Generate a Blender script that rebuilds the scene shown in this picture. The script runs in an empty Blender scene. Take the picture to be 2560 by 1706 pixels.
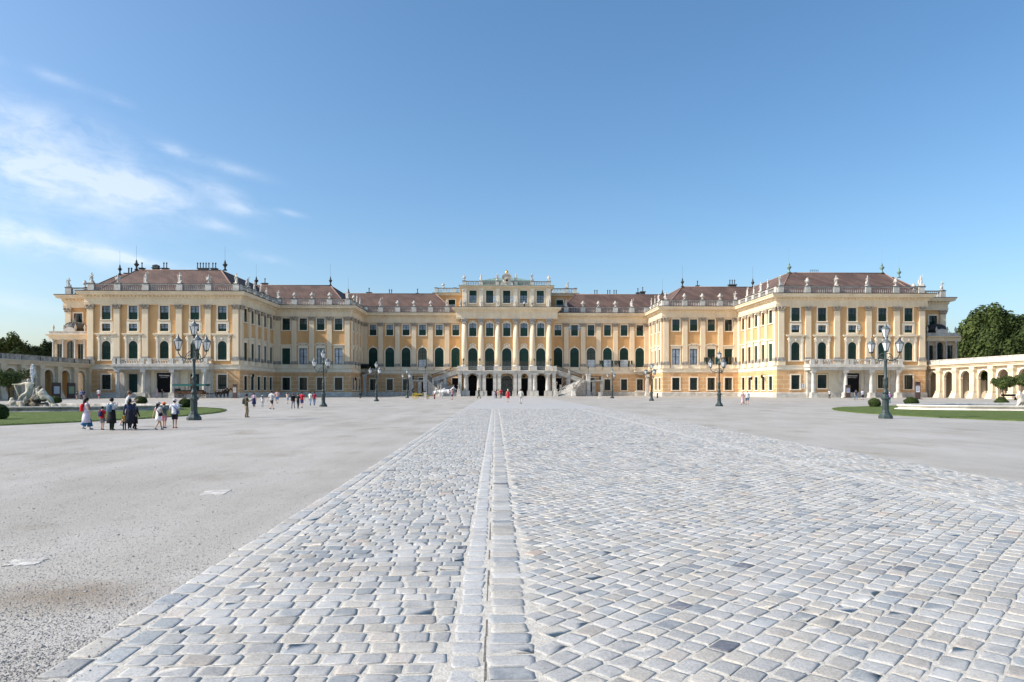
import bpy, math, random
from math import sin, cos, pi, radians, sqrt, atan2, atan
from mathutils import Vector, Matrix
random.seed(7)
SC = bpy.context.scene
COL = SC.collection
# ---------------- camera, sky, sun, exposure ----------------
F_PX = 1707.0
PSI = atan(42 / 1707)
CAMX, CAMH, HORIZ = -3.0, 1.8, 973.0
cam = bpy.data.cameras.new('camera')
cam_o = bpy.data.objects.new('camera', cam)
COL.objects.link(cam_o)
cam.sensor_width = 36.0
cam.lens = 36.0 * F_PX / 2560
cam.shift_y = (HORIZ - 853) / 2560
cam.clip_end = 6000
cam.clip_start = 0.1
cam_o.location = (CAMX, 0, CAMH)
cam_o.rotation_euler = (pi / 2, 0, -PSI)
SC.camera = cam_o
SC.view_settings.view_transform = 'Standard'
SC.view_settings.look = 'None'
SC.view_settings.gamma = 1
SC.view_settings.exposure = 0.80
SUN_EL = radians(38)
SUN_BETA = radians(12)           # the sun stands left of the court, a little in front of the facade
sun = bpy.data.lights.new('sun', 'SUN')
sun.energy = 3.2
sun.angle = radians(0.53)
sun.color = (1.0, 0.94, 0.85)
sun_o = bpy.data.objects.new('sun', sun)
COL.objects.link(sun_o)
sdir = Vector((cos(SUN_EL) * cos(SUN_BETA), cos(SUN_EL) * sin(SUN_BETA), -sin(SUN_EL)))
sun_o.rotation_euler = sdir.to_track_quat('-Z', 'Y').to_euler()
W = bpy.data.worlds.new('World')
SC.world = W
W.use_nodes = True
nt = W.node_tree
for n in list(nt.nodes):
    nt.nodes.remove(n)
def wn(t, **kw):
    n = nt.nodes.new(t)
    for k, v in kw.items():
        setattr(n, k, v)
    return n
wo = wn('ShaderNodeOutputWorld')
bg = wn('ShaderNodeBackground')
sky = wn('ShaderNodeTexSky', sky_type='NISHITA')
sky.sun_disc = False
sky.sun_elevation = SUN_EL
sky.sun_rotation = atan2(-sdir.x, -sdir.y)
sky.air_density = 1.0
sky.dust_density = 2.3
sky.ozone_density = 2.4
sky.altitude = 200
tc = wn('ShaderNodeTexCoord')
sep = wn('ShaderNodeSeparateXYZ')
nt.links.new(tc.outputs['Generated'], sep.inputs[0])
def wmath(op, a, b=None, c=None):
    m = wn('ShaderNodeMath', operation=op)
    for i, v in enumerate((a, b, c)):
        if v is None:
            continue
        if isinstance(v, (int, float)):
            m.inputs[i].default_value = v
        else:
            nt.links.new(v, m.inputs[i])
    return m.outputs[0]
# clouds: thin streaks low in the sky to the left; coordinates are azimuth and elevation of the real sky direction
az = wmath('ARCTAN2', sep.outputs[0], sep.outputs[1])
el = wmath('ARCSINE', sep.outputs[2])
comb = wn('ShaderNodeCombineXYZ')
nt.links.new(wmath('MULTIPLY', az, 17.0), comb.inputs[0])
elt = wmath('ADD', wmath('MULTIPLY', el, 36.0), wmath('MULTIPLY', az, 3.0))
nt.links.new(elt, comb.inputs[1])
no = wn('ShaderNodeTexNoise')
no.inputs['Scale'].default_value = 1.0
no.inputs['Detail'].default_value = 12.0
no.inputs['Roughness'].default_value = 0.62
no.inputs['Distortion'].default_value = 0.25
nt.links.new(comb.outputs[0], no.inputs['Vector'])
def blob(a0, e0, sa, se, amp):
    x = wmath('DIVIDE', wmath('SUBTRACT', az, a0), sa)
    # the banks sink towards the right
    y = wmath('DIVIDE', wmath('SUBTRACT', wmath('SUBTRACT', el, e0), wmath('MULTIPLY', wmath('SUBTRACT', az, a0), -0.16)), se)
    r = wmath('ADD', wmath('MULTIPLY', x, x), wmath('MULTIPLY', y, y))
    return wmath('MULTIPLY', wmath('POWER', 2.718, wmath('MULTIPLY', r, -1.0)), amp)
mask = blob(-0.60, 0.262, 0.135, 0.046, 1.0)
for b in ((-0.47, 0.250, 0.055, 0.020, 0.75), (-0.60, 0.318, 0.10, 0.020, 0.35), (-0.61, 0.180, 0.12, 0.017, 0.95), (-0.48, 0.165, 0.08, 0.006, 0.5), (-0.61, 0.105, 0.11, 0.010, 0.30),
          (-0.352, 0.240, 0.028, 0.008, 0.60), (-0.385, 0.262, 0.035, 0.012, 0.42), (-0.290, 0.240, 0.018, 0.004, 0.42), (-0.435, 0.303, 0.020, 0.008, 0.45), (-0.375, 0.292, 0.05, 0.007, 0.36),
          (-0.565, 0.362, 0.025, 0.006, 0.34), (-0.505, 0.352, 0.018, 0.005, 0.36), (-0.64, 0.372, 0.02, 0.006, 0.34), (-0.325, 0.178, 0.035, 0.006, 0.36), (-0.38, 0.215, 0.03, 0.007, 0.36)):
    mask = wmath('ADD', mask, blob(*b))
dens = wmath('MULTIPLY', wmath('MULTIPLY', mask, wmath('SUBTRACT', wmath('ADD', no.outputs['Fac'], wmath('MULTIPLY', mask, 0.10)), 0.335)), 3.8)
dens = wmath('MINIMUM', wmath('MAXIMUM', dens, 0.0), 1.0)
dens = wmath('MULTIPLY', dens, 0.60)
mix = wn('ShaderNodeMix', data_type='RGBA')
nt.links.new(dens, mix.inputs['Factor'])
hs_ = wn('ShaderNodeHueSaturation')
hs_.inputs['Saturation'].default_value = 1.19
hs_.inputs['Hue'].default_value = 0.4955
nt.links.new(sky.outputs[0], hs_.inputs['Color'])
nt.links.new(hs_.outputs[0], mix.inputs['A'])
mix.inputs['B'].default_value = (4.9, 5.3, 5.9, 1)
nt.links.new(mix.outputs['Result'], bg.inputs['Color'])
bg.inputs['Strength'].default_value = 0.115
nt.links.new(bg.outputs[0], wo.inputs['Surface'])

# ---------------- measuring helpers (photo pixel -> point of the place) ----------------
def at_y(px, py, Y):
    u = (px - 1280) / F_PX; v = -(py - HORIZ) / F_PX
    dx = u * cos(PSI) + sin(PSI); dy = -u * sin(PSI) + cos(PSI); t = Y / dy
    return Vector((CAMX + dx * t, Y, CAMH + v * t))
def on_ground(px, py):
    yc = F_PX * CAMH / (py - HORIZ)
    u = (px - 1280) / F_PX
    return Vector((CAMX + (u * cos(PSI) + sin(PSI)) * yc, (-u * sin(PSI) + cos(PSI)) * yc, 0)), yc

# ---------------- materials ----------------
MATS = {}
def mat(name, color, rough=0.8, noise=0.0, nscale=1.0, bump=0.0, bscale=20.0, metal=0.0, spec=0.3, second=None, trans=0.0, alpha=1.0, emit=0, stretch=None, detail=6, rand=0.0, streak=0.0):
    if name in MATS:
        return MATS[name]
    m = bpy.data.materials.new(name)
    m.use_nodes = True
    t = m.node_tree; b = t.nodes['Principled BSDF']
    b.inputs['Roughness'].default_value = rough
    b.inputs['Metallic'].default_value = metal
    b.inputs['Specular IOR Level'].default_value = spec
    c4 = (*color, 1)
    b.inputs['Base Color'].default_value = c4
    if trans: b.inputs['Transmission Weight'].default_value = trans
    if alpha < 1: b.inputs['Alpha'].default_value = alpha
    co = t.nodes.new('ShaderNodeTexCoord')
    src = co.outputs['Object']
    if stretch:
        mp = t.nodes.new('ShaderNodeMapping'); mp.inputs['Scale'].default_value = stretch
        t.links.new(src, mp.inputs[0]); src = mp.outputs[0]
    if noise > 0:
        n = t.nodes.new('ShaderNodeTexNoise')
        n.inputs['Scale'].default_value = nscale; n.inputs['Detail'].default_value = detail
        n.inputs['Roughness'].default_value = 0.62
        t.links.new(src, n.inputs['Vector'])
        r = t.nodes.new('ShaderNodeValToRGB')
        s = second if second else tuple(max(0, c * (1 - noise)) for c in color)
        r.color_ramp.elements[0].position = 0.36; r.color_ramp.elements[0].color = (*s, 1)
        r.color_ramp.elements[1].position = 0.62; r.color_ramp.elements[1].color = c4
        t.links.new(n.outputs['Fac'], r.inputs[0])
        t.links.new(r.outputs[0], b.inputs['Base Color'])
    if streak > 0:
        mp = t.nodes.new('ShaderNodeMapping'); mp.inputs['Scale'].default_value = (1.5, 1.5, 0.10); t.links.new(co.outputs['Object'], mp.inputs[0])
        n = t.nodes.new('ShaderNodeTexNoise'); n.inputs['Scale'].default_value = 1.0; n.inputs['Detail'].default_value = 8; n.inputs['Roughness'].default_value = 0.65
        t.links.new(mp.outputs[0], n.inputs['Vector'])
        r = t.nodes.new('ShaderNodeValToRGB'); r.color_ramp.elements[0].position = 0.34; r.color_ramp.elements[1].position = 0.58
        k = 1 - streak; r.color_ramp.elements[0].color = (k, k * 0.985, k * 0.96, 1)
        t.links.new(n.outputs['Fac'], r.inputs[0])
        mx = t.nodes.new('ShaderNodeMix'); mx.data_type = 'RGBA'; mx.blend_type = 'MULTIPLY'; mx.inputs['Factor'].default_value = 1.0
        l = b.inputs['Base Color'].links
        if l: t.links.new(l[0].from_socket, mx.inputs['A'])
        else: mx.inputs['A'].default_value = c4
        t.links.new(r.outputs[0], mx.inputs['B']); t.links.new(mx.outputs['Result'], b.inputs['Base Color'])
    if rand > 0:
        oi = t.nodes.new('ShaderNodeObjectInfo')
        hs = t.nodes.new('ShaderNodeHueSaturation')
        mr = t.nodes.new('ShaderNodeMapRange'); mr.inputs['To Min'].default_value = 1 - rand; mr.inputs['To Max'].default_value = 1 + rand
        t.links.new(oi.outputs['Random'], mr.inputs['Value']); t.links.new(mr.outputs[0], hs.inputs['Value'])
        l = b.inputs['Base Color'].links
        if l: t.links.new(l[0].from_socket, hs.inputs['Color'])
        else: hs.inputs['Color'].default_value = c4
        t.links.new(hs.outputs[0], b.inputs['Base Color'])
    if bump > 0:
        n2 = t.nodes.new('ShaderNodeTexNoise'); n2.inputs['Scale'].default_value = bscale; n2.inputs['Detail'].default_value = 8
        t.links.new(src, n2.inputs['Vector'])
        bp = t.nodes.new('ShaderNodeBump'); bp.inputs['Strength'].default_value = bump; bp.inputs['Distance'].default_value = 0.05
        t.links.new(n2.outputs['Fac'], bp.inputs['Height']); t.links.new(bp.outputs[0], b.inputs['Normal'])
    MATS[name] = m
    return m
CREAM = mat('cream_stucco', (0.83, 0.695, 0.495), 0.9, 0.12, 0.35, 0.15, 3, second=(0.74, 0.60, 0.42), streak=0.09)
CREAM_L = mat('pale_trim_stucco', (0.85, 0.75, 0.58), 0.9, 0.12, 0.8, 0.1, 4)
OCHRE = mat('ochre_stucco', (0.70, 0.425, 0.195), 0.92, 0.12, 0.22, 0.15, 2.5, second=(0.60, 0.355, 0.158), streak=0.08)
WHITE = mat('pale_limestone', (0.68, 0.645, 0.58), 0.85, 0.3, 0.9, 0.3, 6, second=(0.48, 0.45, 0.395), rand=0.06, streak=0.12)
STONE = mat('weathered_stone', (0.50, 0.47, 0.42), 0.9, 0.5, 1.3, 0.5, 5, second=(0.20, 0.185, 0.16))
CAPM = mat('capital_stone', (0.50, 0.42, 0.32), 0.9, 0.6, 3.0, 0.6, 6, second=(0.27, 0.22, 0.165))
DARKLEAD = mat('dark_lead', (0.055, 0.06, 0.06), 0.6, 0.4, 2.0, 0.2, 5)
COPPER = mat('copper_patina', (0.22, 0.36, 0.31), 0.7, 0.5, 1.2, 0.2, 4, second=(0.13, 0.17, 0.16))
GREEN = mat('green_shutter_paint', (0.010, 0.052, 0.040), 0.45, 0.2, 3, 0.25, 8, stretch=(1, 1, 8), rand=0.3)
FRAMEG = mat('dark_green_sash_paint', (0.008, 0.035, 0.032), 0.4)
FRAMEW = mat('white_sash_paint', (0.75, 0.75, 0.72), 0.5)
GLASS_D = mat('dark_window_glass', (0.020, 0.034, 0.040), 0.06, spec=0.9, rand=0.8, noise=0.6, nscale=0.8, bump=0.06, bscale=1.5)
GLASS_L = mat('sky_tinted_curtained_glass', (0.36, 0.43, 0.52), 0.10, spec=0.9, rand=0.5, noise=0.45, nscale=1.1, bump=0.06, bscale=1.5)  # reflected sky is put into this pale blue, along with the curtains
DARK = mat('dark_interior', (0.006, 0.007, 0.008), 0.9)
IRON = mat('black_iron', (0.02, 0.022, 0.022), 0.5, metal=0.3)
LAMPG = mat('lamp_green_iron', (0.040, 0.062, 0.060), 0.5, 0.4, 4, 0.2, 12, spec=0.5, second=(0.022, 0.036, 0.035))
GOLD = mat('gilt_metal', (0.85, 0.58, 0.18), 0.3, metal=0.8)
MARBLE = mat('white_marble', (0.66, 0.605, 0.49), 0.7, 0.45, 2.2, 0.5, 8, second=(0.36, 0.32, 0.24))
ROCK = mat('fountain_rock', (0.30, 0.25, 0.18), 0.95, 0.6, 2.0, 1.0, 4, second=(0.08, 0.07, 0.05))
BROWN = mat('brown_steel', (0.10, 0.065, 0.055), 0.6)
LANTG = mat('frosted_lantern_glass', (0.92, 0.92, 0.92), 0.2, spec=0.6, alpha=0.72)
def colmat(c, rough=0.85):
    return mat('cloth_%03d_%03d_%03d' % tuple(int(x * 255) for x in c), c, rough, 0.25, 9.0, 0.3, 30)

def roof_material():
    m = bpy.data.materials.new('brown_roof_tiles'); m.use_nodes = True
    t = m.node_tree; b = t.nodes['Principled BSDF']; b.inputs['Roughness'].default_value = 0.85
    co = t.nodes.new('ShaderNodeTexCoord')
    sx = t.nodes.new('ShaderNodeSeparateXYZ'); t.links.new(co.outputs['Object'], sx.inputs[0])
    ad = t.nodes.new('ShaderNodeMath'); t.links.new(sx.outputs[0], ad.inputs[0]); t.links.new(sx.outputs[1], ad.inputs[1])
    cb = t.nodes.new('ShaderNodeCombineXYZ'); t.links.new(ad.outputs[0], cb.inputs[0]); t.links.new(sx.outputs[2], cb.inputs[1])
    br = t.nodes.new('ShaderNodeTexBrick'); br.inputs['Scale'].default_value = 1.0
    br.inputs['Brick Width'].default_value = 0.35; br.inputs['Row Height'].default_value = 0.24; br.inputs['Mortar Size'].default_value = 0.03
    br.inputs['Color1'].default_value = (0.185, 0.110, 0.084, 1); br.inputs['Color2'].default_value = (0.138, 0.084, 0.066, 1)
    br.inputs['Mortar'].default_value = (0.06, 0.042, 0.038, 1)
    t.links.new(cb.outputs[0], br.inputs['Vector'])
    n = t.nodes.new('ShaderNodeTexNoise'); n.inputs['Scale'].default_value = 0.5; n.inputs['Detail'].default_value = 6
    t.links.new(cb.outputs[0], n.inputs['Vector'])
    mx = t.nodes.new('ShaderNodeMix'); mx.data_type = 'RGBA'; mx.blend_type = 'MULTIPLY'
    mx.inputs['Factor'].default_value = 0.9
    r = t.nodes.new('ShaderNodeValToRGB'); r.color_ramp.elements[0].color = (0.60, 0.60, 0.62, 1); r.color_ramp.elements[1].color = (1, 1, 1, 1)
    r.color_ramp.elements[0].position = 0.4; r.color_ramp.elements[1].position = 0.6
    t.links.new(n.outputs['Fac'], r.inputs[0]); t.links.new(br.outputs['Color'], mx.inputs['A']); t.links.new(r.outputs[0], mx.inputs['B'])
    t.links.new(mx.outputs['Result'], b.inputs['Base Color'])
    return m
ROOF = roof_material()
def rust_material(name, c1, c2, joint):
    m = bpy.data.materials.new(name); m.use_nodes = True
    t = m.node_tree; b = t.nodes['Principled BSDF']; b.inputs['Roughness'].default_value = 0.92
    co = t.nodes.new('ShaderNodeTexCoord')
    sx = t.nodes.new('ShaderNodeSeparateXYZ'); t.links.new(co.outputs['Object'], sx.inputs[0])
    ad = t.nodes.new('ShaderNodeMath'); t.links.new(sx.outputs[0], ad.inputs[0]); t.links.new(sx.outputs[1], ad.inputs[1])
    cb = t.nodes.new('ShaderNodeCombineXYZ'); t.links.new(ad.outputs[0], cb.inputs[0]); t.links.new(sx.outputs[2], cb.inputs[1])
    br = t.nodes.new('ShaderNodeTexBrick'); br.inputs['Scale'].default_value = 1.0
    br.inputs['Brick Width'].default_value = 2.15; br.inputs['Row Height'].default_value = 0.95; br.inputs['Mortar Size'].default_value = 0.045
    br.inputs['Mortar Smooth'].default_value = 0.2
    br.inputs['Color1'].default_value = (*c1, 1); br.inputs['Color2'].default_value = (*c2, 1); br.inputs['Mortar'].default_value = (*joint, 1)
    t.links.new(cb.outputs[0], br.inputs['Vector'])
    n = t.nodes.new('ShaderNodeTexNoise'); n.inputs['Scale'].default_value = 0.5; n.inputs['Detail'].default_value = 7
    t.links.new(co.outputs['Object'], n.inputs['Vector'])
    mx = t.nodes.new('ShaderNodeMix'); mx.data_type = 'RGBA'; mx.blend_type = 'MULTIPLY'; mx.inputs['Factor'].default_value = 0.5
    r = t.nodes.new('ShaderNodeValToRGB'); r.color_ramp.elements[0].color = (0.72, 0.70, 0.70, 1)
    r.color_ramp.elements[0].position = 0.35; r.color_ramp.elements[1].position = 0.6
    t.links.new(n.outputs['Fac'], r.inputs[0]); t.links.new(br.outputs['Color'], mx.inputs['A']); t.links.new(r.outputs[0], mx.inputs['B'])
    t.links.new(mx.outputs['Result'], b.inputs['Base Color'])
    bp = t.nodes.new('ShaderNodeBump'); bp.inputs['Strength'].default_value = 0.5; bp.inputs['Distance'].default_value = 0.04; bp.invert = True
    t.links.new(br.outputs['Fac'], bp.inputs['Height']); t.links.new(bp.outputs[0], b.inputs['Normal'])
    return m
RUST = rust_material('banded_ochre_stucco', (0.69, 0.415, 0.20), (0.63, 0.37, 0.175), (0.82, 0.65, 0.42))

# ---------------- mesh builder ----------------
class MB:
    def __init__(s):
        s.v = []; s.f = []; s.smooth = []
    def add(s, vs, fs, sm=False):
        o = len(s.v)
        s.v.extend([tuple(p) for p in vs])
        s.f.extend([tuple(i + o for i in f) for f in fs])
        s.smooth.extend([sm] * len(fs))
        return s
    def quad(s, a, b, c, d):
        return s.add([a, b, c, d], [(0, 1, 2, 3)])
    def poly(s, pts):
        return s.add(pts, [tuple(range(len(pts)))])
    def box(s, x0, x1, y0, y1, z0, z1, M=None):
        vs = [Vector((x, y, z)) for z in (z0, z1) for y in (y0, y1) for x in (x0, x1)]
        if M is not None: vs = [M @ p for p in vs]
        return s.add(vs, [(0, 2, 3, 1), (4, 5, 7, 6), (0, 1, 5, 4), (2, 6, 7, 3), (0, 4, 6, 2), (1, 3, 7, 5)])
    def lathe(s, prof, c=(0, 0, 0), n=12, sm=True, sx=1, sy=1, ph=0.0, M=None):
        vs = []; fs = []
        for r, z in prof:
            for k in range(n):
                a = 2 * pi * k / n + ph
                p = Vector((c[0] + r * cos(a) * sx, c[1] + r * sin(a) * sy, c[2] + z))
                vs.append(M @ p if M is not None else p)
        m = len(prof)
        for i in range(m - 1):
            for k in range(n):
                fs.append((i * n + k, i * n + (k + 1) % n, (i + 1) * n + (k + 1) % n, (i + 1) * n + k))
        fs.append(tuple(range(n - 1, -1, -1))); fs.append(tuple((m - 1) * n + k for k in range(n)))
        return s.add(vs, fs, sm)
    def tube(s, pts, rad, n=8, sm=True, caps=True, flat=1.0):
        pts = [Vector(p) for p in pts]
        if isinstance(rad, (int, float)): rad = [rad] * len(pts)
        vs = []; fs = []
        up = None
        for i, p in enumerate(pts):
            d = (pts[min(i + 1, len(pts) - 1)] - pts[max(i - 1, 0)])
            if d.length < 1e-9: d = Vector((0, 0, 1))
            d.normalize()
            if up is None:
                up = Vector((0, 1, 0)) if abs(d.y) < 0.9 else Vector((1, 0, 0))
            sd = d.cross(up)
            if sd.length < 1e-4: sd = d.cross(Vector((1, 0, 0)))
            sd.normalize(); up = sd.cross(d).normalized()
            for k in range(n):
                a = 2 * pi * k / n
                vs.append(p + sd * cos(a) * rad[i] + up * sin(a) * rad[i] * flat)
        for i in range(len(pts) - 1):
            for k in range(n):
                fs.append((i * n + k, i * n + (k + 1) % n, (i + 1) * n + (k + 1) % n, (i + 1) * n + k))
        if caps:
            fs.append(tuple(range(n - 1, -1, -1))); fs.append(tuple((len(pts) - 1) * n + k for k in range(n)))
        return s.add(vs, fs, sm)
    def loft(s, rings, n=12, sm=True, M=None, caps=True):
        # rings: (cx, cy, cz, rx, ry)
        vs = []; fs = []
        for cx, cy, cz, rx, ry in rings:
            for k in range(n):
                a = 2 * pi * k / n
                p = Vector((cx + rx * cos(a), cy + ry * sin(a), cz))
                vs.append(M @ p if M is not None else p)
        for i in range(len(rings) - 1):
            for k in range(n):
                fs.append((i * n + k, i * n + (k + 1) % n, (i + 1) * n + (k + 1) % n, (i + 1) * n + k))
        if caps:
            fs.append(tuple(range(n - 1, -1, -1))); fs.append(tuple((len(rings) - 1) * n + k for k in range(n)))
        return s.add(vs, fs, sm)
    def ball(s, c, r, n=10, m=7, sx=1, sy=1, sz=1, jit=0.0):
        prof = []
        vs = []; fs = []
        for i in range(m + 1):
            th = pi * i / m
            for k in range(n):
                a = 2 * pi * k / n
                q = 1 + (random.uniform(-jit, jit) if 0 < i < m else 0)
                vs.append((c[0] + r * sx * q * sin(th) * cos(a), c[1] + r * sy * q * sin(th) * sin(a), c[2] - r * sz * q * cos(th)))
        for i in range(m):
            for k in range(n):
                fs.append((i * n + k, i * n + (k + 1) % n, (i + 1) * n + (k + 1) % n, (i + 1) * n + k))
        return s.add(vs, fs, True)
    def prism(s, poly, M, depth, sm=False):
        # poly in local (x, z), extruded along local y from 0 to depth
        n = len(poly)
        vs = [M @ Vector((x, 0, z)) for x, z in poly] + [M @ Vector((x, depth, z)) for x, z in poly]
        fs = [tuple(range(n)), tuple(range(2 * n - 1, n - 1, -1))]
        for i in range(n):
            j = (i + 1) % n
            fs.append((i, i + n, j + n, j))
        return s.add(vs, fs, sm)
    def strip(s, inner, outer, M, y0, y1):
        # band between two open outlines in (x, z), from local y0 to y1 (front at y0)
        n = len(inner)
        for i in range(n - 1):
            a, b, c, d = inner[i], inner[i + 1], outer[i + 1], outer[i]
            q = [M @ Vector((p[0], y0, p[1])) for p in (a, b, c, d)]
            r = [M @ Vector((p[0], y1, p[1])) for p in (a, b, c, d)]
            s.add(q + r, [(0, 1, 2, 3), (0, 4, 5, 1), (3, 2, 6, 7)])
        return s
    def sweep(s, path, prof, closed=False):
        # path: xy points, outward = right-hand side; prof: (out, z)
        P = [Vector(p) for p in path]
        offs = []
        for i, p in enumerate(P):
            ns = []
            if i > 0: d = (P[i] - P[i - 1]).normalized(); ns.append(Vector((d.y, -d.x)))
            if i < len(P) - 1: d = (P[i + 1] - P[i]).normalized(); ns.append(Vector((d.y, -d.x)))
            if len(ns) == 1: o = ns[0]
            else:
                b = ns[0] + ns[1]
                o = b / (1 + ns[0].dot(ns[1]))
            offs.append(o)
        m = len(prof)
        vs = []; fs = []
        for p, o in zip(P, offs):
            for q, z in prof:
                vs.append((p.x + o.x * q, p.y + o.y * q, z))
        for i in range(len(P) - 1):
            for k in range(m - 1):
                fs.append((i * m + k, i * m + k + 1, (i + 1) * m + k + 1, (i + 1) * m + k))
        fs.append(tuple(range(m))); fs.append(tuple((len(P) - 1) * m + k for k in range(m - 1, -1, -1)))
        return s.add(vs, fs)
    def build(s, name, m, parent=None, loc=None, label=None):
        me = bpy.data.meshes.new(name)
        me.from_pydata(s.v, [], s.f)
        me.polygons.foreach_set('use_smooth', s.smooth)
        me.materials.append(m)
        me.update()
        o = bpy.data.objects.new(name, me)
        COL.objects.link(o)
        if parent is not None: o.parent = parent
        if loc is not None: o.location = loc
        if label: o['label'] = label
        return o
def empty(name, loc=(0, 0, 0), rz=0.0, sc=1.0):
    o = bpy.data.objects.new(name, None); COL.objects.link(o)
    o.location = loc; o.rotation_euler = (0, 0, rz); o.scale = (sc, sc, sc); o.empty_display_size = 0.3
    return o
def tag(o, label=None, cat=None, group=None, kind=None):
    if label: o['label'] = label
    if cat: o['category'] = cat
    if group: o['group'] = group
    if kind: o['kind'] = kind
    return o
KIDS = {}
def dup(o, parent=None, loc=None, rz=None, sc=None):
    c = o.copy(); COL.objects.link(c)
    c.parent = parent
    if loc is not None: c.location = loc
    if rz is not None: c.rotation_euler = (0, 0, rz)
    if sc is not None: c.scale = (sc, sc, sc)
    for ch in list(o.children):
        dup(ch, c)
    return c
def RZ(a, t=(0, 0, 0)):
    return Matrix.Translation(t) @ Matrix.Rotation(a, 4, 'Z')
I4 = Matrix.Identity(4)
ORD = ['first', 'second', 'third', 'fourth', 'fifth', 'sixth', 'seventh', 'eighth', 'ninth', 'tenth']

# ---------------- ground ----------------
def gravel_material():
    m = bpy.data.materials.new('pale_gravel'); m.use_nodes = True
    t = m.node_tree; b = t.nodes['Principled BSDF']; b.inputs['Roughness'].default_value = 0.62; b.inputs['Specular IOR Level'].default_value = 0.6
    co = t.nodes.new('ShaderNodeTexCoord')
    def nz(s, d, r=0.6, st=None):
        n = t.nodes.new('ShaderNodeTexNoise'); n.inputs['Scale'].default_value = s; n.inputs['Detail'].default_value = d; n.inputs['Roughness'].default_value = r
        src = co.outputs['Object']
        if st:
            mp = t.nodes.new('ShaderNodeMapping'); mp.inputs['Scale'].default_value = st; t.links.new(src, mp.inputs[0]); src = mp.outputs[0]
        t.links.new(src, n.inputs['Vector']); return n.outputs['Fac']
    def ramp(f, p0, c0, p1, c1):
        r = t.nodes.new('ShaderNodeValToRGB'); r.color_ramp.elements[0].position = p0; r.color_ramp.elements[0].color = (*c0, 1)
        r.color_ramp.elements[1].position = p1; r.color_ramp.elements[1].color = (*c1, 1); t.links.new(f, r.inputs[0]); return r.outputs[0]
    def mul(a, c, f=1.0):
        mx = t.nodes.new('ShaderNodeMix'); mx.data_type = 'RGBA'; mx.blend_type = 'MULTIPLY'; mx.inputs['Factor'].default_value = f
        t.links.new(a, mx.inputs['A']); t.links.new(c, mx.inputs['B']); return mx.outputs['Result']
    fine = ramp(nz(75, 3, 0.75), 0.34, (0.33, 0.31, 0.275), 0.62, (0.645, 0.62, 0.57))
    vo = t.nodes.new('ShaderNodeTexVoronoi'); vo.inputs['Scale'].default_value = 55; t.links.new(co.outputs['Object'], vo.inputs['Vector'])
    peb = ramp(vo.outputs['Distance'], 0.15, (1, 1, 1), 0.75, (0.62, 0.60, 0.58))
    mid = ramp(nz(0.55, 7, 0.62, (1, 0.45, 1)), 0.34, (0.84, 0.82, 0.78), 0.58, (1, 1, 1))
    big = ramp(nz(0.12, 5, 0.55), 0.38, (0.88, 0.875, 0.86), 0.6, (1, 1, 1))
    damp = ramp(nz(0.42, 8, 0.6, (1, 0.7, 1)), 0.30, (0.74, 0.69, 0.61), 0.45, (1, 1, 1))
    track = ramp(nz(1.0, 5, 0.55, (1.1, 0.035, 1)), 0.38, (0.92, 0.915, 0.91), 0.56, (1, 1, 1))
    c = mul(mul(mul(mul(mul(fine, peb, 0.7), mid), big), damp), track, 0.8)
    # one brown stained patch, at its place in the gravel
    vm = t.nodes.new('ShaderNodeMapping'); vm.vector_type = 'POINT'; vm.inputs['Location'].default_value = (6.75 / 2.2, -6.05 / 1.1, 0); vm.inputs['Scale'].default_value = (1 / 2.2, 1 / 1.1, 1)
    t.links.new(co.outputs['Object'], vm.inputs[0])
    ln = t.nodes.new('ShaderNodeVectorMath'); ln.operation = 'LENGTH'; t.links.new(vm.outputs[0], ln.inputs[0])
    ad = t.nodes.new('ShaderNodeMath'); ad.operation = 'MULTIPLY_ADD'; t.links.new(nz(2.2, 6, 0.65), ad.inputs[0]); ad.inputs[1].default_value = 0.7; t.links.new(ln.outputs['Value'], ad.inputs[2])
    c = mul(c, ramp(ad.outputs[0], 0.42, (0.66, 0.575, 0.47), 0.88, (1, 1, 1)))
    t.links.new(c, b.inputs['Base Color'])
    bp = t.nodes.new('ShaderNodeBump'); bp.inputs['Strength'].default_value = 0.45; bp.inputs['Distance'].default_value = 0.010
    t.links.new(vo.outputs['Distance'], bp.inputs['Height']); bp.invert = True
    bp2 = t.nodes.new('ShaderNodeBump'); bp2.inputs['Strength'].default_value = 0.22; bp2.inputs['Distance'].default_value = 0.05
    t.links.new(nz(3, 8, 0.7), bp2.inputs['Height']); t.links.new(bp.outputs[0], bp2.inputs['Normal'])
    t.links.new(bp2.outputs[0], b.inputs['Normal'])
    return m
GRAVEL = gravel_material()
g = MB()
g.quad((-2500, -300, 0), (2500, -300, 0), (2500, 4000, 0), (-2500, 4000, 0))
tag(g.build('ground', GRAVEL), kind='structure')

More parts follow.
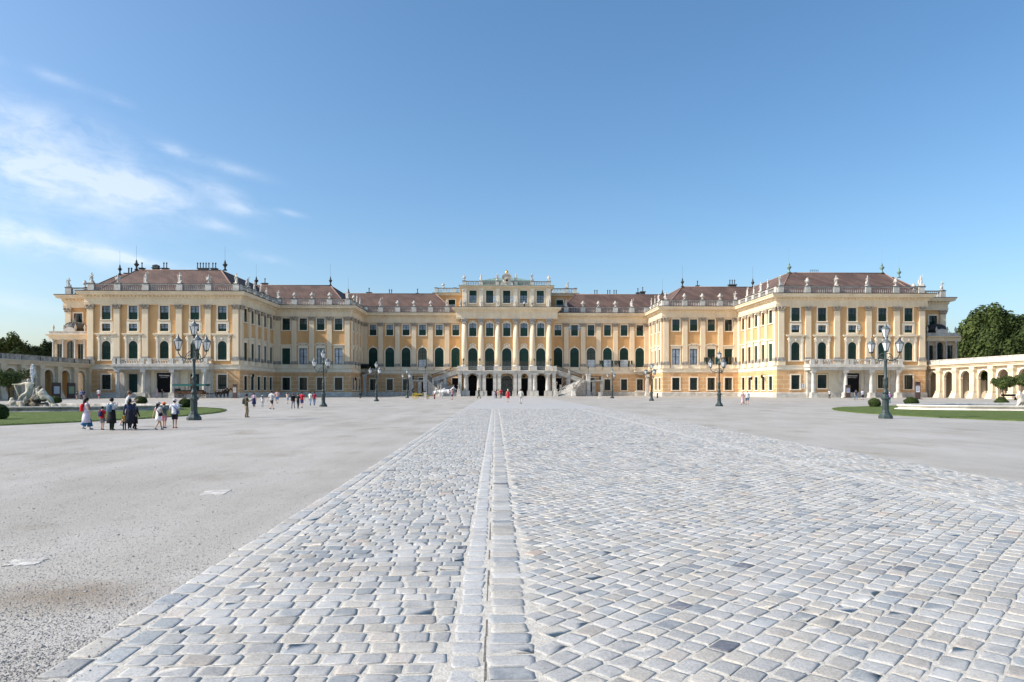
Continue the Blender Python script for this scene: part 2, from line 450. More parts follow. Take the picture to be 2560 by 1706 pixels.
def joint_material():
    m = mat('sandy_joint', (0.54, 0.515, 0.46), 0.95, 0.3, 14, 0.3, 60, second=(0.41, 0.39, 0.345))
    return m
def setts_far_material():
    m = bpy.data.materials.new('worn_granite_setts_far'); m.use_nodes = True
    t = m.node_tree; b = t.nodes['Principled BSDF']; b.inputs['Roughness'].default_value = 0.5; b.inputs['Specular IOR Level'].default_value = 0.6
    co = t.nodes.new('ShaderNodeTexCoord')
    mp = t.nodes.new('ShaderNodeMapping'); mp.inputs['Rotation'].default_value = (0, 0, radians(45)); t.links.new(co.outputs['Object'], mp.inputs[0])
    br = t.nodes.new('ShaderNodeTexBrick'); br.inputs['Scale'].default_value = 1.0; br.inputs['Brick Width'].default_value = 0.24; br.inputs['Row Height'].default_value = 0.19
    br.inputs['Mortar Size'].default_value = 0.022; br.inputs['Mortar Smooth'].default_value = 0.4; br.inputs['Bias'].default_value = 0.0
    br.inputs['Color1'].default_value = (0.38, 0.37, 0.35, 1); br.inputs['Color2'].default_value = (0.46, 0.445, 0.415, 1); br.inputs['Mortar'].default_value = (0.50, 0.485, 0.45, 1)
    t.links.new(mp.outputs[0], br.inputs['Vector'])
    n = t.nodes.new('ShaderNodeTexNoise'); n.inputs['Scale'].default_value = 0.7; n.inputs['Detail'].default_value = 9; n.inputs['Roughness'].default_value = 0.7
    t.links.new(co.outputs['Object'], n.inputs['Vector'])
    r = t.nodes.new('ShaderNodeValToRGB'); r.color_ramp.elements[0].position = 0.36; r.color_ramp.elements[0].color = (0.86, 0.87, 0.89, 1)
    r.color_ramp.elements[1].position = 0.6
    t.links.new(n.outputs['Fac'], r.inputs[0])
    mx = t.nodes.new('ShaderNodeMix'); mx.data_type = 'RGBA'; mx.blend_type = 'MULTIPLY'; mx.inputs['Factor'].default_value = 1.0
    t.links.new(br.outputs['Color'], mx.inputs['A']); t.links.new(r.outputs[0], mx.inputs['B']); t.links.new(mx.outputs['Result'], b.inputs['Base Color'])
    return m
PXL, PXR = -5.86, 7.1
JOINT = joint_material()
bed = MB()
bed.quad((PXL + 0.1, -8, 0.0082), (PXR, -8, 0.0082), (PXR, 62, 0.0082), (PXL + 0.1, 62, 0.0082))
tag(bed.build('path', JOINT), kind='structure')
far = MB()
far.quad((PXL, 62, 0.010), (PXR, 62, 0.010), (PXR, 168, 0.010), (PXL, 168, 0.010))
tag(far.build('path', setts_far_material()), kind='structure')

class Setts:
    def __init__(s): s.v = []; s.f = []; s.c = []
    def stone(s, cx, cy, l, w, a=0.0, tone=None, hz=0.0, j=0.012):
        ca, sa = cos(a), sin(a)
        hl, hw = l / 2, w / 2
        k = 0.22 * min(hl, hw) * random.uniform(0.6, 1.2)
        pts = []
        for (x, y) in ((hl - k, -hw), (hl, -hw + k), (hl, hw - k), (hl - k, hw), (-hl + k, hw), (-hl, hw - k), (-hl, -hw + k), (-hl + k, -hw)):
            pts.append((x + random.uniform(-j, j), y + random.uniform(-j, j)))
        b = len(s.v)
        tx, ty = random.uniform(-0.016, 0.016), random.uniform(-0.016, 0.016)
        top = 0.0125 + hz + random.uniform(-0.0016, 0.003)
        for q, z in ((1.0, None), (0.965, top - 0.0015), (0.72, top + 0.0007)):
            for (x, y) in pts:
                x2, y2 = x * q, y * q
                zz = -0.004 if z is None else z + x2 * tx + y2 * ty + random.uniform(-0.0012, 0.0012)
                s.v.append((cx + x2 * ca - y2 * sa, cy + x2 * sa + y2 * ca, zz))
        s.v.append((cx, cy, top + 0.0015 + random.uniform(-0.0015, 0.0015)))
        for r_ in (0, 8):
            for i in range(8):
                s.f.append((b + r_ + i, b + r_ + (i + 1) % 8, b + r_ + 8 + (i + 1) % 8, b + r_ + 8 + i))
        for i in range(8):
            s.f.append((b + 16 + i, b + 16 + (i + 1) % 8, b + 24))
        if tone is None: tone = sett_tone()
        s.c.extend([tone] * 25)
    def build(s, name, m):
        me = bpy.data.meshes.new(name); me.from_pydata(s.v, [], s.f)
        at = me.color_attributes.new('tone', 'FLOAT_COLOR', 'POINT')
        fl = []
        for c in s.c: fl.extend((*c, 1))
        at.data.foreach_set('color', fl)
        me.polygons.foreach_set('use_smooth', [(i % 24) >= 8 for i in range(len(me.polygons))])
        me.materials.append(m)
        o = bpy.data.objects.new(name, me); COL.objects.link(o); return o
def sett_tone():
    r = random.random()
    v = random.gauss(0.385, 0.036)
    if r < 0.50: c = (v * 1.02, v * 1.0, v * 0.95)
    elif r < 0.78: c = (v * 1.09, v * 1.02, v * 0.90)
    elif r < 0.88: c = (v * 0.83, v * 0.86, v * 0.86)
    elif r < 0.94: c = (v * 1.08, v * 0.98, v * 0.86)
    elif r < 0.985: c = (v * 0.66, v * 0.70, v * 0.73)
    elif r < 0.992: c = (v * 1.1, v * 0.90, v * 0.74)
    else: c = (v * 0.34, v * 0.35, v * 0.40)
    return tuple(max(0.03, min(0.66, x)) for x in c)
def sett_material():
    m = bpy.data.materials.new('worn_granite_setts'); m.use_nodes = True
    t = m.node_tree; b = t.nodes['Principled BSDF']; b.inputs['Roughness'].default_value = 0.5; b.inputs['Specular IOR Level'].default_value = 0.6
    a = t.nodes.new('ShaderNodeAttribute'); a.attribute_name = 'tone'
    co = t.nodes.new('ShaderNodeTexCoord')
    n = t.nodes.new('ShaderNodeTexNoise'); n.inputs['Scale'].default_value = 55; n.inputs['Detail'].default_value = 8; n.inputs['Roughness'].default_value = 0.72
    t.links.new(co.outputs['Object'], n.inputs['Vector'])
    r = t.nodes.new('ShaderNodeValToRGB'); r.color_ramp.elements[0].position = 0.30; r.color_ramp.elements[0].color = (0.56, 0.56, 0.55, 1)
    r.color_ramp.elements[1].position = 0.62; r.color_ramp.elements[1].color = (1.18, 1.18, 1.17, 1)
    t.links.new(n.outputs['Fac'], r.inputs[0])
    mx = t.nodes.new('ShaderNodeMix'); mx.data_type = 'RGBA'; mx.blend_type = 'MULTIPLY'; mx.inputs['Factor'].default_value = 1.0
    t.links.new(a.outputs['Color'], mx.inputs['A']); t.links.new(r.outputs[0], mx.inputs['B'])
    # pale dust worn into the paving in broad patches
    n2 = t.nodes.new('ShaderNodeTexNoise'); n2.inputs['Scale'].default_value = 1.1; n2.inputs['Detail'].default_value = 10; n2.inputs['Roughness'].default_value = 0.75
    t.links.new(co.outputs['Object'], n2.inputs['Vector'])
    r2 = t.nodes.new('ShaderNodeValToRGB'); r2.color_ramp.elements[0].position = 0.48; r2.color_ramp.elements[0].color = (0, 0, 0, 1)
    r2.color_ramp.elements[1].position = 0.68; r2.color_ramp.elements[1].color = (0.75, 0.75, 0.75, 1)
    t.links.new(n2.outputs['Fac'], r2.inputs[0])
    mx2 = t.nodes.new('ShaderNodeMix'); mx2.data_type = 'RGBA'; t.links.new(r2.outputs[0], mx2.inputs['Factor'])
    t.links.new(mx.outputs['Result'], mx2.inputs['A']); mx2.inputs['B'].default_value = (0.53, 0.52, 0.495, 1)
    t.links.new(mx2.outputs['Result'], b.inputs['Base Color'])
    bp = t.nodes.new('ShaderNodeBump'); bp.inputs['Strength'].default_value = 0.5; bp.inputs['Distance'].default_value = 0.006
    t.links.new(n.outputs['Fac'], bp.inputs['Height']); t.links.new(bp.outputs[0], b.inputs['Normal'])
    return m
def in_view(x, y):
    return y > 2.6 and abs(x - CAMX - 0.0246 * y) < 0.98 * y + 1.0
st = Setts()
YE = 62.0
# border rows along the left edge, half buried in gravel
for row, (x0, x1) in enumerate(((PXL, PXL + 0.21), (PXL + 0.235, PXL + 0.43))):
    y = 2.0 + 0.1 * row
    while y < YE:
        l = random.uniform(0.24, 0.36)
        if in_view((x0 + x1) / 2, y):
            st.stone((x0 + x1) / 2 + random.uniform(-0.012, 0.012), y + l / 2, (x1 - x0), l - 0.025, 0, hz=-0.0005, tone=tuple(min(0.6, c * 1.08) for c in sett_tone()))
        y += l
# crosswise rows between border and centre strip, and on the far right side
for (xa, xb) in ((PXL + 0.45, -3.315), (4.52, PXR - 0.02)):
    y = 1.5; r = 0
    while y < YE:
        h = random.uniform(0.165, 0.205)
        x = xa - (r % 2) * 0.11 - random.uniform(0, 0.06)
        while x < xb:
            l = random.uniform(0.165, 0.265)
            a_, b_ = max(x, xa), min(x + l, xb)
            if b_ - a_ > 0.09 and in_view((a_ + b_) / 2, y):
                st.stone((a_ + b_) / 2, y + h / 2, b_ - a_ - 0.015, h - 0.015, random.uniform(-0.03, 0.03))
            x += l
        y += h; r += 1
# centre strip and strip on the right
for (xa, xb) in ((-3.295, -3.095), (4.30, 4.50)):
    y = 1.6
    while y < YE:
        l = random.uniform(0.17, 0.27)
        if in_view(xa, y):
            v = random.uniform(0.40, 0.50)
            st.stone((xa + xb) / 2, y + l / 2, xb - xa, l - 0.014, 0, tone=(v, v * 0.99, v * 0.965), hz=-0.003)
        y += l
# open dark joint beside the strip
dj = MB(); y = 1.6
while y < 70:
    l = random.uniform(0.15, 0.6); w = random.uniform(0.004, 0.011); x = -3.068 + random.uniform(-0.006, 0.006)
    if random.random() < 0.55: dj.add([(x - w, y, 0.0098), (x + w, y, 0.0098), (x + w * 0.7, y + l, 0.0098), (x - w * 0.8, y + l, 0.0098)], [(0, 1, 2, 3)])
    y += l
tag(dj.build('path', mat('dark_open_joint', (0.20, 0.185, 0.16), 0.95, 0.6, 30)), kind='structure')
# first column of longer setts right of the strip
y = 1.6
while y < YE:
    l = random.uniform(0.19, 0.22)
    st.stone(-2.895, y + l / 2, 0.29 + random.uniform(-0.02, 0.05), l - 0.016, 0, hz=-0.0015)
    y += l
# diagonal field
c45 = sqrt(0.5)
q = 0.0; q = -6.0
while q < 48:
    h = random.uniform(0.160, 0.185)
    p = -4.0 + random.uniform(0, 0.25)
    while p < 50:
        l = random.uniform(0.18, 0.25)
        # rows run along (1,1); q is measured along (-1,1)
        pc, qc = p + l / 2, q + h / 2
        x = (pc - qc) * c45; yy = (pc + qc) * c45
        if -2.71 < x < 4.23 and 1.5 < yy < YE and in_view(x, yy):
            st.stone(x, yy, l - 0.015, h - 0.015, radians(45) + random.uniform(-0.035, 0.035))
        p += l
    q += h
tag(st.build('path', sett_material()), kind='structure')

# loose pebbles on the gravel near the camera
def pebbles():
    vs = []; fs = []; cl = []
    for i in range(62000):
        y = 3.2 + 30 * random.random() ** 2.3
        x = CAMX - 0.78 * y - 0.3 + random.random() * (0.78 * y + 0.3 - 2.55)
        edge = x > PXL
        if edge and random.random() > 0.07: continue
        r = random.choice((0.003, 0.004, 0.004, 0.005, 0.006, 0.008)) * random.uniform(0.8, 1.3)
        if random.random() < 0.004: r = random.uniform(0.014, 0.022)
        z = (0.016 if edge else 0.0) + r * 0.3
        b = len(vs); a = random.uniform(0, 6.3)
        for k in range(5):
            q = r * random.uniform(0.8, 1.25)
            vs.append((x + q * cos(a + k * 1.257), y + q * sin(a + k * 1.257), z - r * 0.2))
        vs.append((x + r * 0.2, y, z + r * 0.6)); vs.append((x, y, z - r * 0.6))
        for k in range(5):
            fs.append((b + k, b + (k + 1) % 5, b + 5)); fs.append((b + (k + 1) % 5, b + k, b + 6))
        v = random.uniform(0.20, 0.52) * (0.62 + 0.38 * min(1, max(0, (y - 3.5) / 5)))  # vignette and shade between stones put into the colour, darker towards the camera
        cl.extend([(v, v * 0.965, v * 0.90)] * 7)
    me = bpy.data.meshes.new('gravel'); me.from_pydata(vs, [], fs)
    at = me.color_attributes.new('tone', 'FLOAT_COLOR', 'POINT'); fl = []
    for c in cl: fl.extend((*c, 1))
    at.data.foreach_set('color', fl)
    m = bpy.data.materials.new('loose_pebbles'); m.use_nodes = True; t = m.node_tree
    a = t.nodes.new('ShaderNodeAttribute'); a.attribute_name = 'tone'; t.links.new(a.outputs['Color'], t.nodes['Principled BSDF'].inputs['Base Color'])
    t.nodes['Principled BSDF'].inputs['Roughness'].default_value = 0.9
    me.materials.append(m)
    o = bpy.data.objects.new('gravel', me); COL.objects.link(o); return o
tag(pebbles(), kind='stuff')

# two pale stone slabs set in the gravel
SLABM = mat('pale_slab_concrete', (0.60, 0.58, 0.54), 0.95, 0.45, 5, 0.5, 30)
def slab(px, py, w, d, lab, rough):
    p, _ = on_ground(px, py)
    b = MB(); n = 14
    pts = []
    for i in range(n * 4):
        s_, q = divmod(i, n); q = q / n
        x, y = [(-w + 2 * w * q, -d), (w, -d + 2 * d * q), (w - 2 * w * q, d), (-w, d - 2 * d * q)][s_]
        pts.append((x + random.uniform(-rough, rough), y + random.uniform(-rough, rough)))
    k = len(pts)
    b.add([(x, y, -0.01) for x, y in pts] + [(x * 0.95, y * 0.95, 0.008) for x, y in pts] + [(0, 0, 0.009)],
          [(i, (i + 1) % k, k + (i + 1) % k, k + i) for i in range(k)] + [(k + i, k + (i + 1) % k, 2 * k) for i in range(k)])
    o = b.build('ground_slab', SLABM, loc=(p.x, p.y, 0)); o.rotation_euler = (0, 0, 0.12)
    tag(o, lab, 'slab', 'slabs in the gravel')
slab(538, 1232, 0.21, 0.28, 'small square pale slab set flat in the gravel, left of the paved path', 0.008)
slab(62, 1407, 0.165, 0.13, 'broken pale slab half buried in the gravel near the left edge, closest to the camera', 0.03)

# ---------------- lawns ----------------
def lawn_material():
    m = bpy.data.materials.new('mown_lawn'); m.use_nodes = True
    t = m.node_tree; b = t.nodes['Principled BSDF']; b.inputs['Roughness'].default_value = 0.9; b.inputs['Specular IOR Level'].default_value = 0.1
    co = t.nodes.new('ShaderNodeTexCoord')
    n = t.nodes.new('ShaderNodeTexNoise'); n.inputs['Scale'].default_value = 1.6; n.inputs['Detail'].default_value = 12; n.inputs['Roughness'].default_value = 0.75
    t.links.new(co.outputs['Object'], n.inputs['Vector'])
    r = t.nodes.new('ShaderNodeValToRGB')
    e = r.color_ramp.elements; e[0].position = 0.3; e[0].color = (0.058, 0.090, 0.026, 1); e[1].position = 0.68; e[1].color = (0.165, 0.205, 0.075, 1)
    x = e.new(0.5); x.color = (0.10, 0.140, 0.042, 1)
    t.links.new(n.outputs['Fac'], r.inputs[0]); t.links.new(r.outputs[0], b.inputs['Base Color'])
    n2 = t.nodes.new('ShaderNodeTexNoise'); n2.inputs['Scale'].default_value = 40; n2.inputs['Detail'].default_value = 5
    t.links.new(co.outputs['Object'], n2.inputs['Vector'])
    bp = t.nodes.new('ShaderNodeBump'); bp.inputs['Strength'].default_value = 0.8; bp.inputs['Distance'].default_value = 0.05
    t.links.new(n2.outputs['Fac'], bp.inputs['Height']); t.links.new(bp.outputs[0], b.inputs['Normal'])
    return m
LAWN = lawn_material()
GRASSM = mat('grass_blades', (0.15, 0.20, 0.065), 0.8, 0.5, 5.0, second=(0.07, 0.11, 0.028))
for (cx, cy, R) in ((-49.2, 47.5, 25.8), (50.2, 47.8, 26.2)):
    b = MB(); n = 220
    rr = [R + random.uniform(-0.06, 0.06) for _ in range(n)]
    ring = lambda q, z: [(cx + rr[k] * q * cos(2 * pi * k / n), cy + rr[k] * q * sin(2 * pi * k / n), z) for k in range(n)]
    b.add(ring(1, -0.01) + ring(0.997, 0.055) + ring(0.9, 0.075) + [(cx, cy, 0.08)],
          [(k, (k + 1) % n, n + (k + 1) % n, n + k) for k in range(n)] + [(n + k, n + (k + 1) % n, 2 * n + (k + 1) % n, 2 * n + k) for k in range(n)]
          + [(2 * n + k, 2 * n + (k + 1) % n, 3 * n) for k in range(n)])
    tag(b.build('lawn', LAWN), kind='structure')
    t_ = MB(); vs = []; fs = []
    for i in range(30000):
        a = random.uniform(0, 2 * pi); r_ = R * sqrt(random.random()) if i % 2 else R * random.uniform(0.985, 1.003)
        x, y = cx + r_ * cos(a), cy + r_ * sin(a)
        if y > 66 or abs(x) > 48: continue
        w = random.uniform(0.004, 0.010); h = random.uniform(0.03, 0.08); d = random.uniform(0, pi); bb = len(vs)
        vs += [(x - w * cos(d), y - w * sin(d), 0.05), (x + w * cos(d), y + w * sin(d), 0.05), (x + random.uniform(-.03, .03), y + random.uniform(-.03, .03), 0.06 + h)]
        fs.append((bb, bb + 1, bb + 2))
    t_.add(vs, fs)
    tag(t_.build('grass', GRASSM), kind='stuff')

# ---------------- palace ----------------
palace = empty('palace')
tag(palace, 'long yellow baroque palace with brown tiled roofs, green shutters and pilasters closing the whole court', 'palace')
K = 0.30608
YO, YM, YC, YP, YR = 143.0, 166.0, 181.0, 177.0, 149.0
FRONT = lambda Y: (Matrix.Translation((0, Y, 0)), 0.0)
LSIDE = lambda X: (Matrix.Translation((X, 0, 0)) @ Matrix.Rotation(pi / 2, 4, 'Z'), pi / 2)      # faces +X, u = Y
RSIDE = lambda X: (Matrix.Translation((X, 0, 0)) @ Matrix.Rotation(-pi / 2, 4, 'Z'), -pi / 2)    # faces -X, u = -Y
RV = 0.42
def arc_pts(w, h, n=12, flatten=1.0):
    r = w / 2; rz = r * flatten
    return [(-r, h - rz)] + [(-r * cos(pi * k / n), h - rz + rz * sin(pi * k / n)) for k in range(1, n)] + [(r, h - rz)]
def wall(mb, M, u0, u1, z0, z1, ops):
    """ops: (uc, w, zb, h, arch flatten or 0)"""
    q = lambda a, b: mb.quad(M @ Vector((a[0], 0, a[1])), M @ Vector((b[0], 0, a[1])), M @ Vector((b[0], 0, b[1])), M @ Vector((a[0], 0, b[1])))
    us = sorted(set(round(o[0], 3) for o in ops))
    if not us:
        q((u0, z0), (u1, z1)); return
    edges = [u0] + [(us[i] + us[i + 1]) / 2 for i in range(len(us) - 1)] + [u1]
    for i, uc in enumerate(us):
        a, b = edges[i], edges[i + 1]
        z = z0
        for (c, w, zb, h, ar) in sorted([o for o in ops if round(o[0], 3) == uc], key=lambda o: o[2]):
            if zb > z + 1e-4: q((a, z), (b, zb))
            l, r, zt = c - w / 2, c + w / 2, zb + h
            q((a, zb), (l, zt)); q((r, zb), (b, zt))
            R = lambda p, p2: mb.quad(M @ Vector((p[0], 0, p[1])), M @ Vector((p2[0], 0, p2[1])), M @ Vector((p2[0], RV, p2[1])), M @ Vector((p[0], RV, p[1])))
            if ar:
                pts = [(c + x, zb + zz) for x, zz in arc_pts(w, h, 12, ar)]
                for k in range(len(pts) - 1):
                    p, p2 = pts[k], pts[k + 1]
                    mb.quad(M @ Vector((p[0], 0, p[1])), M @ Vector((p2[0], 0, p2[1])), M @ Vector((p2[0], 0, zt)), M @ Vector((p[0], 0, zt)))
                    R(p, p2)
                R((l, zb), pts[0]); R((r, zb), pts[-1])
            else:
                R((l, zt), (r, zt)); R((l, zb), (l, zt)); R((r, zb), (r, zt))
            R((l, zb), (r, zb))
            z = zt
        if z < z1 - 1e-4: q((a, z), (b, z1))

# ---- window kinds: w, h, arch ----
WK = {
 'upper': (1.80, 2.85, 0), 'mezzanine': (1.72, 1.55, 0), 'arched_small': (1.85, 3.9, 1.0), 'ground': (1.82, 3.0, 0),
 'lower': (1.90, 3.87, 0), 'arched': (2.33, 5.15, 1.0), 'ground_c': (1.62, 2.95, 0),
 'upper_p': (1.85, 3.45, 0.35), 'arched_p': (2.42, 5.75, 1.0), 'attic': (1.9, 3.3, 0),
 'gate': (2.5, 5.45, 1.0), 'gate_mid': (2.9, 5.3, 0.8), 'door_c': (1.95, 4.6, 0), 'door_o': (1.85, 4.75, 0), 'door_big': (3.1, 5.1, 0),
 'ground_w': (1.95, 2.85, 0),
}
NAMES = {'upper': 'upper_window', 'mezzanine': 'mezzanine_window', 'arched_small': 'framed_arched_window', 'ground': 'ground_window', 'lower': 'tall_window',
 'arched': 'arched_window', 'ground_c': 'ground_window', 'upper_p': 'bowed_window', 'arched_p': 'arched_window', 'attic': 'attic_window',
 'gate': 'gateway', 'gate_mid': 'gateway', 'door_c': 'door', 'door_o': 'door', 'door_big': 'door', 'ground_w': 'ground_window'}
def outline(w, h, ar, off=0.0):
    if ar:
        r = w / 2 + off; zs = h - w / 2 * ar
        pts = [(-r, -0.0)] + [(-r, zs)] + [(-r * cos(pi * k / 14), zs + (w / 2 * ar + off) * sin(pi * k / 14)) for k in range(1, 14)] + [(r, zs), (r, 0.0)]
        return pts
    return [(-w / 2 - off, 0), (-w / 2 - off, h + off), (w / 2 + off, h + off), (w / 2 + off, 0)]
def pane_poly(w, h, ar, y, z0=0.0, z1=None):
    b = MB()
    z1 = h if z1 is None else z1
    pts = [(-w / 2, z0)]
    if ar and z1 >= h - 1e-6:
        pts += arc_pts(w, h, 12, ar)
    else: pts += [(-w / 2, z1), (w / 2, z1)]
    pts += [(w / 2, z0)]
    b.poly([(x, y, z) for x, z in pts])
    return b
def bars(b, w, z0, z1, cols, rows, t, y0, y1, frame=0.08):
    b.box(-w / 2, -w / 2 + frame, y0, y1, z0, z1); b.box(w / 2 - frame, w / 2, y0, y1, z0, z1)
    b.box(-w / 2, w / 2, y0 + 0.003, y1 - 0.003, z0, z0 + frame); b.box(-w / 2, w / 2, y0 + 0.003, y1 - 0.003, z1 - frame, z1)
    for k in range(1, cols):
        x = -w / 2 + w * k / cols; tt = t * (2.2 if 2 * k == cols else 1)
        b.box(x - tt / 2, x + tt / 2, y0 + 0.006, y1 - 0.006, z0, z1)
    for k in range(1, rows):
        z = z0 + (z1 - z0) * k / rows
        b.box(-w / 2, w / 2, y0 + 0.01, y1 - 0.01, z - t / 2, z + t / 2)
def slats(b, x0, x1, z0, z1, y, step=0.16):
    z = z0
    while z < z1 - 0.02:
        zz = min(z + step, z1)
        b.quad((x0, y, z), (x1, y, z), (x1, y - 0.05, zz), (x0, y - 0.05, zz)); b.quad((x0, y - 0.05, zz), (x1, y - 0.05, zz), (x1, y, zz), (x0, y, zz))
        z += step
PROTO = {}
STORE = []
def make_window(kind, var=0):
    key = (kind, var)
    if key in PROTO: return PROTO[key]
    w, h, ar = WK[kind]
    t = MB()
    tw = 0.26 if kind not in ('gate', 'gate_mid', 'arched_p') else 0.22
    if kind in ('attic', 'ground_w'): tw = 0.2
    inn, outl = outline(w, h, ar, 0), outline(w, h, ar, tw)
    t.strip(inn, outl, I4, -0.09, 0.02)
    door = kind in ('gate', 'gate_mid', 'door_c', 'door_o', 'door_big')
    if not door: t.box(-w / 2 - tw - 0.06, w / 2 + tw + 0.06, -0.20, 0.02, -0.20, 0.0)
    m = CREAM_L
    if kind == 'mezzanine':
        t.strip(outline(w, h, 0, 0.26), outline(w, h, 0, 0.52), I4, -0.05, 0.01); t.box(-w / 2 - .5, w / 2 + .5, -0.05, .01, -0.5, -0.2)
    if kind == 'arched_small':
        # aedicule: pale field, side strips, flat entablature, carved cartouche above the arch
        t.strip(outline(w, h, ar, 0.30), [(-1.25, 0), (-1.25, 2.97)] + [(-1.25 + 2.5 * k / 12, 4.9) for k in range(0, 13)] + [(1.25, 2.97), (1.25, 0)], I4, -0.07, 0.01)
        for s in (-1, 1):
            x = s * 1.42
            t.box(x - 0.17, x + 0.17, -0.22, 0.01, 0.05, 3.9); t.box(x - 0.24, x + 0.24, -0.30, 0.01, -0.25, 0.05)
            t.box(x - 0.26, x + 0.26, -0.30, 0.01, 3.9, 4.15); t.box(x - 0.20, x + 0.20, -0.34, 0.01, 4.15, 5.0)
            t.ball((x, -0.3, 4.75), 0.22, 8, 5, sy=0.6); t.ball((x + s * 0.25, -0.2, 4.45), 0.2, 8, 5, sy=0.6)
        t.box(-1.95, 1.95, -0.34, 0.01, 5.0, 5.22); t.box(-2.12, 2.12, -0.55, 0.01, 5.22, 5.42)
        for k in range(7):
            a = pi * (k + 1) / 8
            t.ball((-0.62 * cos(a), -0.14, 3.95 + 0.5 * sin(a)), 0.15, 6, 4, sy=0.7)
        t.ball((0, -0.2, 4.35), 0.3, 8, 5, sy=0.6)
    if kind == 'lower':
        t.box(-w / 2 - 0.26, w / 2 + 0.26, -0.09, 0.01, h + 0.26, h + 0.72)
        t.box(-w / 2 - 0.42, w / 2 + 0.42, -0.16, 0.01, -1.05, -0.20)
        if var % 2 == 0:
            t.box(-w / 2 - 0.48, w / 2 + 0.48, -0.36, 0.01, h + 0.72, h + 0.92); t.box(-w / 2 - 0.40, w / 2 + 0.40, -0.26, 0.01, h + 0.62, h + 0.72)
        else:
            i_ = [(-1.25 * cos(pi * k / 10) if k not in (0, 10) else -1.4 * cos(pi * k / 10), h + 0.72 + 0.42 * sin(pi * k / 10)) for k in range(11)]
            o_ = [(x * 1.10, z + 0.18) for x, z in i_]
            t.strip(i_, o_, I4, -0.34, 0.01)
            for s in (-1, 1):
                t.ball((s * 0.38, -0.16, h + 0.92), 0.2, 8, 5, sy=0.6); t.ball((s * 0.85, -0.14, h + 0.80), 0.15, 8, 5, sy=0.6)
            t.ball((0, -0.2, h + 0.98), 0.22, 8, 5, sy=0.7)
    if kind == 'arched_p':
        t.strip(outline(w, h, ar, 0.28), [(-1.62, 0), (-1.62, 4.5)] + [(-1.62 * cos(pi * k / 14) * (1 - 0.25 * sin(pi * k / 14)), 4.9 + 1.65 * sin(pi * k / 14) ** 1.6) for k in range(1, 14)] + [(1.62, 4.5), (1.62, 0)], I4, -0.05, 0.01)
        for k in range(9):
            a = pi * (k + 0.5) / 9
            t.ball((-0.75 * cos(a), -0.12, h + 0.55 + 0.55 * sin(a)), 0.17, 6, 4, sy=0.7)
        t.ball((0, -0.18, h + 0.62), 0.3, 8, 5, sy=0.6)
    if kind == 'upper_p':
        t.box(-0.9, 0.9, -0.14, 0.01, h + 0.42, h + 0.55); t.ball((0, -0.12, h + 0.38), 0.26, 8, 5, sy=0.5)
        for s in (-1, 1): t.ball((s * 0.55, -0.1, h + 0.42), 0.16, 7, 4, sy=0.5)
    if kind == 'attic':
        t.strip([(-0.8, h + 0.3), (0, h + 0.5), (0.8, h + 0.3)], [(-0.85, h + 0.42), (0, h + 0.62), (0.85, h + 0.42)], I4, -0.12, 0.01)
    if kind in ('arched', 'upper', 'ground_c', 'ground') and kind == 'arched':
        t.box(-0.16, 0.16, -0.16, 0.01, h - 0.02, h + 0.5)
        t.box(-w / 2 - 0.1, w / 2 + 0.1, -0.07, 0.01, -1.1, -0.2)
    root = t.build(NAMES[kind], m if not door else (WHITE if kind in ('door_o', 'door_big') else CREAM_L))
    s = MB(); sh = MB(); y0, y1 = 0.20, 0.27
    gm = GLASS_D
    if kind in ('upper', 'upper_p'):
        hz = h * 0.50 if kind == 'upper' else h * 0.60
        top = h if kind == 'upper' else h - 0.32
        gl = pane_poly(w, h, ar, 0.26, hz if var != 3 else 0)
        gm = GLASS_L if var in (0, 1) else GLASS_D
        if var == 3:
            bars(s, w, 0, h, 4, 5, 0.045, y0, y1, 0.08)
        else:
            bars(s, w, hz, top, 6 if kind == 'upper' else 6, 2 if kind == 'upper' else 3, 0.045, y0, y1, 0.09)
            s.box(-0.07, 0.07, y0 - 0.02, y1, 0, h)
            sh.box(-w / 2, w / 2, 0.17, 0.25, 0, hz); slats(sh, -w / 2 + 0.1, -0.1, 0.1, hz - 0.05, 0.165); slats(sh, 0.1, w / 2 - 0.1, 0.1, hz - 0.05, 0.165)
    elif kind == 'mezzanine':
        gl = pane_poly(w, h, 0, 0.26, 0.5); gm = GLASS_L if var != 2 else GLASS_D
        bars(s, w, 0.5, h, 6, 2, 0.045, y0, y1, 0.09); s.box(-0.07, 0.07, y0 - 0.02, y1, 0, h)
        sh.box(-w / 2, w / 2, 0.17, 0.25, 0, 0.5); slats(sh, -w / 2 + 0.1, w / 2 - 0.1, 0.08, 0.45, 0.165)
    elif kind in ('arched_small', 'arched', 'arched_p'):
        gl = pane_poly(w, h, ar, 0.27)
        zs = h - w / 2
        if var == 0:      # closed louvred shutters
            p = [(-w / 2, 0)] + arc_pts(w, h, 12, ar) + [(w / 2, 0)]
            sh.prism(p, Matrix.Translation((0, 0.17, 0)), 0.06)
            zt_ = zs if kind != 'arched_small' else zs
            for (a, b_) in ((-w / 2 + 0.14, -0.11), (0.11, w / 2 - 0.14)):
                for (c, d) in ((0.2, zt_ * 0.48), (zt_ * 0.53, zt_ * 0.95)):
                    slats(sh, a, b_, c, d, 0.165)
            s.box(-0.06, 0.06, 0.10, 0.2, 0, h - 0.04); s.box(-w / 2, w / 2, 0.115, 0.2, zs - 0.06, zs + 0.06); s.box(-w / 2, w / 2, 0.115, 0.2, zs * 0.5 - 0.05, zs * 0.5 + 0.05)
        else:
            gm = GLASS_D if kind != 'arched_small' else GLASS_D
            s.strip([(x * 0.93, z * (1 if z < zs else 0.985)) for x, z in outline(w, h, ar, 0)], outline(w, h, ar, 0), I4, y0, y1)
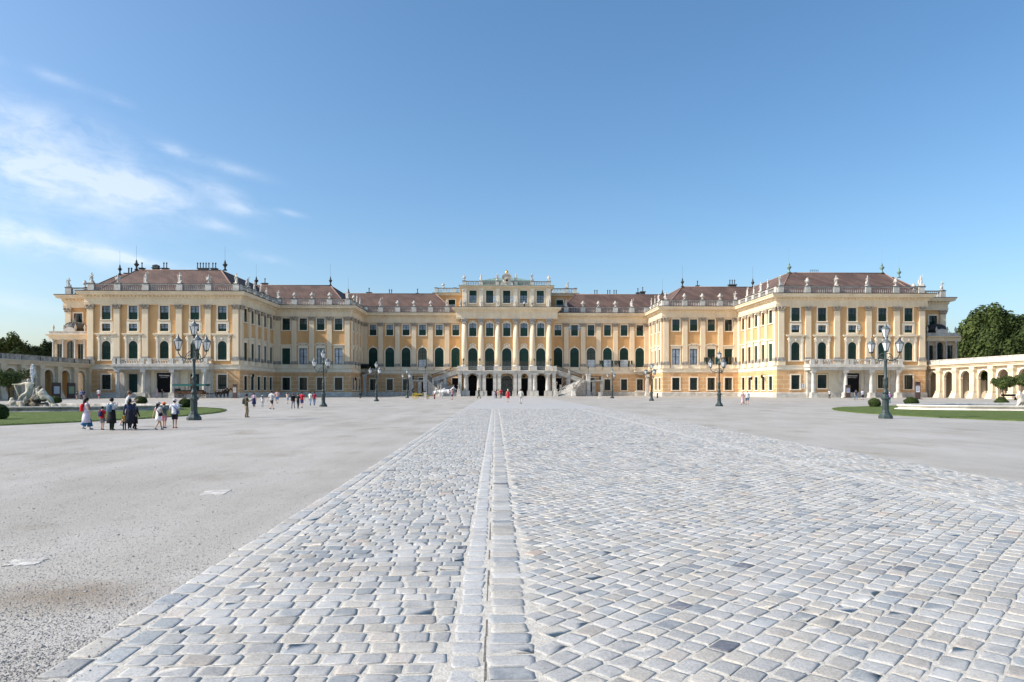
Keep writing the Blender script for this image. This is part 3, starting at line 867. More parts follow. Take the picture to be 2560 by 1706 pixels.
            s.box(-0.07, 0.07, y0 - 0.02, y1, 0, h - 0.05); s.box(-w / 2, w / 2, y0 - 0.01, y1, zs - 0.07, zs + 0.07)
            for k in range(1, 4): s.box(-w / 2, w / 2, y0 + 0.02, y1, zs * k / 4 - 0.025, zs * k / 4 + 0.025)
            for x in (-w / 4, w / 4): s.box(x - 0.025, x + 0.025, y0 + 0.015, y1, 0, h - w * 0.14)
            if kind == 'arched_p':   # dark upper shutter half
                pts = [(x, z) for x, z in arc_pts(w, h, 12, ar)]; sh.prism([(-w / 2, h * 0.42)] + pts + [(w / 2, h * 0.42)], Matrix.Translation((0, 0.15, 0)), 0.04)
                slats(sh, -w / 2 + 0.15, -0.1, h * 0.45, zs, 0.145, 0.22); slats(sh, 0.1, w / 2 - 0.15, h * 0.45, zs, 0.145, 0.22)
            if var == 2:             # upper shutter closed, casement and lower shutters swung open
                pts = arc_pts(w, h, 12, ar); sh.prism([(-w / 2, h * 0.40)] + pts + [(w / 2, h * 0.40)], Matrix.Translation((0, 0.15, 0)), 0.04)
                slats(sh, -w / 2 + 0.12, -0.08, h * 0.42, zs, 0.145); slats(sh, 0.08, w / 2 - 0.12, h * 0.42, zs, 0.145)
                for sg in (-1, 1):
                    Mx = Matrix.Translation((sg * w / 2, -0.1, 0)) @ Matrix.Rotation(-sg * radians(18), 4, 'Z')
                    xa, xb = (0, 1.05) if sg > 0 else (-1.05, 0)
                    sh.box(xa, xb, -0.05, 0.0, 0.02, 1.75, Mx)
                    for kk in range(9): sh.box(xa + 0.1, xb - 0.1, -0.08, -0.05, 0.15 + kk * 0.17, 0.25 + kk * 0.17, Mx)
    elif kind in ('ground', 'ground_c', 'ground_w'):
        gl = pane_poly(w, h, 0, 0.27); bars(s, w, 0, h, 4, 4 if kind != 'ground_w' else 3, 0.05, y0, y1, 0.09)
        for k in range(1, 6): s.box(-w / 2 + w * k / 6 - 0.012, -w / 2 + w * k / 6 + 0.012, 0.05, 0.075, 0, h)
        for k in range(1, 7): s.box(-w / 2, w / 2, 0.053, 0.072, h * k / 7 - 0.012, h * k / 7 + 0.012)
    elif kind == 'lower':
        gl = pane_poly(w, h, 0, 0.27)
        if var >= 4:     # closed shutters
            sh.box(-w / 2, w / 2, 0.17, 0.25, 0, h)
            for (a, b_) in ((-w / 2 + 0.12, -0.1), (0.1, w / 2 - 0.12)):
                slats(sh, a, b_, 0.15, h * 0.48, 0.165); slats(sh, a, b_, h * 0.52, h - 0.12, 0.165)
            s.box(-0.05, 0.05, 0.1, 0.2, 0, h)
        elif var >= 2:
            gm = GLASS_D; bars(s, w, 0, h, 2, 2, 0.07, y0, y1, 0.1)
            sh.box(-w / 2, w / 2, 0.14, 0.19, h * 0.48, h); slats(sh, -w / 2 + 0.1, w / 2 - 0.1, h * 0.5, h - 0.1, 0.135)
            for sg in (-1, 1):
                Mx = Matrix.Translation((sg * w / 2, -0.1, 0)) @ Matrix.Rotation(-sg * radians(18), 4, 'Z')
                xa, xb = (0, 0.95) if sg > 0 else (-0.95, 0)
                sh.box(xa, xb, -0.05, 0.0, 0.02, 1.8, Mx)
                for kk in range(9): sh.box(xa + 0.1, xb - 0.1, -0.08, -0.05, 0.15 + kk * 0.17, 0.25 + kk * 0.17, Mx)
        else:
            gm = GLASS_L; bars(s, w, 0, h, 2, 2, 0.08, y0, y1, 0.13)
    elif kind == 'attic':
        gm = GLASS_L; gl = pane_poly(w, h, 0, 0.26, 0, h * 0.64); bars(s, w, 0, h * 0.64, 4, 4, 0.05, y0, y1, 0.09); s.box(-w / 2, w / 2, y0 - 0.01, y1, h * 0.32 - 0.05, h * 0.32 + 0.05)
        sh.box(-w / 2, w / 2, 0.16, 0.25, h * 0.64, h); slats(sh, -w / 2 + 0.1, w / 2 - 0.1, h * 0.66, h - 0.08, 0.155)
        if var == 1: gm = GLASS_D
    elif kind in ('gate', 'gate_mid'):
        gl = pane_poly(w, h, ar, 0.40); gm = DARK if kind == 'gate' else mat('garden_seen_through_gate', (0.10, 0.125, 0.12), 0.15, 0.9, 1.3, spec=0.9, second=(0.01, 0.014, 0.014))
        zs = h - w / 2 * ar
        s.box(-w / 2, w / 2, 0.14, 0.22, zs - 0.06, zs + 0.06)
        for k in range(9):
            x = -w / 2 + w * (k + 0.5) / 9; s.box(x - 0.02, x + 0.02, 0.17, 0.2, 0, h - (0.08 if 2 < k < 6 else 0.75 if k in (0, 8) else 0.4))
        for k in range(6):
            a = pi * (k + 0.5) / 6; s.tube([(0, 0.18, zs), (-w * 0.47 * cos(a), 0.18, zs + w * 0.47 * ar * sin(a))], 0.025, 5)
        s.box(-w / 2, w / 2, 0.15, 0.21, 1.15, 1.25)
        for sx in (-1, 1): s.strip([(sx * w / 4 + 0.34 * cos(a * pi / 6), zs * 0.66 + 0.34 * sin(a * pi / 6)) for a in range(13)], [(sx * w / 4 + 0.42 * cos(a * pi / 6), zs * 0.66 + 0.42 * sin(a * pi / 6)) for a in range(13)], I4, 0.15, 0.2)
    else:
        gl = pane_poly(w, h, 0, 0.40); gm = DARK
        s.box(-w / 2, -w / 2 + 0.1, 0.2, 0.3, 0, h); s.box(w / 2 - 0.1, w / 2, 0.2, 0.3, 0, h); s.box(-w / 2, w / 2, 0.21, 0.29, h - 0.12, h)
        if kind == 'door_c':
            for k in range(1, 7): s.box(-w / 2 + w * k / 7 - 0.02, -w / 2 + w * k / 7 + 0.02, 0.22, 0.26, 0, h)
            for z in (1.1, 2.0, 2.7, 3.6): s.box(-w / 2, w / 2, 0.225, 0.255, z - 0.03, z + 0.03)
        elif kind == 'door_o':
            for sx in (-1, 1):
                for (a, b_) in ((0.3, 1.9), (2.1, 3.3), (3.5, 4.4)): s.box(sx * 0.46 - 0.3, sx * 0.46 + 0.3, 0.24, 0.3, a, b_)
            s.box(-w / 2, w / 2, 0.3, 0.34, 0, h)
    gl.build('pane', gm, root)
    s.build('sash' if not door else 'door_leaf', FRAMEG if kind not in ('gate', 'gate_mid', 'door_c') else IRON, root)
    if sh.v: sh.build('shutter', GREEN, root)
    PROTO[key] = root; STORE.append(root)
    return root
USED = set()
def put(kind, var, M, rz, u, zb, parent=palace):
    o = make_window(kind, var)
    p = M @ Vector((u, 0, zb))
    if (kind, var) in USED: o = dup(o, parent)
    USED.add((kind, var))
    o.parent = parent; o.location = p; o.rotation_euler = (0, 0, rz)
    return o

# ---- pilasters ----
def make_pilaster():
    b = MB()
    b.box(-0.60, 0.60, -0.36, 0.02, 8.5, 18.35)
    b.box(-0.80, 0.80, -0.50, 0.02, 6.85, 7.72)
    r = b.build('pilaster', CREAM)
    b = MB()
    for z0, z1, w, d in ((7.72, 7.95, 0.86, 0.56), (7.95, 8.2, 0.76, 0.47), (8.2, 8.5, 0.68, 0.42)): b.box(-w, w, -d, 0.01, z0, z1)
    b.build('base', STONE, r)
    b = MB()
    b.loft([(0, 0, 18.35, 0.62, 0.40), (0, 0, 18.45, 0.68, 0.44), (0, 0, 18.9, 0.72, 0.48), (0, 0, 19.1, 0.85, 0.55)], 4, False, M=Matrix.Translation((0, 0.0, 0)) @ Matrix.Rotation(0, 4, 'Z'))
    b.box(-0.66, 0.66, -0.44, 0.02, 18.3, 18.42); b.box(-0.62, 0.62, -0.42, 0.01, 18.4, 19.1); b.box(-0.90, 0.90, -0.58, 0.02, 19.08, 19.26)
    for s in (-1, 1):
        b.ball((s * 0.70, -0.42, 18.92), 0.24, 8, 6); b.ball((s * 0.32, -0.44, 18.60), 0.19, 7, 5); b.ball((s * 0.64, -0.36, 18.56), 0.17, 7, 5)
    b.ball((0, -0.48, 18.95), 0.18, 7, 5); b.ball((0, -0.44, 18.6), 0.16, 7, 5)
    b.build('capital', CAPM, r)
    return r
PIL = [None]
def pilaster(M, rz, u):
    if PIL[0] is None:
        o = PIL[0] = make_pilaster()
    else: o = dup(PIL[0])
    o.parent = palace; p = M @ Vector((u, 0, 0)); o.location = p; o.rotation_euler = (0, 0, rz)

# ---- balustrade run ----
BALM = mat('grey_baluster_stone', (0.42, 0.40, 0.37), 0.9, 0.4, 1.5, second=(0.25, 0.24, 0.22))  # darker grey than the pedestals and rails
BAL = [(0.075, 0), (0.075, 0.06), (0.045, 0.1), (0.10, 0.32), (0.055, 0.62), (0.04, 0.72), (0.075, 0.78), (0.075, 0.84)]
def balusters(b, M, u0, u1, z0, z1, step=0.42, y=0.0, r=1.0):
    n = max(1, int(round((u1 - u0) / step)))
    sc = (z1 - z0) / 0.84
    for k in range(n):
        u = u0 + (u1 - u0) * (k + 0.5) / n
        b.lathe([(q * r * 1.35, z * sc) for q, z in BAL], c=(0, 0, 0), n=6, M=M @ Matrix.Translation((u, y, z0)))
def balustrade(M, u0, u1, peds, pw=0.62, z=21.95, h=1.62, parent=palace, y=0.22, end=True, solid=()):
    b = MB()
    c = MB(); bb_ = MB()
    b.box(u0, u1, y - 0.24, y + 0.24, z, z + 0.22, M); b.box(u0, u1, y - 0.22, y + 0.22, z + h - 0.2, z + h - 0.04, M)
    edges = []
    for p in peds:
        b.box(p - pw, p + pw, y - 0.34, y + 0.34, z - 0.02, z + h, M); c.box(p - pw - 0.08, p + pw + 0.08, y - 0.42, y + 0.42, z + h, z + h + 0.12, M)
    pp = [u0 - pw] + list(peds) + [u1 + pw]
    for i in range(len(pp) - 1):
        a, e = pp[i] + pw, pp[i + 1] - pw
        if e - a > 0.5: balusters(bb_, M, a + 0.05, e - 0.05, z + 0.22, z + h - 0.2, y=y)
    c.box(u0, u1, y - 0.27, y + 0.27, z + h - 0.04, z + h + 0.04, M)
    if len(bb_.v) <= 48 * 32: b.add(bb_.v, bb_.f, True)
    o = b.build('balustrade', WHITE, parent)
    c.build('coping', DARKLEAD, o)
    if len(bb_.v) > 48 * 32: bb_.build('baluster_row', BALM, o)
    return o

# ---- walls of all sections ----
LX0, LX1 = -87.3, -56.0      # outer left front
RX0, RX1 = 56.6, 88.5
MX = 37.95
OLp = [-86.39, -81.01, -75.25, -68.34, -62.43, -56.75]; OLw = [-83.28, -77.79, -71.44, -65.18, -59.56]
ORp = [57.4, 63.17, 69.34, 76.12, 82.18, 87.6]; ORw = [60.53, 66.21, 72.68, 79.15, 84.8]
MLp = [-55.3, -51.44, -47.24, -43.01, -38.72]; MLw = [-53.4, -49.3, -45.13, -40.84]
MRp = [38.75, 43.36, 47.77, 52.12, 55.95]; MRw = [41.19, 45.54, 49.89, 54.12]
CLp = [-37.3, -33.21, -28.76, -24.45, -20.06, -15.73]; CLw = [-35.2, -30.82, -26.54, -22.22, -17.8, -13.43]
CRp = [15.87, 20.34, 24.49, 29.0, 33.42, 37.3]; CRw = [13.66, 18.06, 22.47, 26.85, 31.29, 35.5]
SOw = [146.3 + 4.07 * i for i in range(5)]; SOp = [143.75] + [148.33 + 4.07 * i for i in range(4)] + [165.0]
SMw = [168.9, 172.8, 176.8]; SMp = [166.7, 170.85, 174.8, 178.8]
def section(MR, u0, u1, wins, pils, bayspec, gspec, portico=None, ztop=19.3):
    M, rz = MR
    up = MB(); lo = MB(); ops = []; gops = []
    for i, u in enumerate(wins):
        for (kind, var, zb) in bayspec(i): ops.append((u, WK[kind][0], zb, WK[kind][1], WK[kind][2])); put(kind, var, M, rz, u, zb)
        for (kind, var, zb) in gspec(i): gops.append((u, WK[kind][0], zb, WK[kind][1], WK[kind][2])); put(kind, var, M, rz, u, zb)
    wall(up, M, u0, u1, 6.0, ztop, ops)
    wall(lo, M, u0, u1, 0.0, 6.0, gops)
    up.build('wall', OCHRE, palace); lo.build('ground_wall', RUST, palace)
    for p in pils: pilaster(M, rz, p)
    run = balustrade(M, u0, u1, [p for p in pils])
outer_spec = lambda vs: (lambda i: [('upper', vs[i], 16.15), ('mezzanine', 0 if vs[i] != 3 else 2, 13.76), ('arched_small', 0, 7.85)])
section(FRONT(YO), LX0, LX1, OLw, OLp, outer_spec([0, 0, 0, 0, 0]), lambda i: [[('ground', 0, 1.75)], [('door_o', 0, 0.15)], [('door_big', 0, 0.05)], [('door_o', 0, 0.15)], [('ground', 0, 1.75)]][i])
section(FRONT(YO), RX0, RX1, ORw, ORp, outer_spec([2, 2, 2, 2, 2]), lambda i: [[('ground', 0, 1.75)], [('ground_w', 0, 1.95)], [('door_big', 0, 0.05)], [('ground_w', 0, 1.95)], [('ground', 0, 1.75)]][i])
mid = lambda lv, uv: (lambda i: [('upper', uv[i], 16.0), ('lower', lv[i], 7.75)])
gm_ = lambda i: [('ground', 0, 1.55)]
section(FRONT(YM), LX1, -MX, MLw, MLp, mid([2 + 2, 1, 1, 0], [2, 2, 2, 2]), gm_)
section(FRONT(YM), MX, RX0, MRw, MRp, mid([0, 1, 3, 2], [2, 2, 2, 3]), gm_)
side_l = mid([4, 5, 1, 1, 4], [2, 2, 2, 2, 2]); side_r = mid([4, 5, 5, 5, 4], [2, 2, 2, 2, 2])
section(LSIDE(LX1), YO, YM, SOw, SOp, side_l, gm_)
section(RSIDE(RX0), -YM, -YO, [-y for y in SOw][::-1], [-y for y in SOp][::-1], side_r, gm_)
section(LSIDE(-MX), YM, YC, SMw, SMp, mid([4, 5, 4], [2, 2, 2]), gm_)
section(RSIDE(MX), -YC, -YM, [-y for y in SMw][::-1], [-y for y in SMp][::-1], mid([4, 5, 4], [2, 2, 2]), gm_)
def cspec(av, uv): return lambda i: [('upper', uv[i], 15.95), ('arched', av[i], 7.6)]
section(FRONT(YC), -MX, -12.2, CLw, CLp, cspec([0, 0, 0, 1, 0, 0], [0, 0, 1, 0, 0, 0]), lambda i: [('ground_c', 0, 1.45)] if i < 3 else [('door_c', 0, 0.1)] if i in (3, 5) else [])
section(FRONT(YC), 12.2, MX, CRw, CRp, cspec([0, 0, 1, 2, 2, 0], [0, 2, 2, 2, 2, 2]), lambda i: [('ground_c', 0, 1.45)] if i > 2 else [('door_c', 0, 0.1)] if i in (0, 2) else [])

# cornices, entablature, string course, plinth of the low wings
XRL, XRR = -95.3, 96.9
pathL = [(XRL, 190), (XRL, YR), (LX0, YR), (LX0, YO), (LX1, YO), (LX1, YM), (-MX, YM), (-MX, YC), (-12.2, YC)]
pathR = [(12.2, YC), (MX, YC), (MX, YM), (RX0, YM), (RX0, YO), (RX1, YO), (RX1, YR), (XRR, YR), (XRR, 190)]
ENT = [(0.0, 19.22), (0.34, 19.22), (0.34, 19.62), (0.40, 19.62), (0.40, 19.72), (0.30, 19.74), (0.30, 20.55), (0.0, 20.55)]
COR = [(0.0, 20.52), (0.42, 20.52), (0.50, 20.72), (0.50, 21.02), (0.9, 21.12), (1.32, 21.22), (1.32, 21.5), (1.42, 21.56), (1.52, 21.78), (1.52, 21.86), (0.0, 21.96)]
STR = [(0.0, 5.85), (0.10, 5.85), (0.14, 6.0), (0.14, 6.55), (0.26, 6.65), (0.30, 6.85), (0.0, 6.87)]
PED = [(0.0, 6.87), (0.06, 6.87), (0.06, 7.55), (0.12, 7.6), (0.12, 7.68), (0.0, 7.7)]
PLI = [(0.0, 0.0), (0.22, 0.0), (0.22, 0.9), (0.14, 1.05), (0.0, 1.06)]
def dentils(b, path, off=0.5, z0=20.80, z1=21.08, step=0.74, w=0.36, d=0.34):
    for i in range(len(path) - 1):
        a, c = Vector(path[i]), Vector(path[i + 1]); L = (c - a).length; dr = (c - a) / L; nrm = Vector((dr.y, -dr.x))
        ang = atan2(dr.y, dr.x)
        n = int(L / step)
        for k in range(n):
            p = a + dr * (k + 0.5) * L / n
            b.box(-w / 2, w / 2, -off - d, -off + 0.02, z0, z1, RZ(ang, (p.x, p.y, 0)))
for P in (pathL, pathR):
    b = MB(); b.sweep(P, ENT); b.build('entablature', CREAM, palace)
    b = MB(); b.sweep(P, COR); dentils(b, P); o = b.build('cornice', CREAM, palace)
    b = MB(); b.sweep(P, [(0.0, 21.962), (1.50, 21.868), (1.58, 21.90), (1.58, 22.0), (0.0, 22.06)]); b.build('gutter', DARKLEAD, o)
    b = MB(); b.sweep(P, STR); b.build('string_course', CREAM_L, palace)
    b = MB(); b.sweep(P, PLI); b.build('plinth', STONE if False else WHITE, palace)

# recessed end bays
for sg, x0, x1 in ((-1, XRL, LX0), (1, RX1, XRR)):
    M, rz = FRONT(YR)
    b = MB(); wpos = [x0 + 4.2, x0 + 8.6] if sg < 0 else [x0 + 3.1]
    wpos = [-92.6, -88.6] if sg < 0 else [94.0]
    wall(b, M, x0, x1, 0, 19.3, [(u, WK['upper'][0], 15.2, WK['upper'][1], 0) for u in wpos]); b.build('wall', OCHRE, palace)
    for u in wpos: put('upper', 4 if False else 2, M, rz, u, 15.2)
    xo = x0 if sg < 0 else x1
    b = MB(); b.quad((xo, YR, 0), (xo, 190, 0), (xo, 190, 20), (xo, YR, 20)); 
    xi = x1 if sg < 0 else x0
    b.quad((xi, YO, 0), (xi, YR, 0), (xi, YR, 20), (xi, YO, 20)); b.build('wall', OCHRE, palace)
    for u in ([-94.6, -90.1] if sg < 0 else [90.6, 96.1]): pilaster(M, rz, u)
    Mx, rz2 = (RSIDE(xo) if sg < 0 else LSIDE(xo))
    balustrade(M, x0, x1, [-94.7, -89.6] if sg < 0 else [89.8, 96.2])

# ---- central projection ----
M, rz = FRONT(YP)
CW = [-8.8, -4.45, 0.0, 4.45, 8.8]
ops = []; gops = []
for i, u in enumerate(CW):
    put('upper_p', 0, M, rz, u, 15.5); ops.append((u, 1.85, 15.5, 3.45, 0.35))
    put('arched_p', 1, M, rz, u, 6.65); ops.append((u, 2.42, 6.65, 5.75, 1.0))
    k = ['gate', 'door_c', 'gate_mid', 'door_c', 'gate'][i]
    put(k, 0, M, rz, u, 0.02); gops.append((u, WK[k][0], 0.02, WK[k][1], WK[k][2]))
b = MB(); wall(b, M, -12.2, 12.2, 6.0, 20.0, ops); b.build('wall', OCHRE, palace)
b = MB(); wall(b, M, -12.2, 12.2, 0, 6.0, gops)
b.build('ground_wall', mat('portico_yellow_stucco', (0.70, 0.46, 0.20), 0.9, 0.1, 0.5), palace)
b = MB()
for s in (-1, 1): b.quad((s * 12.2, YP, 0), (s * 12.2, YC, 0), (s * 12.2, YC, 23), (s * 12.2, YP, 23))
b.build('wall', CREAM, palace)
cp = [(-12.2, YC + 4), (-12.2, YP), (12.2, YP), (12.2, YC + 4)]
b = MB(); b.sweep(cp, [(0, 19.95), (0.95, 19.95), (0.95, 20.3), (1.0, 20.35), (0.92, 20.4), (0.92, 21.7), (0, 21.7)]); b.build('entablature', CREAM, palace)
b = MB(); b.sweep(cp, [(0, 21.68), (1.02, 21.68), (1.15, 21.9), (1.15, 22.05), (1.75, 22.3), (1.75, 22.62), (1.95, 22.85), (0, 22.9)]); o = b.build('cornice', CREAM, palace)
b = MB(); b.sweep(cp, [(0, 22.903), (1.94, 22.853), (2.0, 22.88), (2.0, 22.97), (0, 23.02)]); b.build('gutter', DARKLEAD, o)
b = MB(); b.box(-12.2, 12.2, YP, YC + 8, 22.6, 22.95); b.build('terrace', STONE, palace)
def make_column(r=0.72, z0=7.6, z1=18.6):
    b = MB(); b.lathe([(r * 1.0, z0 + 0.4), (r * 1.0, z0 + 3), (r * 0.97, z0 + 6), (r * 0.86, z1)], n=20); b.box(-r * 1.35, r * 1.35, -r * 1.35, r * 1.35, 6.5, z0 - 0.02)
    o = b.build('column', CREAM, palace)
    b = MB(); b.lathe([(r * 1.3, z0 - 0.02), (r * 1.3, z0 + 0.1), (r * 1.12, z0 + 0.2), (r * 1.2, z0 + 0.32), (r * 1.02, z0 + 0.42)], n=20); b.build('base', WHITE, o)
    b = MB(); b.lathe([(r * 0.88, z1 - 0.02), (r * 0.98, z1 + 0.05), (r * 0.95, z1 + 0.5), (r * 1.1, z1 + 1.1)], n=16); b.box(-r * 1.25, r * 1.25, -r * 1.25, r * 1.25, z1 + 1.1, z1 + 1.36)
    for k in range(8):
        a = pi * k / 4 + pi / 8; b.ball((r * 0.98 * cos(a), r * 0.98 * sin(a), z1 + 0.32), 0.2, 6, 5)
    for k in range(4):
        a = pi * k / 2 + pi / 4; b.ball((r * 1.25 * cos(a), r * 1.25 * sin(a), z1 + 0.9), 0.24, 7, 5)
    b.build('capital', mat('pale_capital_stone', (0.52, 0.48, 0.42), 0.9, 0.5, 4, 0.5, 6, second=(0.33, 0.30, 0.26)), o)
    return o
c0 = None
for x in (-10.95, -6.65, -2.33, 2.33, 6.65, 10.95):
    if c0 is None: c0 = make_column(); o = c0
    else: o = dup(c0, palace)
    o.location = (x, YP - 0.15, 0)
# attic storey
YA = 178.6
M, rz = FRONT(YA)
b = MB(); wall(b, M, -11.6, 11.6, 22.9, 28.6, [(u, 1.9, 24.25, 3.3, 0) for u in CW]); b.quad((-11.6, YA, 22.9), (-11.6, 196, 22.9), (-11.6, 196, 28.6), (-11.6, YA, 28.6)); b.quad((11.6, YA, 22.9), (11.6, 196, 22.9), (11.6, 196, 28.6), (11.6, YA, 28.6))
b.quad((-11.6, YA, 28.55), (11.6, YA, 28.55), (11.6, 196, 28.55), (-11.6, 196, 28.55)); b.build('attic_wall', CREAM, palace)
for i, u in enumerate(CW): put('attic', 1 if i in (1, 2) else 0, M, rz, u, 24.25)
for x in (-10.95, -6.65, -2.33, 2.33, 6.65, 10.95):
    b = MB(); b.box(x - 0.5, x + 0.5, YA - 0.25, YA + 0.01, 22.95, 27.3); b.box(x - 0.62, x + 0.62, YA - 0.32, YA + 0.01, 27.3, 28.0)
    for s in (-1, 1): b.ball((x + s * 0.4, YA - 0.32, 27.6), 0.2, 6, 4)
    b.build('attic_pilaster', CREAM_L, palace)
ap = [(-11.6, 196), (-11.6, YA), (11.6, YA), (11.6, 196)]
b = MB(); b.sweep(ap, [(0, 28.0), (0.3, 28.0), (0.35, 28.3), (0.85, 28.5), (0.9, 28.7), (0, 28.75)]); o = b.build('cornice', CREAM, palace)
b = MB(); b.sweep(ap, [(0, 28.753), (0.88, 28.703), (0.93, 28.74), (0.93, 28.84), (0, 28.95)]); b.build('gutter', COPPER, o)
balustrade(FRONT(YA)[0], -11.6, 11.6, [-11.1, -6.65, -2.45, 2.45, 6.65, 11.1], pw=0.42, z=28.85, h=1.15)
b = MB(); b.loft([(0, 188, 28.9, 10.2, 8.5), (0, 188, 30.4, 9.4, 7.6), (0, 188, 31.3, 6.5, 5.0), (0, 188, 32.0, 2.4, 1.5)], 4, False, M=Matrix.Translation((0, 188, 0)) @ Matrix.Rotation(pi / 4, 4, 'Z') @ Matrix.Translation((0, -188, 0)))
bb = MB(); bb.add([(-6.6, 180.5, 29.6), (6.6, 180.5, 29.6), (6.6, 194, 29.6), (-6.6, 194, 29.6), (-6.6, 180.5, 30.5), (6.6, 180.5, 30.5), (6.6, 194, 30.5), (-6.6, 194, 30.5), (-3.0, 185, 31.9), (3.0, 185, 31.9), (3.0, 190, 31.9), (-3.0, 190, 31.9)],
  [(0, 1, 5, 4), (1, 2, 6, 5), (2, 3, 7, 6), (3, 0, 4, 7), (4, 5, 9, 8), (5, 6, 10, 9), (6, 7, 11, 10), (7, 4, 8, 11), (8, 9, 10, 11)])
bb.build('dome_roof', COPPER, palace)
# clock gable with gilt orb
b = MB(); Mc = Matrix.Translation((0, YA - 0.5, 0))
cg = [(-1.7, 28.9), (-1.6, 29.4), (-1.15, 29.9), (-1.1, 30.4), (-1.25, 31.0), (-0.95, 31.45), (-0.5, 31.75), (0, 31.85), (0.5, 31.75), (0.95, 31.45), (1.25, 31.0), (1.1, 30.4), (1.15, 29.9), (1.6, 29.4), (1.7, 28.9)]
b.prism(cg, Mc, 0.7)
b.strip([(1.18 * cos(pi * (8.8 - k) / 8), 30.9 + 0.85 * sin(pi * (8.8 - k) / 8)) for k in range(10)][::1], [(1.38 * cos(pi * (8.8 - k) / 8), 30.9 + 1.05 * sin(pi * (8.8 - k) / 8)) for k in range(10)], Mc, -0.25, 0.1)
cl = b.build('clock_gable', WHITE, palace)
b = MB(); b.lathe([(0.92, 0), (0.92, 0.08), (0.82, 0.12)], n=28, M=Matrix.Translation((0, YA - 0.5, 30.15)) @ Matrix.Rotation(pi / 2, 4, 'X')); b.build('clock_face', MARBLE, cl)
b = MB(); b.lathe([(0.34, 0.13), (0.34, 0.17)], n=20, M=Matrix.Translation((0, YA - 0.5, 30.15)) @ Matrix.Rotation(pi / 2, 4, 'X'))
for k in range(12):
    a = k * pi / 6; b.box(-0.022, 0.022, YA - 0.66, YA - 0.62, 0.58, 0.74, Matrix.Translation((0, 0, 30.15)) @ Matrix.Rotation(a, 4, 'Y'))
b.box(-0.03, 0.03, YA - 0.69, YA - 0.66, -0.05, 0.62, Matrix.Translation((0, 0, 30.15)) @ Matrix.Rotation(0.5, 4, 'Y'))
b.box(-0.035, 0.035, YA - 0.70, YA - 0.67, -0.05, 0.42, Matrix.Translation((0, 0, 30.15)) @ Matrix.Rotation(-1.2, 4, 'Y'))
b.build('clock_hands', IRON, cl)
b = MB(); b.ball((0, YA - 0.2, 32.25), 0.46, 14, 10); b.lathe([(0.5, 31.8), (0.55, 31.9), (0.3, 32.0)], c=(0, YA - 0.2, 0), n=12); b.box(-0.05, 0.05, YA - 0.25, YA - 0.15, 32.65, 33.05); b.box(-0.15, 0.15, YA - 0.24, YA - 0.16, 32.82, 32.9)
b.build('gilt_orb', GOLD, cl)
# side blocks behind the attic
for s in (-1, 1):
    x0, x1 = (-19.8, -11.6) if s < 0 else (11.6, 19.8)
    M, rz = FRONT(190.0)
    b = MB(); wpos = [-15.0] if s < 0 else [15.0]
    wall(b, M, x0, x1, 22, 28.3, [(u, 1.9, 23.3, 3.3, 0) for u in wpos]); xo = x0 if s < 0 else x1
    b.quad((xo, 190, 22), (xo, 200, 22), (xo, 200, 28.3), (xo, 190, 28.3)); b.quad((x0, 190, 28.25), (x1, 190, 28.25), (x1, 200, 28.25), (x0, 200, 28.25))
    b.build('attic_wall', OCHRE if s < 0 else OCHRE, palace)
    for u in wpos: put('attic', 0, M, rz, u, 23.3)
    P = [(x0, 200), (x0, 190), (x1, 190)] if s < 0 else [(x0, 190), (x1, 190), (x1, 200)]
    b = MB(); b.sweep(P, [(0, 27.8), (0.25, 27.8), (0.3, 28.1), (0.6, 28.3), (0.6, 28.4), (0, 28.45)]); o = b.build('cornice', CREAM, palace)
    b = MB(); b.sweep(P, [(0, 28.453), (0.58, 28.403), (0.64, 28.43), (0.64, 28.52), (0, 28.6)]); b.build('gutter', COPPER, o)
    balustrade(M, x0, x1, [x0 + 0.4, (x0 + x1) / 2 - s * 1.5, ] if s < 0 else [(x0 + x1) / 2 + 1.0, x1 - 0.4], pw=0.4, z=28.5, h=1.35)

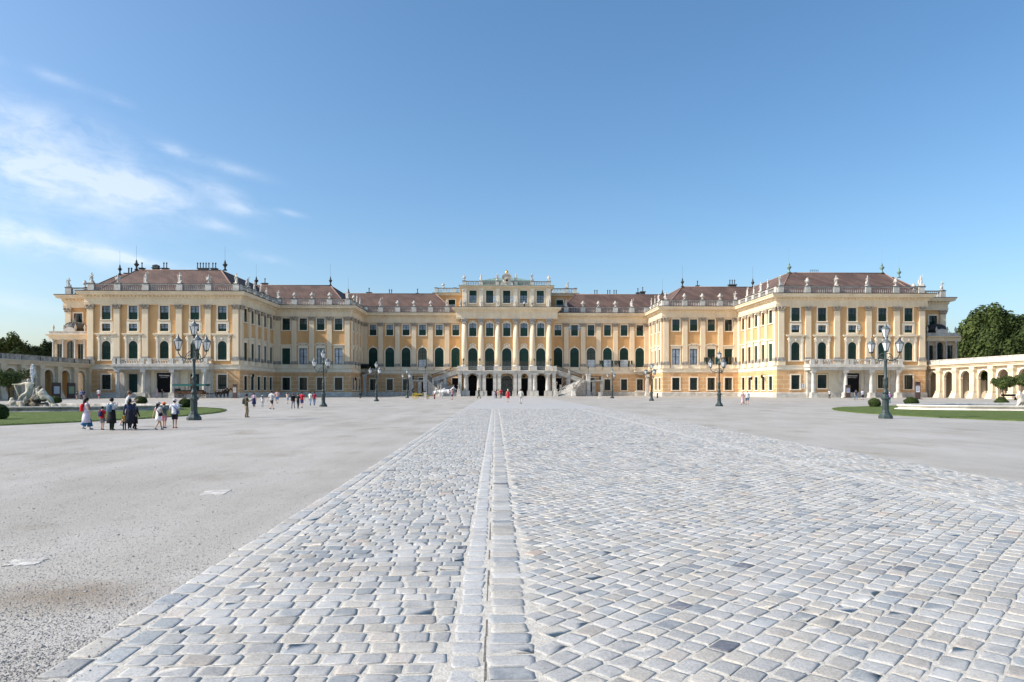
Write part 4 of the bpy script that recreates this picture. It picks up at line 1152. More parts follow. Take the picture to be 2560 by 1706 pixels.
# ---- roofs ----
def roof_mesh(V, F, name='roof'):
    b = MB(); b.add(V, F); return b.build(name, ROOF, palace)
ZE, ZR = 22.0, 28.0
def roofs(s):
    if s < 0: ex0, ex1, rx1, rx2 = -86.4, -57.0, -81.9, -63.5
    else: ex0, ex1, rx1, rx2 = 87.6, 57.6, 84.9, 63.4
    bk = ex1 + s * 13.2
    V = [(ex0, 144, ZE), (ex1, 144, ZE), (ex1, 178, ZE), (bk, 178, ZE), (bk, 161, ZE), (ex0, 161, ZE), (rx1, 152.4, ZR), (rx2, 152.4, ZR), (rx2, 178, ZR)]
    o = roof_mesh(V, [(0, 1, 7, 6), (1, 2, 8, 7), (5, 0, 6), (4, 5, 6, 7), (3, 4, 7, 8)])
    # rear end roof
    if s < 0: a = [(-95.2, 150.5), (-80, 150.5), (-80, 166), (-95.2, 166)]; r = [(-88.8, 158.3), (-78, 158.3)]
    else: a = [(96.4, 150.5), (82, 150.5), (82, 166), (96.4, 166)]; r = [(90.7, 158.3), (80, 158.3)]
    o2 = roof_mesh([(*p, ZE) for p in a] + [(*r[0], ZR), (*r[1], ZR)], [(0, 1, 5, 4), (3, 0, 4), (2, 3, 4, 5)])
    # middle
    e1 = s * 39.0; rr = s * 44.7 if s < 0 else 45.0; lx = s * 66
    o3 = roof_mesh([(lx, 167, ZE), (e1, 167, ZE), (e1, 200, ZE), (s * 51, 200, ZE), (s * 51, 181.5, ZE), (lx, 181.5, ZE), (lx, 174, ZR), (rr, 174, ZR), (rr, 200, ZR)],
        [(0, 1, 7, 6), (1, 2, 8, 7), (4, 5, 6, 7), (3, 4, 7, 8)])
    o4 = roof_mesh([(s * 52, 182, ZE), (s * 13.2, 182, ZE), (s * 13.2, 195.5, ZE), (s * 52, 195.5, ZE), (s * 52, 188.5, ZR), (s * 19.4, 188.5, ZR)],
        [(0, 1, 5, 4), (1, 2, 5), (2, 3, 4, 5)])
    # ridge and hip tiles
    RT = mat('ridge_tiles', (0.30, 0.20, 0.16), 0.85, 0.3, 3)
    for ob, segs in ((o, [(V[6], V[7]), (V[7], V[8]), (V[0], V[6]), (V[1], V[7])]),
                     (o2, [((*r[0], ZR), (*r[1], ZR)), ((*a[0], ZE), (*r[0], ZR))]),
                     (o3, [((lx, 174, ZR), (rr, 174, ZR)), ((rr, 174, ZR), (rr, 200, ZR)), ((e1, 167, ZE), (rr, 174, ZR))]),
                     (o4, [((s * 52, 188.5, ZR), (s * 19.4, 188.5, ZR)), ((s * 13.2, 182, ZE), (s * 19.4, 188.5, ZR))])):
        b = MB()
        for p, q in segs: b.tube([p, q], 0.13, 6)
        b.build('ridge_tiles', RT, ob)
    return o, o2, o3, o4
RL, RR = roofs(-1), roofs(1)
def finial(par, x, y, z, h=2.2, spike=3.0, m=DARKLEAD, sc=1.0):
    b = MB(); b.lathe([(0.5 * sc, 0), (0.22 * sc, 0.35), (0.18 * sc, 0.7), (0.5 * sc, 1.15), (0.55 * sc, 1.3), (0.2 * sc, 1.6), (0.24 * sc, 1.75), (0.06, 2.3), (0.022, 2.4), (0.018, 2.4 + spike)], c=(x, y, z), n=10)
    b.build('finial', m, par)
def chimney(par, x, y, z, w, h=1.15, pots=2, d=0.9):
    b = MB(); b.box(x - w / 2, x + w / 2, y - d / 2, y + d / 2, z - 1.0, z + h * 0.72); b.box(x - w / 2 - 0.15, x + w / 2 + 0.15, y - d / 2 - 0.15, y + d / 2 + 0.15, z + h * 0.72, z + h)
    for k in range(pots):
        px = x + (k - (pots - 1) / 2) * 0.62
        b.lathe([(0.11, h), (0.10, h + 0.9), (0.17, h + 0.95), (0.15, h + 1.25)], c=(px, y, z), n=8)
    b.build('chimney', mat('sooty_chimney_render', (0.10, 0.11, 0.11), 0.9, 0.4, 2), par)
def px_at(px, Y): return at_y(px, 973, Y).x
for X, w, n in ((1160, 0.9, 1), (1350, 1.2, 2), (1660, 2.1, 5), (1750, 1.2, 2)): chimney(RL[0], px_at(K * X, 153.2), 153.2, ZR, w, 0.6, n)
b = MB(); x = px_at(K * 1275, 153.2); b.box(x - .6, x + .6, 152.7, 153.7, 27, 29.2); b.box(x - .75, x + .75, 152.5, 153.9, 28.5, 28.65); b.ball((x, 153.2, 29.1), 0.6, 8, 6, sz=0.5); b.build('chimney', mat('sooty_chimney_render', (0.1, 0.11, 0.11)), RL[0])
finial(RL[0], px_at(K * 1115, 152.4), 152.4, ZR); finial(RL[0], px_at(K * 1838, 152.4), 152.4, ZR); finial(RL[0], -63.5, 174.5, ZR)
finial(RL[1], -88.8, 158.3, ZR, sc=0.8); chimney(RL[1], -86.9, 159, ZR, 1.0, 0.4, 2); chimney(RL[1], px_at(K * 1055, 159), 159.5, ZR, 2.4, 0.5, 2)
finial(RL[2], -44.7, 174, ZR, sc=0.8); finial(RL[2], -44.7, 195, ZR, sc=0.8); chimney(RL[2], px_at(560 + K * 335, 175), 175, ZR, 1.2, 0.7, 1)
for X in (1185, 1855, 1855): pass
chimney(RL[3], px_at(560 + K * 1185, 189.5), 189.5, ZR, 1.3, 0.5, 1); chimney(RL[3], px_at(1000 + K * 143, 189.5), 189.5, ZR, 0.6, 0.3, 1); chimney(RL[3], px_at(560 + K * 1360, 189.5), 189.5, ZR, 1.6, 0.1, 2)
finial(RR[0], px_at(1920 + K * 172, 152.4), 152.4, ZR, m=COPPER); finial(RR[0], px_at(1920 + K * 930, 152.4), 152.4, ZR, m=COPPER); finial(RR[0], 63.4, 174.5, ZR, sc=0.8)
finial(RR[1], px_at(1920 + K * 1070, 158.3), 158.3, ZR, m=COPPER, sc=0.9)
finial(RR[2], 45.0, 174, ZR, sc=0.8); finial(RR[2], 45.0, 195, ZR, sc=0.7); chimney(RR[2], px_at(1500 + K * 1080, 175), 175, ZR, 1.9, 0.8, 3); chimney(RR[2], px_at(1500 + K * 796, 175), 175, ZR, 0.7, 0.5, 1)
chimney(RR[3], px_at(1000 + K * 1943, 189.5), 189.5, ZR, 0.9, 0.7, 1); chimney(RR[3], px_at(1000 + K * 1982, 189.5), 189.5, ZR, 1.2, 1.0, 1)
for X in (1600, 1705, 1757): chimney(RR[3], px_at(1000 + K * X, 189.5), 189.5, ZR, 0.5, 0.15, 2)
b = MB()
for k in range(5):
    x = px_at(1920 + K * (345 + 16 * k), 153); b.tube([(x, 153, 28), (x, 153, 28.8)], 0.05, 5)
b.tube([(px_at(1920 + K * 345, 153), 153, 28.75), (px_at(1920 + K * 409, 153), 153, 28.75)], 0.04, 5); b.build('aerial', IRON, RR[0])

# ---------------- entrance porticos of the outer fronts ----------------
CORNERBAL = []
def portico(cols, x0, x1, side):
    Y0 = YO - 2.6
    b = MB()
    b.box(x0, x1, Y0 - 0.15, YO - 0.02, 5.75, 6.35); b.box(x0 - 0.2, x1 + 0.2, Y0 - 0.4, YO - 0.03, 6.35, 6.86)
    r = b.build('portico', WHITE, palace)
    b = MB(); b.box(x0 + 0.2, x1 - 0.2, YO - 0.10, YO - 0.02, 0.0, 5.8)
    # pale wall field with the door openings left free
    b = MB()
    ws = sorted([(w[0] - w[1] / 2 - 0.35, w[0] + w[1] / 2 + 0.35, w[2]) for w in side])
    x = x0 + 0.1
    for a, e, ht in ws:
        b.box(x, a, YO - 0.11, YO - 0.02, 0, 5.75); b.box(a, e, YO - 0.11, YO - 0.02, ht, 5.75); x = e
    b.box(x, x1 - 0.1, YO - 0.11, YO - 0.02, 0, 5.75)
    b.build('wall_field', mat('portico_cream_field', (0.74, 0.67, 0.52), 0.9, 0.12, 0.8), r)
    cm = None
    for cx in cols:
        if cm is None:
            b = MB(); b.box(-0.55, 0.55, -0.55, 0.55, 0, 1.05); b.box(-0.62, 0.62, -0.62, 0.62, 0, 0.25)
            b.lathe([(0.48, 1.05), (0.48, 1.15), (0.38, 1.3), (0.39, 2.6), (0.32, 5.05), (0.32, 5.1), (0.44, 5.25), (0.42, 5.35)], n=16); b.box(-0.5, 0.5, -0.5, 0.5, 5.35, 5.76)
            for k in range(4):
                a = pi / 4 + k * pi / 2; b.ball((0.42 * cos(a), 0.42 * sin(a), 5.25), 0.15, 6, 4)
            cm = b.build('column', WHITE, r); o = cm
        else: o = dup(cm, r)
        o.location = (cx, Y0 + 0.35, 0)
    for cx in cols: b = MB(); b.box(cx - 0.42, cx + 0.42, YO - 0.5, YO - 0.02, 0, 5.75); b.build('wall_pier', WHITE, r)
    M = Matrix.Translation((0, Y0 + 0.05, 0))
    b = MB(); zb, zt = 6.86, 7.98
    b.box(x0, x1, Y0 - 0.2, Y0 + 0.2, zb, zb + 0.2); b.box(x0, x1, Y0 - 0.22, Y0 + 0.22, zt - 0.16, zt)
    wins = [w[0] for w in side]
    peds = sorted([x0 + 0.5, x1 - 0.5] + [c for c in cols[1:-1]] + [w[0] - 1.6 for w in side])
    for p in peds: b.box(p - 0.42, p + 0.42, Y0 - 0.3, Y0 + 0.3, zb, zt + 0.06)
    for i in range(len(peds) - 1):
        a, e = peds[i] + 0.45, peds[i + 1] - 0.45
        if e - a > 0.6:
            balusters(b, M, a, e, zb + 0.2, zt - 0.16, 0.5, 0, 1.5)
    for s, xx in ((-1, x0), (1, x1)): b.box(xx - 0.18, xx + 0.18, Y0, YO - 0.4, zt - 0.16, zt); b.box(xx - 0.2, xx + 0.2, Y0, YO - 0.4, zb, zb + 0.2)
    b.build('balustrade', WHITE, r)
    return r
Yc_ = YO - 2.2
pcl = [px_at(K * X, Yc_) for X in (962, 1175, 1410, 1672)]
portico(pcl, pcl[0] - 0.75, pcl[-1] + 0.9, [(OLw[1], 1.85, 5.2), (OLw[2], 3.1, 5.5), (OLw[3], 1.85, 5.2)])
pcr = [px_at(1920 + K * X, Yc_) for X in (368, 632, 842, 1060)]
portico(pcr, pcr[0] - 0.9, pcr[-1] + 0.75, [(ORw[1], 1.95, 5.2), (ORw[2], 3.1, 5.5), (ORw[3], 1.95, 5.2)])

# sign boards over the entrance doors
TXM = mat('sign_white_paint', (0.8, 0.8, 0.8), 0.6)
def text(s, loc, size, rz=0, m=TXM, parent=None, name='lettering', bold=0.0):
    cu = bpy.data.curves.new(name, 'FONT'); cu.body = s; cu.size = size; cu.align_x = 'CENTER'; cu.align_y = 'CENTER'; cu.extrude = 0.004; cu.offset = bold
    tmp = bpy.data.objects.new('tmp', cu); COL.objects.link(tmp)
    dg = bpy.context.evaluated_depsgraph_get(); me = bpy.data.meshes.new_from_object(tmp.evaluated_get(dg))
    bpy.data.objects.remove(tmp)
    me.materials.clear(); me.materials.append(m)
    o = bpy.data.objects.new(name, me); COL.objects.link(o)
    if parent: o.parent = parent
    o.location = loc; o.rotation_euler = (pi / 2, 0, rz)
    return o
SIGNB = mat('dark_sign_panel', (0.012, 0.012, 0.014), 0.5)
for (x, l1, l2, lab) in ((OLw[2], 'Schlosseingang', 'Palace Entrance', 'black entrance sign reading Schlosseingang above the left portico door'), (ORw[2], 'Kindermuseum', "Children's Museum", 'black entrance sign reading Kindermuseum above the right portico door')):
    b = MB(); b.box(x - 1.5, x + 1.5, YO - 0.02, YO + 0.06, 3.95, 5.1)
    s_ = b.build('entrance_sign', SIGNB); tag(s_, lab, 'sign')
    text(l1, (x, YO - 0.03, 4.62), 0.36, parent=s_, bold=0.008); text(l2, (x, YO - 0.03, 4.24), 0.24, parent=s_)

# ---------------- central portico balcony and curved staircases ----------------
YB = 172.4
b = MB(); b.box(-12.4, 12.4, YB, YP, 5.8, 6.3); b.box(-12.6, 12.6, YB - 0.2, YP + 0.01, 6.3, 6.55)
cport = b.build('portico', WHITE, palace)
def gpier(w, z1, rnd):
    b = MB(); b.box(-w * 0.75, w * 0.75, -w * 0.75, w * 0.75, 0, 1.35); b.box(-w * 0.8, w * 0.8, -w * 0.8, w * 0.8, 0, 0.3)
    if rnd: b.lathe([(w * 0.58, 1.35), (w * 0.52, 1.55), (w * 0.52, 3), (w * 0.46, z1 - 0.5), (w * 0.6, z1 - 0.35)], n=18); b.box(-w * .62, w * .62, -w * .62, w * .62, z1 - 0.35, z1)
    else: b.box(-w * 0.45, w * 0.45, -w * 0.45, w * 0.45, 1.35, z1 - 0.3); b.box(-w * 0.55, w * 0.55, -w * 0.55, w * 0.55, z1 - 0.3, z1)
    return b
pr = gpier(1.25, 5.8, True).build('column', WHITE, cport); pr.location = (-10.4, YB + 0.8, 0)
for x in (-7.0, 7.0, 10.4): dup(pr, cport, (x, YB + 0.8, 0))
pr = gpier(0.95, 5.8, False).build('pier', WHITE, cport); pr.location = (-11.9, YB + 0.7, 0)
for x in (-5.8, -3.1, -2.0, 2.05, 3.15, 5.8, 11.9): dup(pr, cport, (x, YB + 0.7, 0))
b = MB()   # flat arches between the piers
for a, e in ((-9.7, -7.7), (-5.3, -3.6), (-1.55, 1.55), (3.6, 5.3), (7.7, 9.7)):
    w = e - a; b.strip([(a, 5.0), (a + 0.3, 5.55), ((a + e) / 2, 5.72), (e - 0.3, 5.55), (e, 5.0)], [(a - 0.01, 5.85), (a + 0.3, 5.85), ((a + e) / 2, 5.85), (e - 0.3, 5.85), (e + 0.01, 5.85)], Matrix.Translation((0, YB + 0.3, 0)), 0, 0.6)
b.build('arch_band', WHITE, cport)
b = MB(); M = Matrix.Translation((0, YB + 0.1, 0))
peds = [-12.1, -10.9, -7.1, -6.2, -2.9, 2.9, 6.2, 7.1, 10.9, 12.1]
for p in peds: b.box(p - 0.45, p + 0.45, YB - 0.1, YB + 0.4, 6.55, 7.62)
b.build('balustrade', WHITE, cport)
b = MB(); b.box(-12.1, 12.1, YB + 0.10, YB + 0.16, 7.5, 7.56)
for i in range(150):
    x = -12 + i * 0.16; b.box(x - 0.012, x + 0.012, YB + 0.12, YB + 0.145, 6.6, 7.5)
for i in range(60):
    x = -11.9 + i * 0.4; b.tube([(x + 0.13 * cos(a * pi / 4), YB + 0.13, 7.05 + 0.2 * sin(a * pi / 4)) for a in range(9)], 0.016, 4)
b.build('railing', mat('pale_railing_iron', (0.35, 0.36, 0.36), 0.6), cport)

def lantern_post(par, loc, h=1.9, sc=1.0, name='terrace_lantern'):
    b = MB(); b.lathe([(0.16 * sc, 0), (0.1 * sc, 0.1), (0.05 * sc, 0.2), (0.045 * sc, h - 0.75), (0.1 * sc, h - 0.7), (0.04, h - 0.66)], c=loc, n=8)
    b.lathe([(0.14 * sc, h - 0.6), (0.25 * sc, h - 0.2), (0.27 * sc, h - 0.18), (0.1 * sc, h - 0.02), (0.02, h + 0.12)], c=loc, n=6)
    return b.build(name, mat('grey_green_iron', (0.12, 0.14, 0.13), 0.5), par)
for x in (-11.0, -6.9, 6.9, 11.0): lantern_post(cport, (x, YB + 0.15, 7.6), 1.9)

STEPM = mat('worn_step_stone', (0.50, 0.48, 0.44), 0.9, 0.4, 2.0, 0.5, 10, second=(0.30, 0.29, 0.27))
STAIRM = mat('dull_stair_limestone', (0.52, 0.49, 0.43), 0.9, 0.35, 1.2, 0.4, 8, second=(0.34, 0.32, 0.28), streak=0.15)
def staircase(s):
    root = MB()
    n = 20
    # lower flight: from the ground near the portico up and outward to the landing
    p0 = Vector((s * 14.1, 168.0)); p1 = Vector((s * 18.4, 173.6))
    ctr = []
    for i in range(n + 1):
        t = i / n; a = t
        x = p0.x + (p1.x - p0.x) * (a ** 1.25); y = p0.y + (p1.y - p0.y) * (a ** 0.9)
        ctr.append(Vector((x, y)))
    zl = 4.0
    ledg, redg = [], []
    for i in range(n + 1):
        d = (ctr[min(i + 1, n)] - ctr[max(i - 1, 0)]).normalized(); nn = Vector((-d.y, d.x)); hw = 2.2
        ledg.append(ctr[i] + nn * hw); redg.append(ctr[i] - nn * hw)
    for i in range(n):
        z = zl * (i + 1) / n
        a, b_, c, d = ledg[i], redg[i], redg[i + 1], ledg[i + 1]
        root.add([(a.x, a.y, 0), (b_.x, b_.y, 0), (c.x, c.y, 0), (d.x, d.y, 0), (a.x, a.y, z), (b_.x, b_.y, z), (c.x, c.y, z), (d.x, d.y, z)],
                 [(4, 5, 6, 7), (0, 1, 5, 4), (1, 2, 6, 5), (3, 0, 4, 7)])
    o = root.build('staircase', STEPM, palace)
    b = MB()
    # landing on piers
    xa, xb = (19.0, 24.4)
    X0, X1 = (s * xa, s * xb) if s > 0 else (s * xb, s * xa)
    b.box(X0, X1, 172.6, YC - 1.2, 3.6, 4.0); b.box(X0 - 0.15, X1 + 0.15, 172.45, YC - 1.2, 3.85, 4.12)
    for x in (s * 24.0, s * 22.0):
        b.box(x - 0.4, x + 0.4, 172.7, 173.5, 0, 3.6)
    b.build('landing', STAIRM, o)
    # upper flight back to the balcony
    b = MB(); m_ = 12
    for i in range(m_):
        t0, t1 = i / m_, (i + 1) / m_
        xs, xe = s * (19.2 - 6.9 * t0), s * (19.2 - 6.9 * t1); z = 4.0 + 2.5 * t1
        a, e = min(xs, xe), max(xs, xe)
        zb0 = 3.1 + 2.5 * t0; b.box(a, e, 173.6, 176.9, zb0, z)
    b.build('upper_flight', STEPM, o)
    b = MB()   # sloping side walls
    M = Matrix.Translation((0, 173.2, 0))
    b.prism([(s * 19.4, 3.2), (s * 12.3, 5.75), (s * 12.3, 6.85), (s * 19.4, 4.35)], M, 0.4)
    for x in (15.7,): b.box(s * x - 0.4, s * x + 0.4, 173.15, 173.95, 0, 4.6)
    for edge, w in ((ledg, 0.32), (redg, 0.32)):
        pts = [Vector((p.x, p.y, zl * i / n)) for i, p in enumerate(edge)]
        for i in range(n):
            p, q = pts[i], pts[i + 1]; d = Vector((q.x - p.x, q.y - p.y)).normalized(); nn = Vector((-d.y, d.x)) * w / 2
            b.add([(p.x - nn.x, p.y - nn.y, max(0, p.z - 0.5)), (p.x + nn.x, p.y + nn.y, max(0, p.z - 0.5)), (q.x + nn.x, q.y + nn.y, max(0, q.z - 0.5)), (q.x - nn.x, q.y - nn.y, max(0, q.z - 0.5)),
                   (p.x - nn.x, p.y - nn.y, p.z + 0.2), (p.x + nn.x, p.y + nn.y, p.z + 0.2), (q.x + nn.x, q.y + nn.y, q.z + 0.2), (q.x - nn.x, q.y - nn.y, q.z + 0.2)],
                  [(0, 3, 2, 1), (4, 5, 6, 7), (0, 1, 5, 4), (2, 3, 7, 6), (1, 2, 6, 5), (3, 0, 4, 7)])
    b.build('string_wall', STAIRM, o)
    # railings of scrolled iron with stone posts
    b = MB()
    def rail(P, h=0.95):
        P = [Vector(p) for p in P]
        b.tube([p + Vector((0, 0, h)) for p in P], 0.05, 5); b.tube([p + Vector((0, 0, 0.12)) for p in P], 0.03, 4)
        L = 0
        for i in range(len(P) - 1):
            seg = (P[i + 1] - P[i]).length; k = max(1, int(seg / 0.26))
            for j in range(k):
                p = P[i].lerp(P[i + 1], j / k); q = P[i].lerp(P[i + 1], (j + 1) / k)
                b.tube([p + Vector((0, 0, 0.1)), q.lerp(p, 0.5) + Vector((0, 0, h * 0.5)), p + Vector((0, 0, h))], 0.02, 4)
                b.tube([q + Vector((0, 0, 0.1)), q.lerp(p, 0.5) + Vector((0, 0, h * 0.5)), q + Vector((0, 0, h))], 0.02, 4)
    for edge in (ledg, redg): rail([(p.x, p.y, zl * i / n + 0.2) for i, p in enumerate(edge)])
    rail([(s * 19.3, 173.4, 4.4), (s * 12.4, 173.4, 6.85)]); rail([(s * 24.2, 172.6, 4.1), (s * 20.6, 172.6, 4.1)]); rail([(s * 24.2, 172.6, 4.1), (s * 24.2, 178, 4.1)])
    b.build('railing', IRON, o)
    for (x, y, z, h) in ((s * 19.4, 173.3, 4.0, 1.5), (s * 15.8, 173.3, 5.3, 1.5), (s * 24.1, 172.7, 4.1, 1.3)) + tuple((e[i].x, e[i].y, zl * i / n, 1.6) for e in (ledg, redg) for i in (7, 14)):
        ps = MB(); ps.box(x - 0.22, x + 0.22, y - 0.22, y + 0.22, z, z + h * 0.85); ps.box(x - 0.28, x + 0.28, y - 0.28, y + 0.28, z + h * 0.85, z + h * 0.85 + 0.1); ps.build('post', STAIRM, o)
    # newel pedestals at the foot and the lamp pier
    for e in (ledg, redg):
        p = e[0]; ps = MB(); ps.lathe([(0.75, 0), (0.75, 0.2), (0.5, 1.5), (0.62, 1.6), (0.62, 1.75)], c=(p.x, p.y - 0.2, 0), n=4, sm=False, ph=pi / 4); ps.build('newel_pedestal', WHITE, o)
    lx = s * 20.6
    ps = MB(); ps.box(lx - 0.5, lx + 0.5, 172.2, 173.1, 0, 5.4); ps.box(lx - 0.6, lx + 0.6, 172.1, 173.2, 5.4, 5.6); ps.box(lx - 0.6, lx + 0.6, 172.1, 173.2, 0, 0.5)
    ps.build('lamp_pier', WHITE, o)
    lantern_post(o, (lx, 172.65, 5.6), 2.0, name='newel_lantern')
    return o, (ledg[0], redg[0])
ST = [staircase(-1), staircase(1)]

# small corner balconies between middle wings and court front
for s in (-1, 1):
    xa = s * MX; xb = s * (MX - 4.4)
    x0, x1 = min(xa, xb), max(xa, xb)
    b = MB(); b.box(x0, x1, YC - 3.4, YC - 0.02, 6.35, 6.6); b.prism([(x0 + 0.3, 6.35), (x1 - 0.3, 6.35), ((x0 + x1) / 2 + 0.8, 5.5), ((x0 + x1) / 2 - 0.8, 5.5)], Matrix.Translation((0, YC - 2.0, 0)), 1.2)
    o = b.build('corner_balcony', WHITE, palace)
    b = MB()
    for i in range(20):
        x = x0 + 0.1 + (x1 - x0 - 0.2) * i / 19; b.box(x - 0.02, x + 0.02, YC - 3.38, YC - 3.34, 6.6, 7.65)
    b.box(x0, x1, YC - 3.4, YC - 3.33, 7.6, 7.68)
    if s < 0:
        for i in range(260): b.ball((random.uniform(x0 - 0.2, x1), YC - 3.4 + random.uniform(-0.35, 0.3), random.uniform(7.1, 8.2)), random.uniform(0.08, 0.2), 5, 3)
    b.build('railing', IRON if s > 0 else mat('dark_planting', (0.012, 0.02, 0.012), 0.9), o)
    b = MB(); px_ = s * (MX - 0.9)
    for x in (px_ - s * 0.2,): b.box(x - 0.35, x + 0.35, YC - 3.1, YC - 2.4, 0, 5.6); b.box(x - 0.55, x + 0.55, YC - 3.3, YC - 2.2, 4.9, 5.6); b.box(x - 0.45, x + 0.45, YC - 3.2, YC - 2.3, 0, 1.0)
    b.build('pier', WHITE, o)

# ---------------- statues and vases on the balustrades ----------------
def skin_mesh(name, verts, edges, radii, m, sub=1, smooth=True, root=0):
    me = bpy.data.meshes.new(name); me.from_pydata([tuple(v) for v in verts], edges, [])
    o = bpy.data.objects.new('tmp', me); COL.objects.link(o)
    sk = o.modifiers.new('s', 'SKIN'); sk.use_smooth_shade = True
    ss = o.modifiers.new('u', 'SUBSURF'); ss.levels = sub; ss.render_levels = sub
    if not me.skin_vertices: 
        pass
    lay = me.skin_vertices[0].data if me.skin_vertices else None
    for i, r in enumerate(radii):
        rr = r if isinstance(r, tuple) else (r, r)
        lay[i].radius = rr; lay[i].use_root = (i == root)
    dg = bpy.context.evaluated_depsgraph_get(); dg.update()
    out = bpy.data.meshes.new_from_object(o.evaluated_get(dg))
    bpy.data.objects.remove(o); bpy.data.meshes.remove(me)
    out.name = name
    out.materials.clear(); out.materials.append(m)
    out.polygons.foreach_set('use_smooth', [True] * len(out.polygons))
    r = bpy.data.objects.new(name, out); COL.objects.link(r)
    return r
def statue_mesh(v):
    random.seed(40 + v)
    b = MB()
    b.box(-0.38, 0.38, -0.32, 0.32, 0, 0.16)
    hip = random.choice((-0.07, 0.07)); 
    # draped lower body
    rings = []
    for i in range(9):
        t = i / 8; z = 0.16 + 0.98 * t
        rings.append((hip * t, 0.02, z, (0.30 - 0.10 * t + 0.03 * sin(9 * t + v)), (0.24 - 0.07 * t)))
    b.loft(rings, 11)
    b.loft([(hip, 0, 1.10, 0.19, 0.15), (hip * 0.7, 0, 1.25, 0.17, 0.13), (0, 0, 1.45, 0.22, 0.15), (0, 0, 1.60, 0.21, 0.13), (0, 0, 1.68, 0.08, 0.08), (0, 0, 1.74, 0.07, 0.07)], 10)
    b.ball((0.02, -0.02, 1.88), 0.125, 9, 7, sz=1.2); b.ball((0.0, 0.03, 1.94), 0.13, 8, 5, sz=0.8)
    if v == 0:
        b.tube([(0.2, 0, 1.6), (0.38, -0.05, 1.38), (0.25, -0.22, 1.2)], [0.07, 0.06, 0.04], 7); b.tube([(-0.2, 0, 1.6), (-0.34, -0.02, 1.3), (-0.28, -0.15, 1.05)], [0.07, 0.06, 0.05], 7)
        b.tube([(0.25, 0.1, 1.65), (0.1, -0.18, 1.3), (-0.25, -0.15, 1.0), (-0.32, 0, 0.5)], [0.06, 0.09, 0.08, 0.05], 7)
    elif v == 1:
        b.tube([(0.2, 0, 1.6), (0.42, -0.02, 1.72), (0.40, -0.05, 2.05)], [0.07, 0.055, 0.04], 7); b.ball((0.40, -0.05, 2.12), 0.10, 7, 5)
        b.tube([(-0.2, 0, 1.6), (-0.36, 0, 1.35), (-0.22, -0.18, 1.15)], [0.07, 0.06, 0.05], 7); b.tube([(-0.3, 0.05, 1.2), (-0.36, 0.1, 0.6), (-0.3, 0.1, 0.18)], [0.12, 0.15, 0.17], 8)
    elif v == 2:
        b.tube([(0.2, 0, 1.6), (0.36, -0.05, 1.4), (0.12, -0.24, 1.42)], [0.07, 0.06, 0.05], 7); b.tube([(-0.2, 0, 1.6), (-0.38, -0.05, 1.34), (-0.42, -0.12, 1.0)], [0.07, 0.06, 0.05], 7)
        b.tube([(-0.42, -0.12, 0.16), (-0.44, -0.12, 1.7)], 0.035, 6); b.ball((0.3, 0.0, 0.35), 0.24, 8, 6, jit=0.1)
    else:
        b.tube([(0.2, 0, 1.6), (0.45, 0, 1.5), (0.62, -0.1, 1.62)], [0.07, 0.055, 0.04], 7); b.tube([(-0.2, 0, 1.6), (-0.3, 0.1, 1.3), (-0.25, 0.05, 1.05)], [0.07, 0.06, 0.05], 7)
        b.ball((-0.28, 0.02, 0.55), 0.22, 8, 7, sz=1.9, jit=0.08)
    return b
def vase_mesh(v):
    random.seed(60 + v)
    b = MB(); b.box(-0.32, 0.32, -0.32, 0.32, 0, 0.14)
    if v == 0:
        b.lathe([(0.26, 0.14), (0.12, 0.30), (0.10, 0.40), (0.30, 0.55), (0.46, 0.78), (0.47, 0.90), (0.36, 1.0), (0.40, 1.06), (0.30, 1.12), (0.22, 1.3), (0.14, 1.42), (0.05, 1.55)], n=12)
        for s in (-1, 1): b.tube([(s * 0.40, 0, 0.98), (s * 0.58, 0, 1.0), (s * 0.58, 0, 0.78), (s * 0.42, 0, 0.70)], 0.045, 6)
        for k in range(7): a = k * 0.9; b.ball((0.16 * cos(a), 0.16 * sin(a), 1.25 + 0.03 * k), 0.11, 6, 4, jit=0.2)
    else:   # trophy of arms and plumes
        b.lathe([(0.24, 0.14), (0.14, 0.3), (0.16, 0.5), (0.30, 0.75), (0.24, 1.05), (0.14, 1.15)], n=10)
        b.ball((0, 0, 1.28), 0.16, 8, 6); b.tube([(-0.1, 0.02, 1.4), (0, 0.05, 1.6), (0.14, 0.05, 1.68)], [0.07, 0.08, 0.03], 6)
        for s, l in ((-1, 0.62), (1, 0.58), (-1, 0.40), (1, 0.45)):
            b.tube([(0, 0, 0.65), (s * l * 0.6, 0.02, 1.0), (s * l, 0, 1.12 if l > .5 else 1.4)], [0.09, 0.07, 0.02], 6, flat=0.6)
        for s in (-1, 1): b.ball((s * 0.26, -0.1, 0.72), 0.2, 8, 6, sy=0.6)
    return b
SMESH = [statue_mesh(v) for v in range(4)]; VMESH = [vase_mesh(v) for v in range(2)]
SPROTO = {}
random.seed(11)
def ornament(kind, v, x, y, z, rz, label, group, sc=1.0):
    key = (kind, v)
    if key not in SPROTO:
        SPROTO[key] = (SMESH if kind == 'statue' else VMESH)[v].build({'statue': 'roof_statue', 'vase': 'roof_vase'}[kind], WHITE); o = SPROTO[key]
    else: o = dup(SPROTO[key])
    o.location = (x, y, z); o.rotation_euler = (0, 0, rz); o.scale = (sc, sc, sc)
    tag(o, label, 'statue' if kind == 'statue' else 'vase', group)
    return o
ZS = 21.95 + 1.62 + 0.12
PLACE = {'s0': ('statue', 0), 's1': ('statue', 1), 's2': ('statue', 2), 's3': ('statue', 3), 'v0': ('vase', 0), 'v1': ('vase', 1)}
WORDS = {'s': 'white stone statue', 'v0': 'white stone vase', 'v1': 'white stone trophy'}
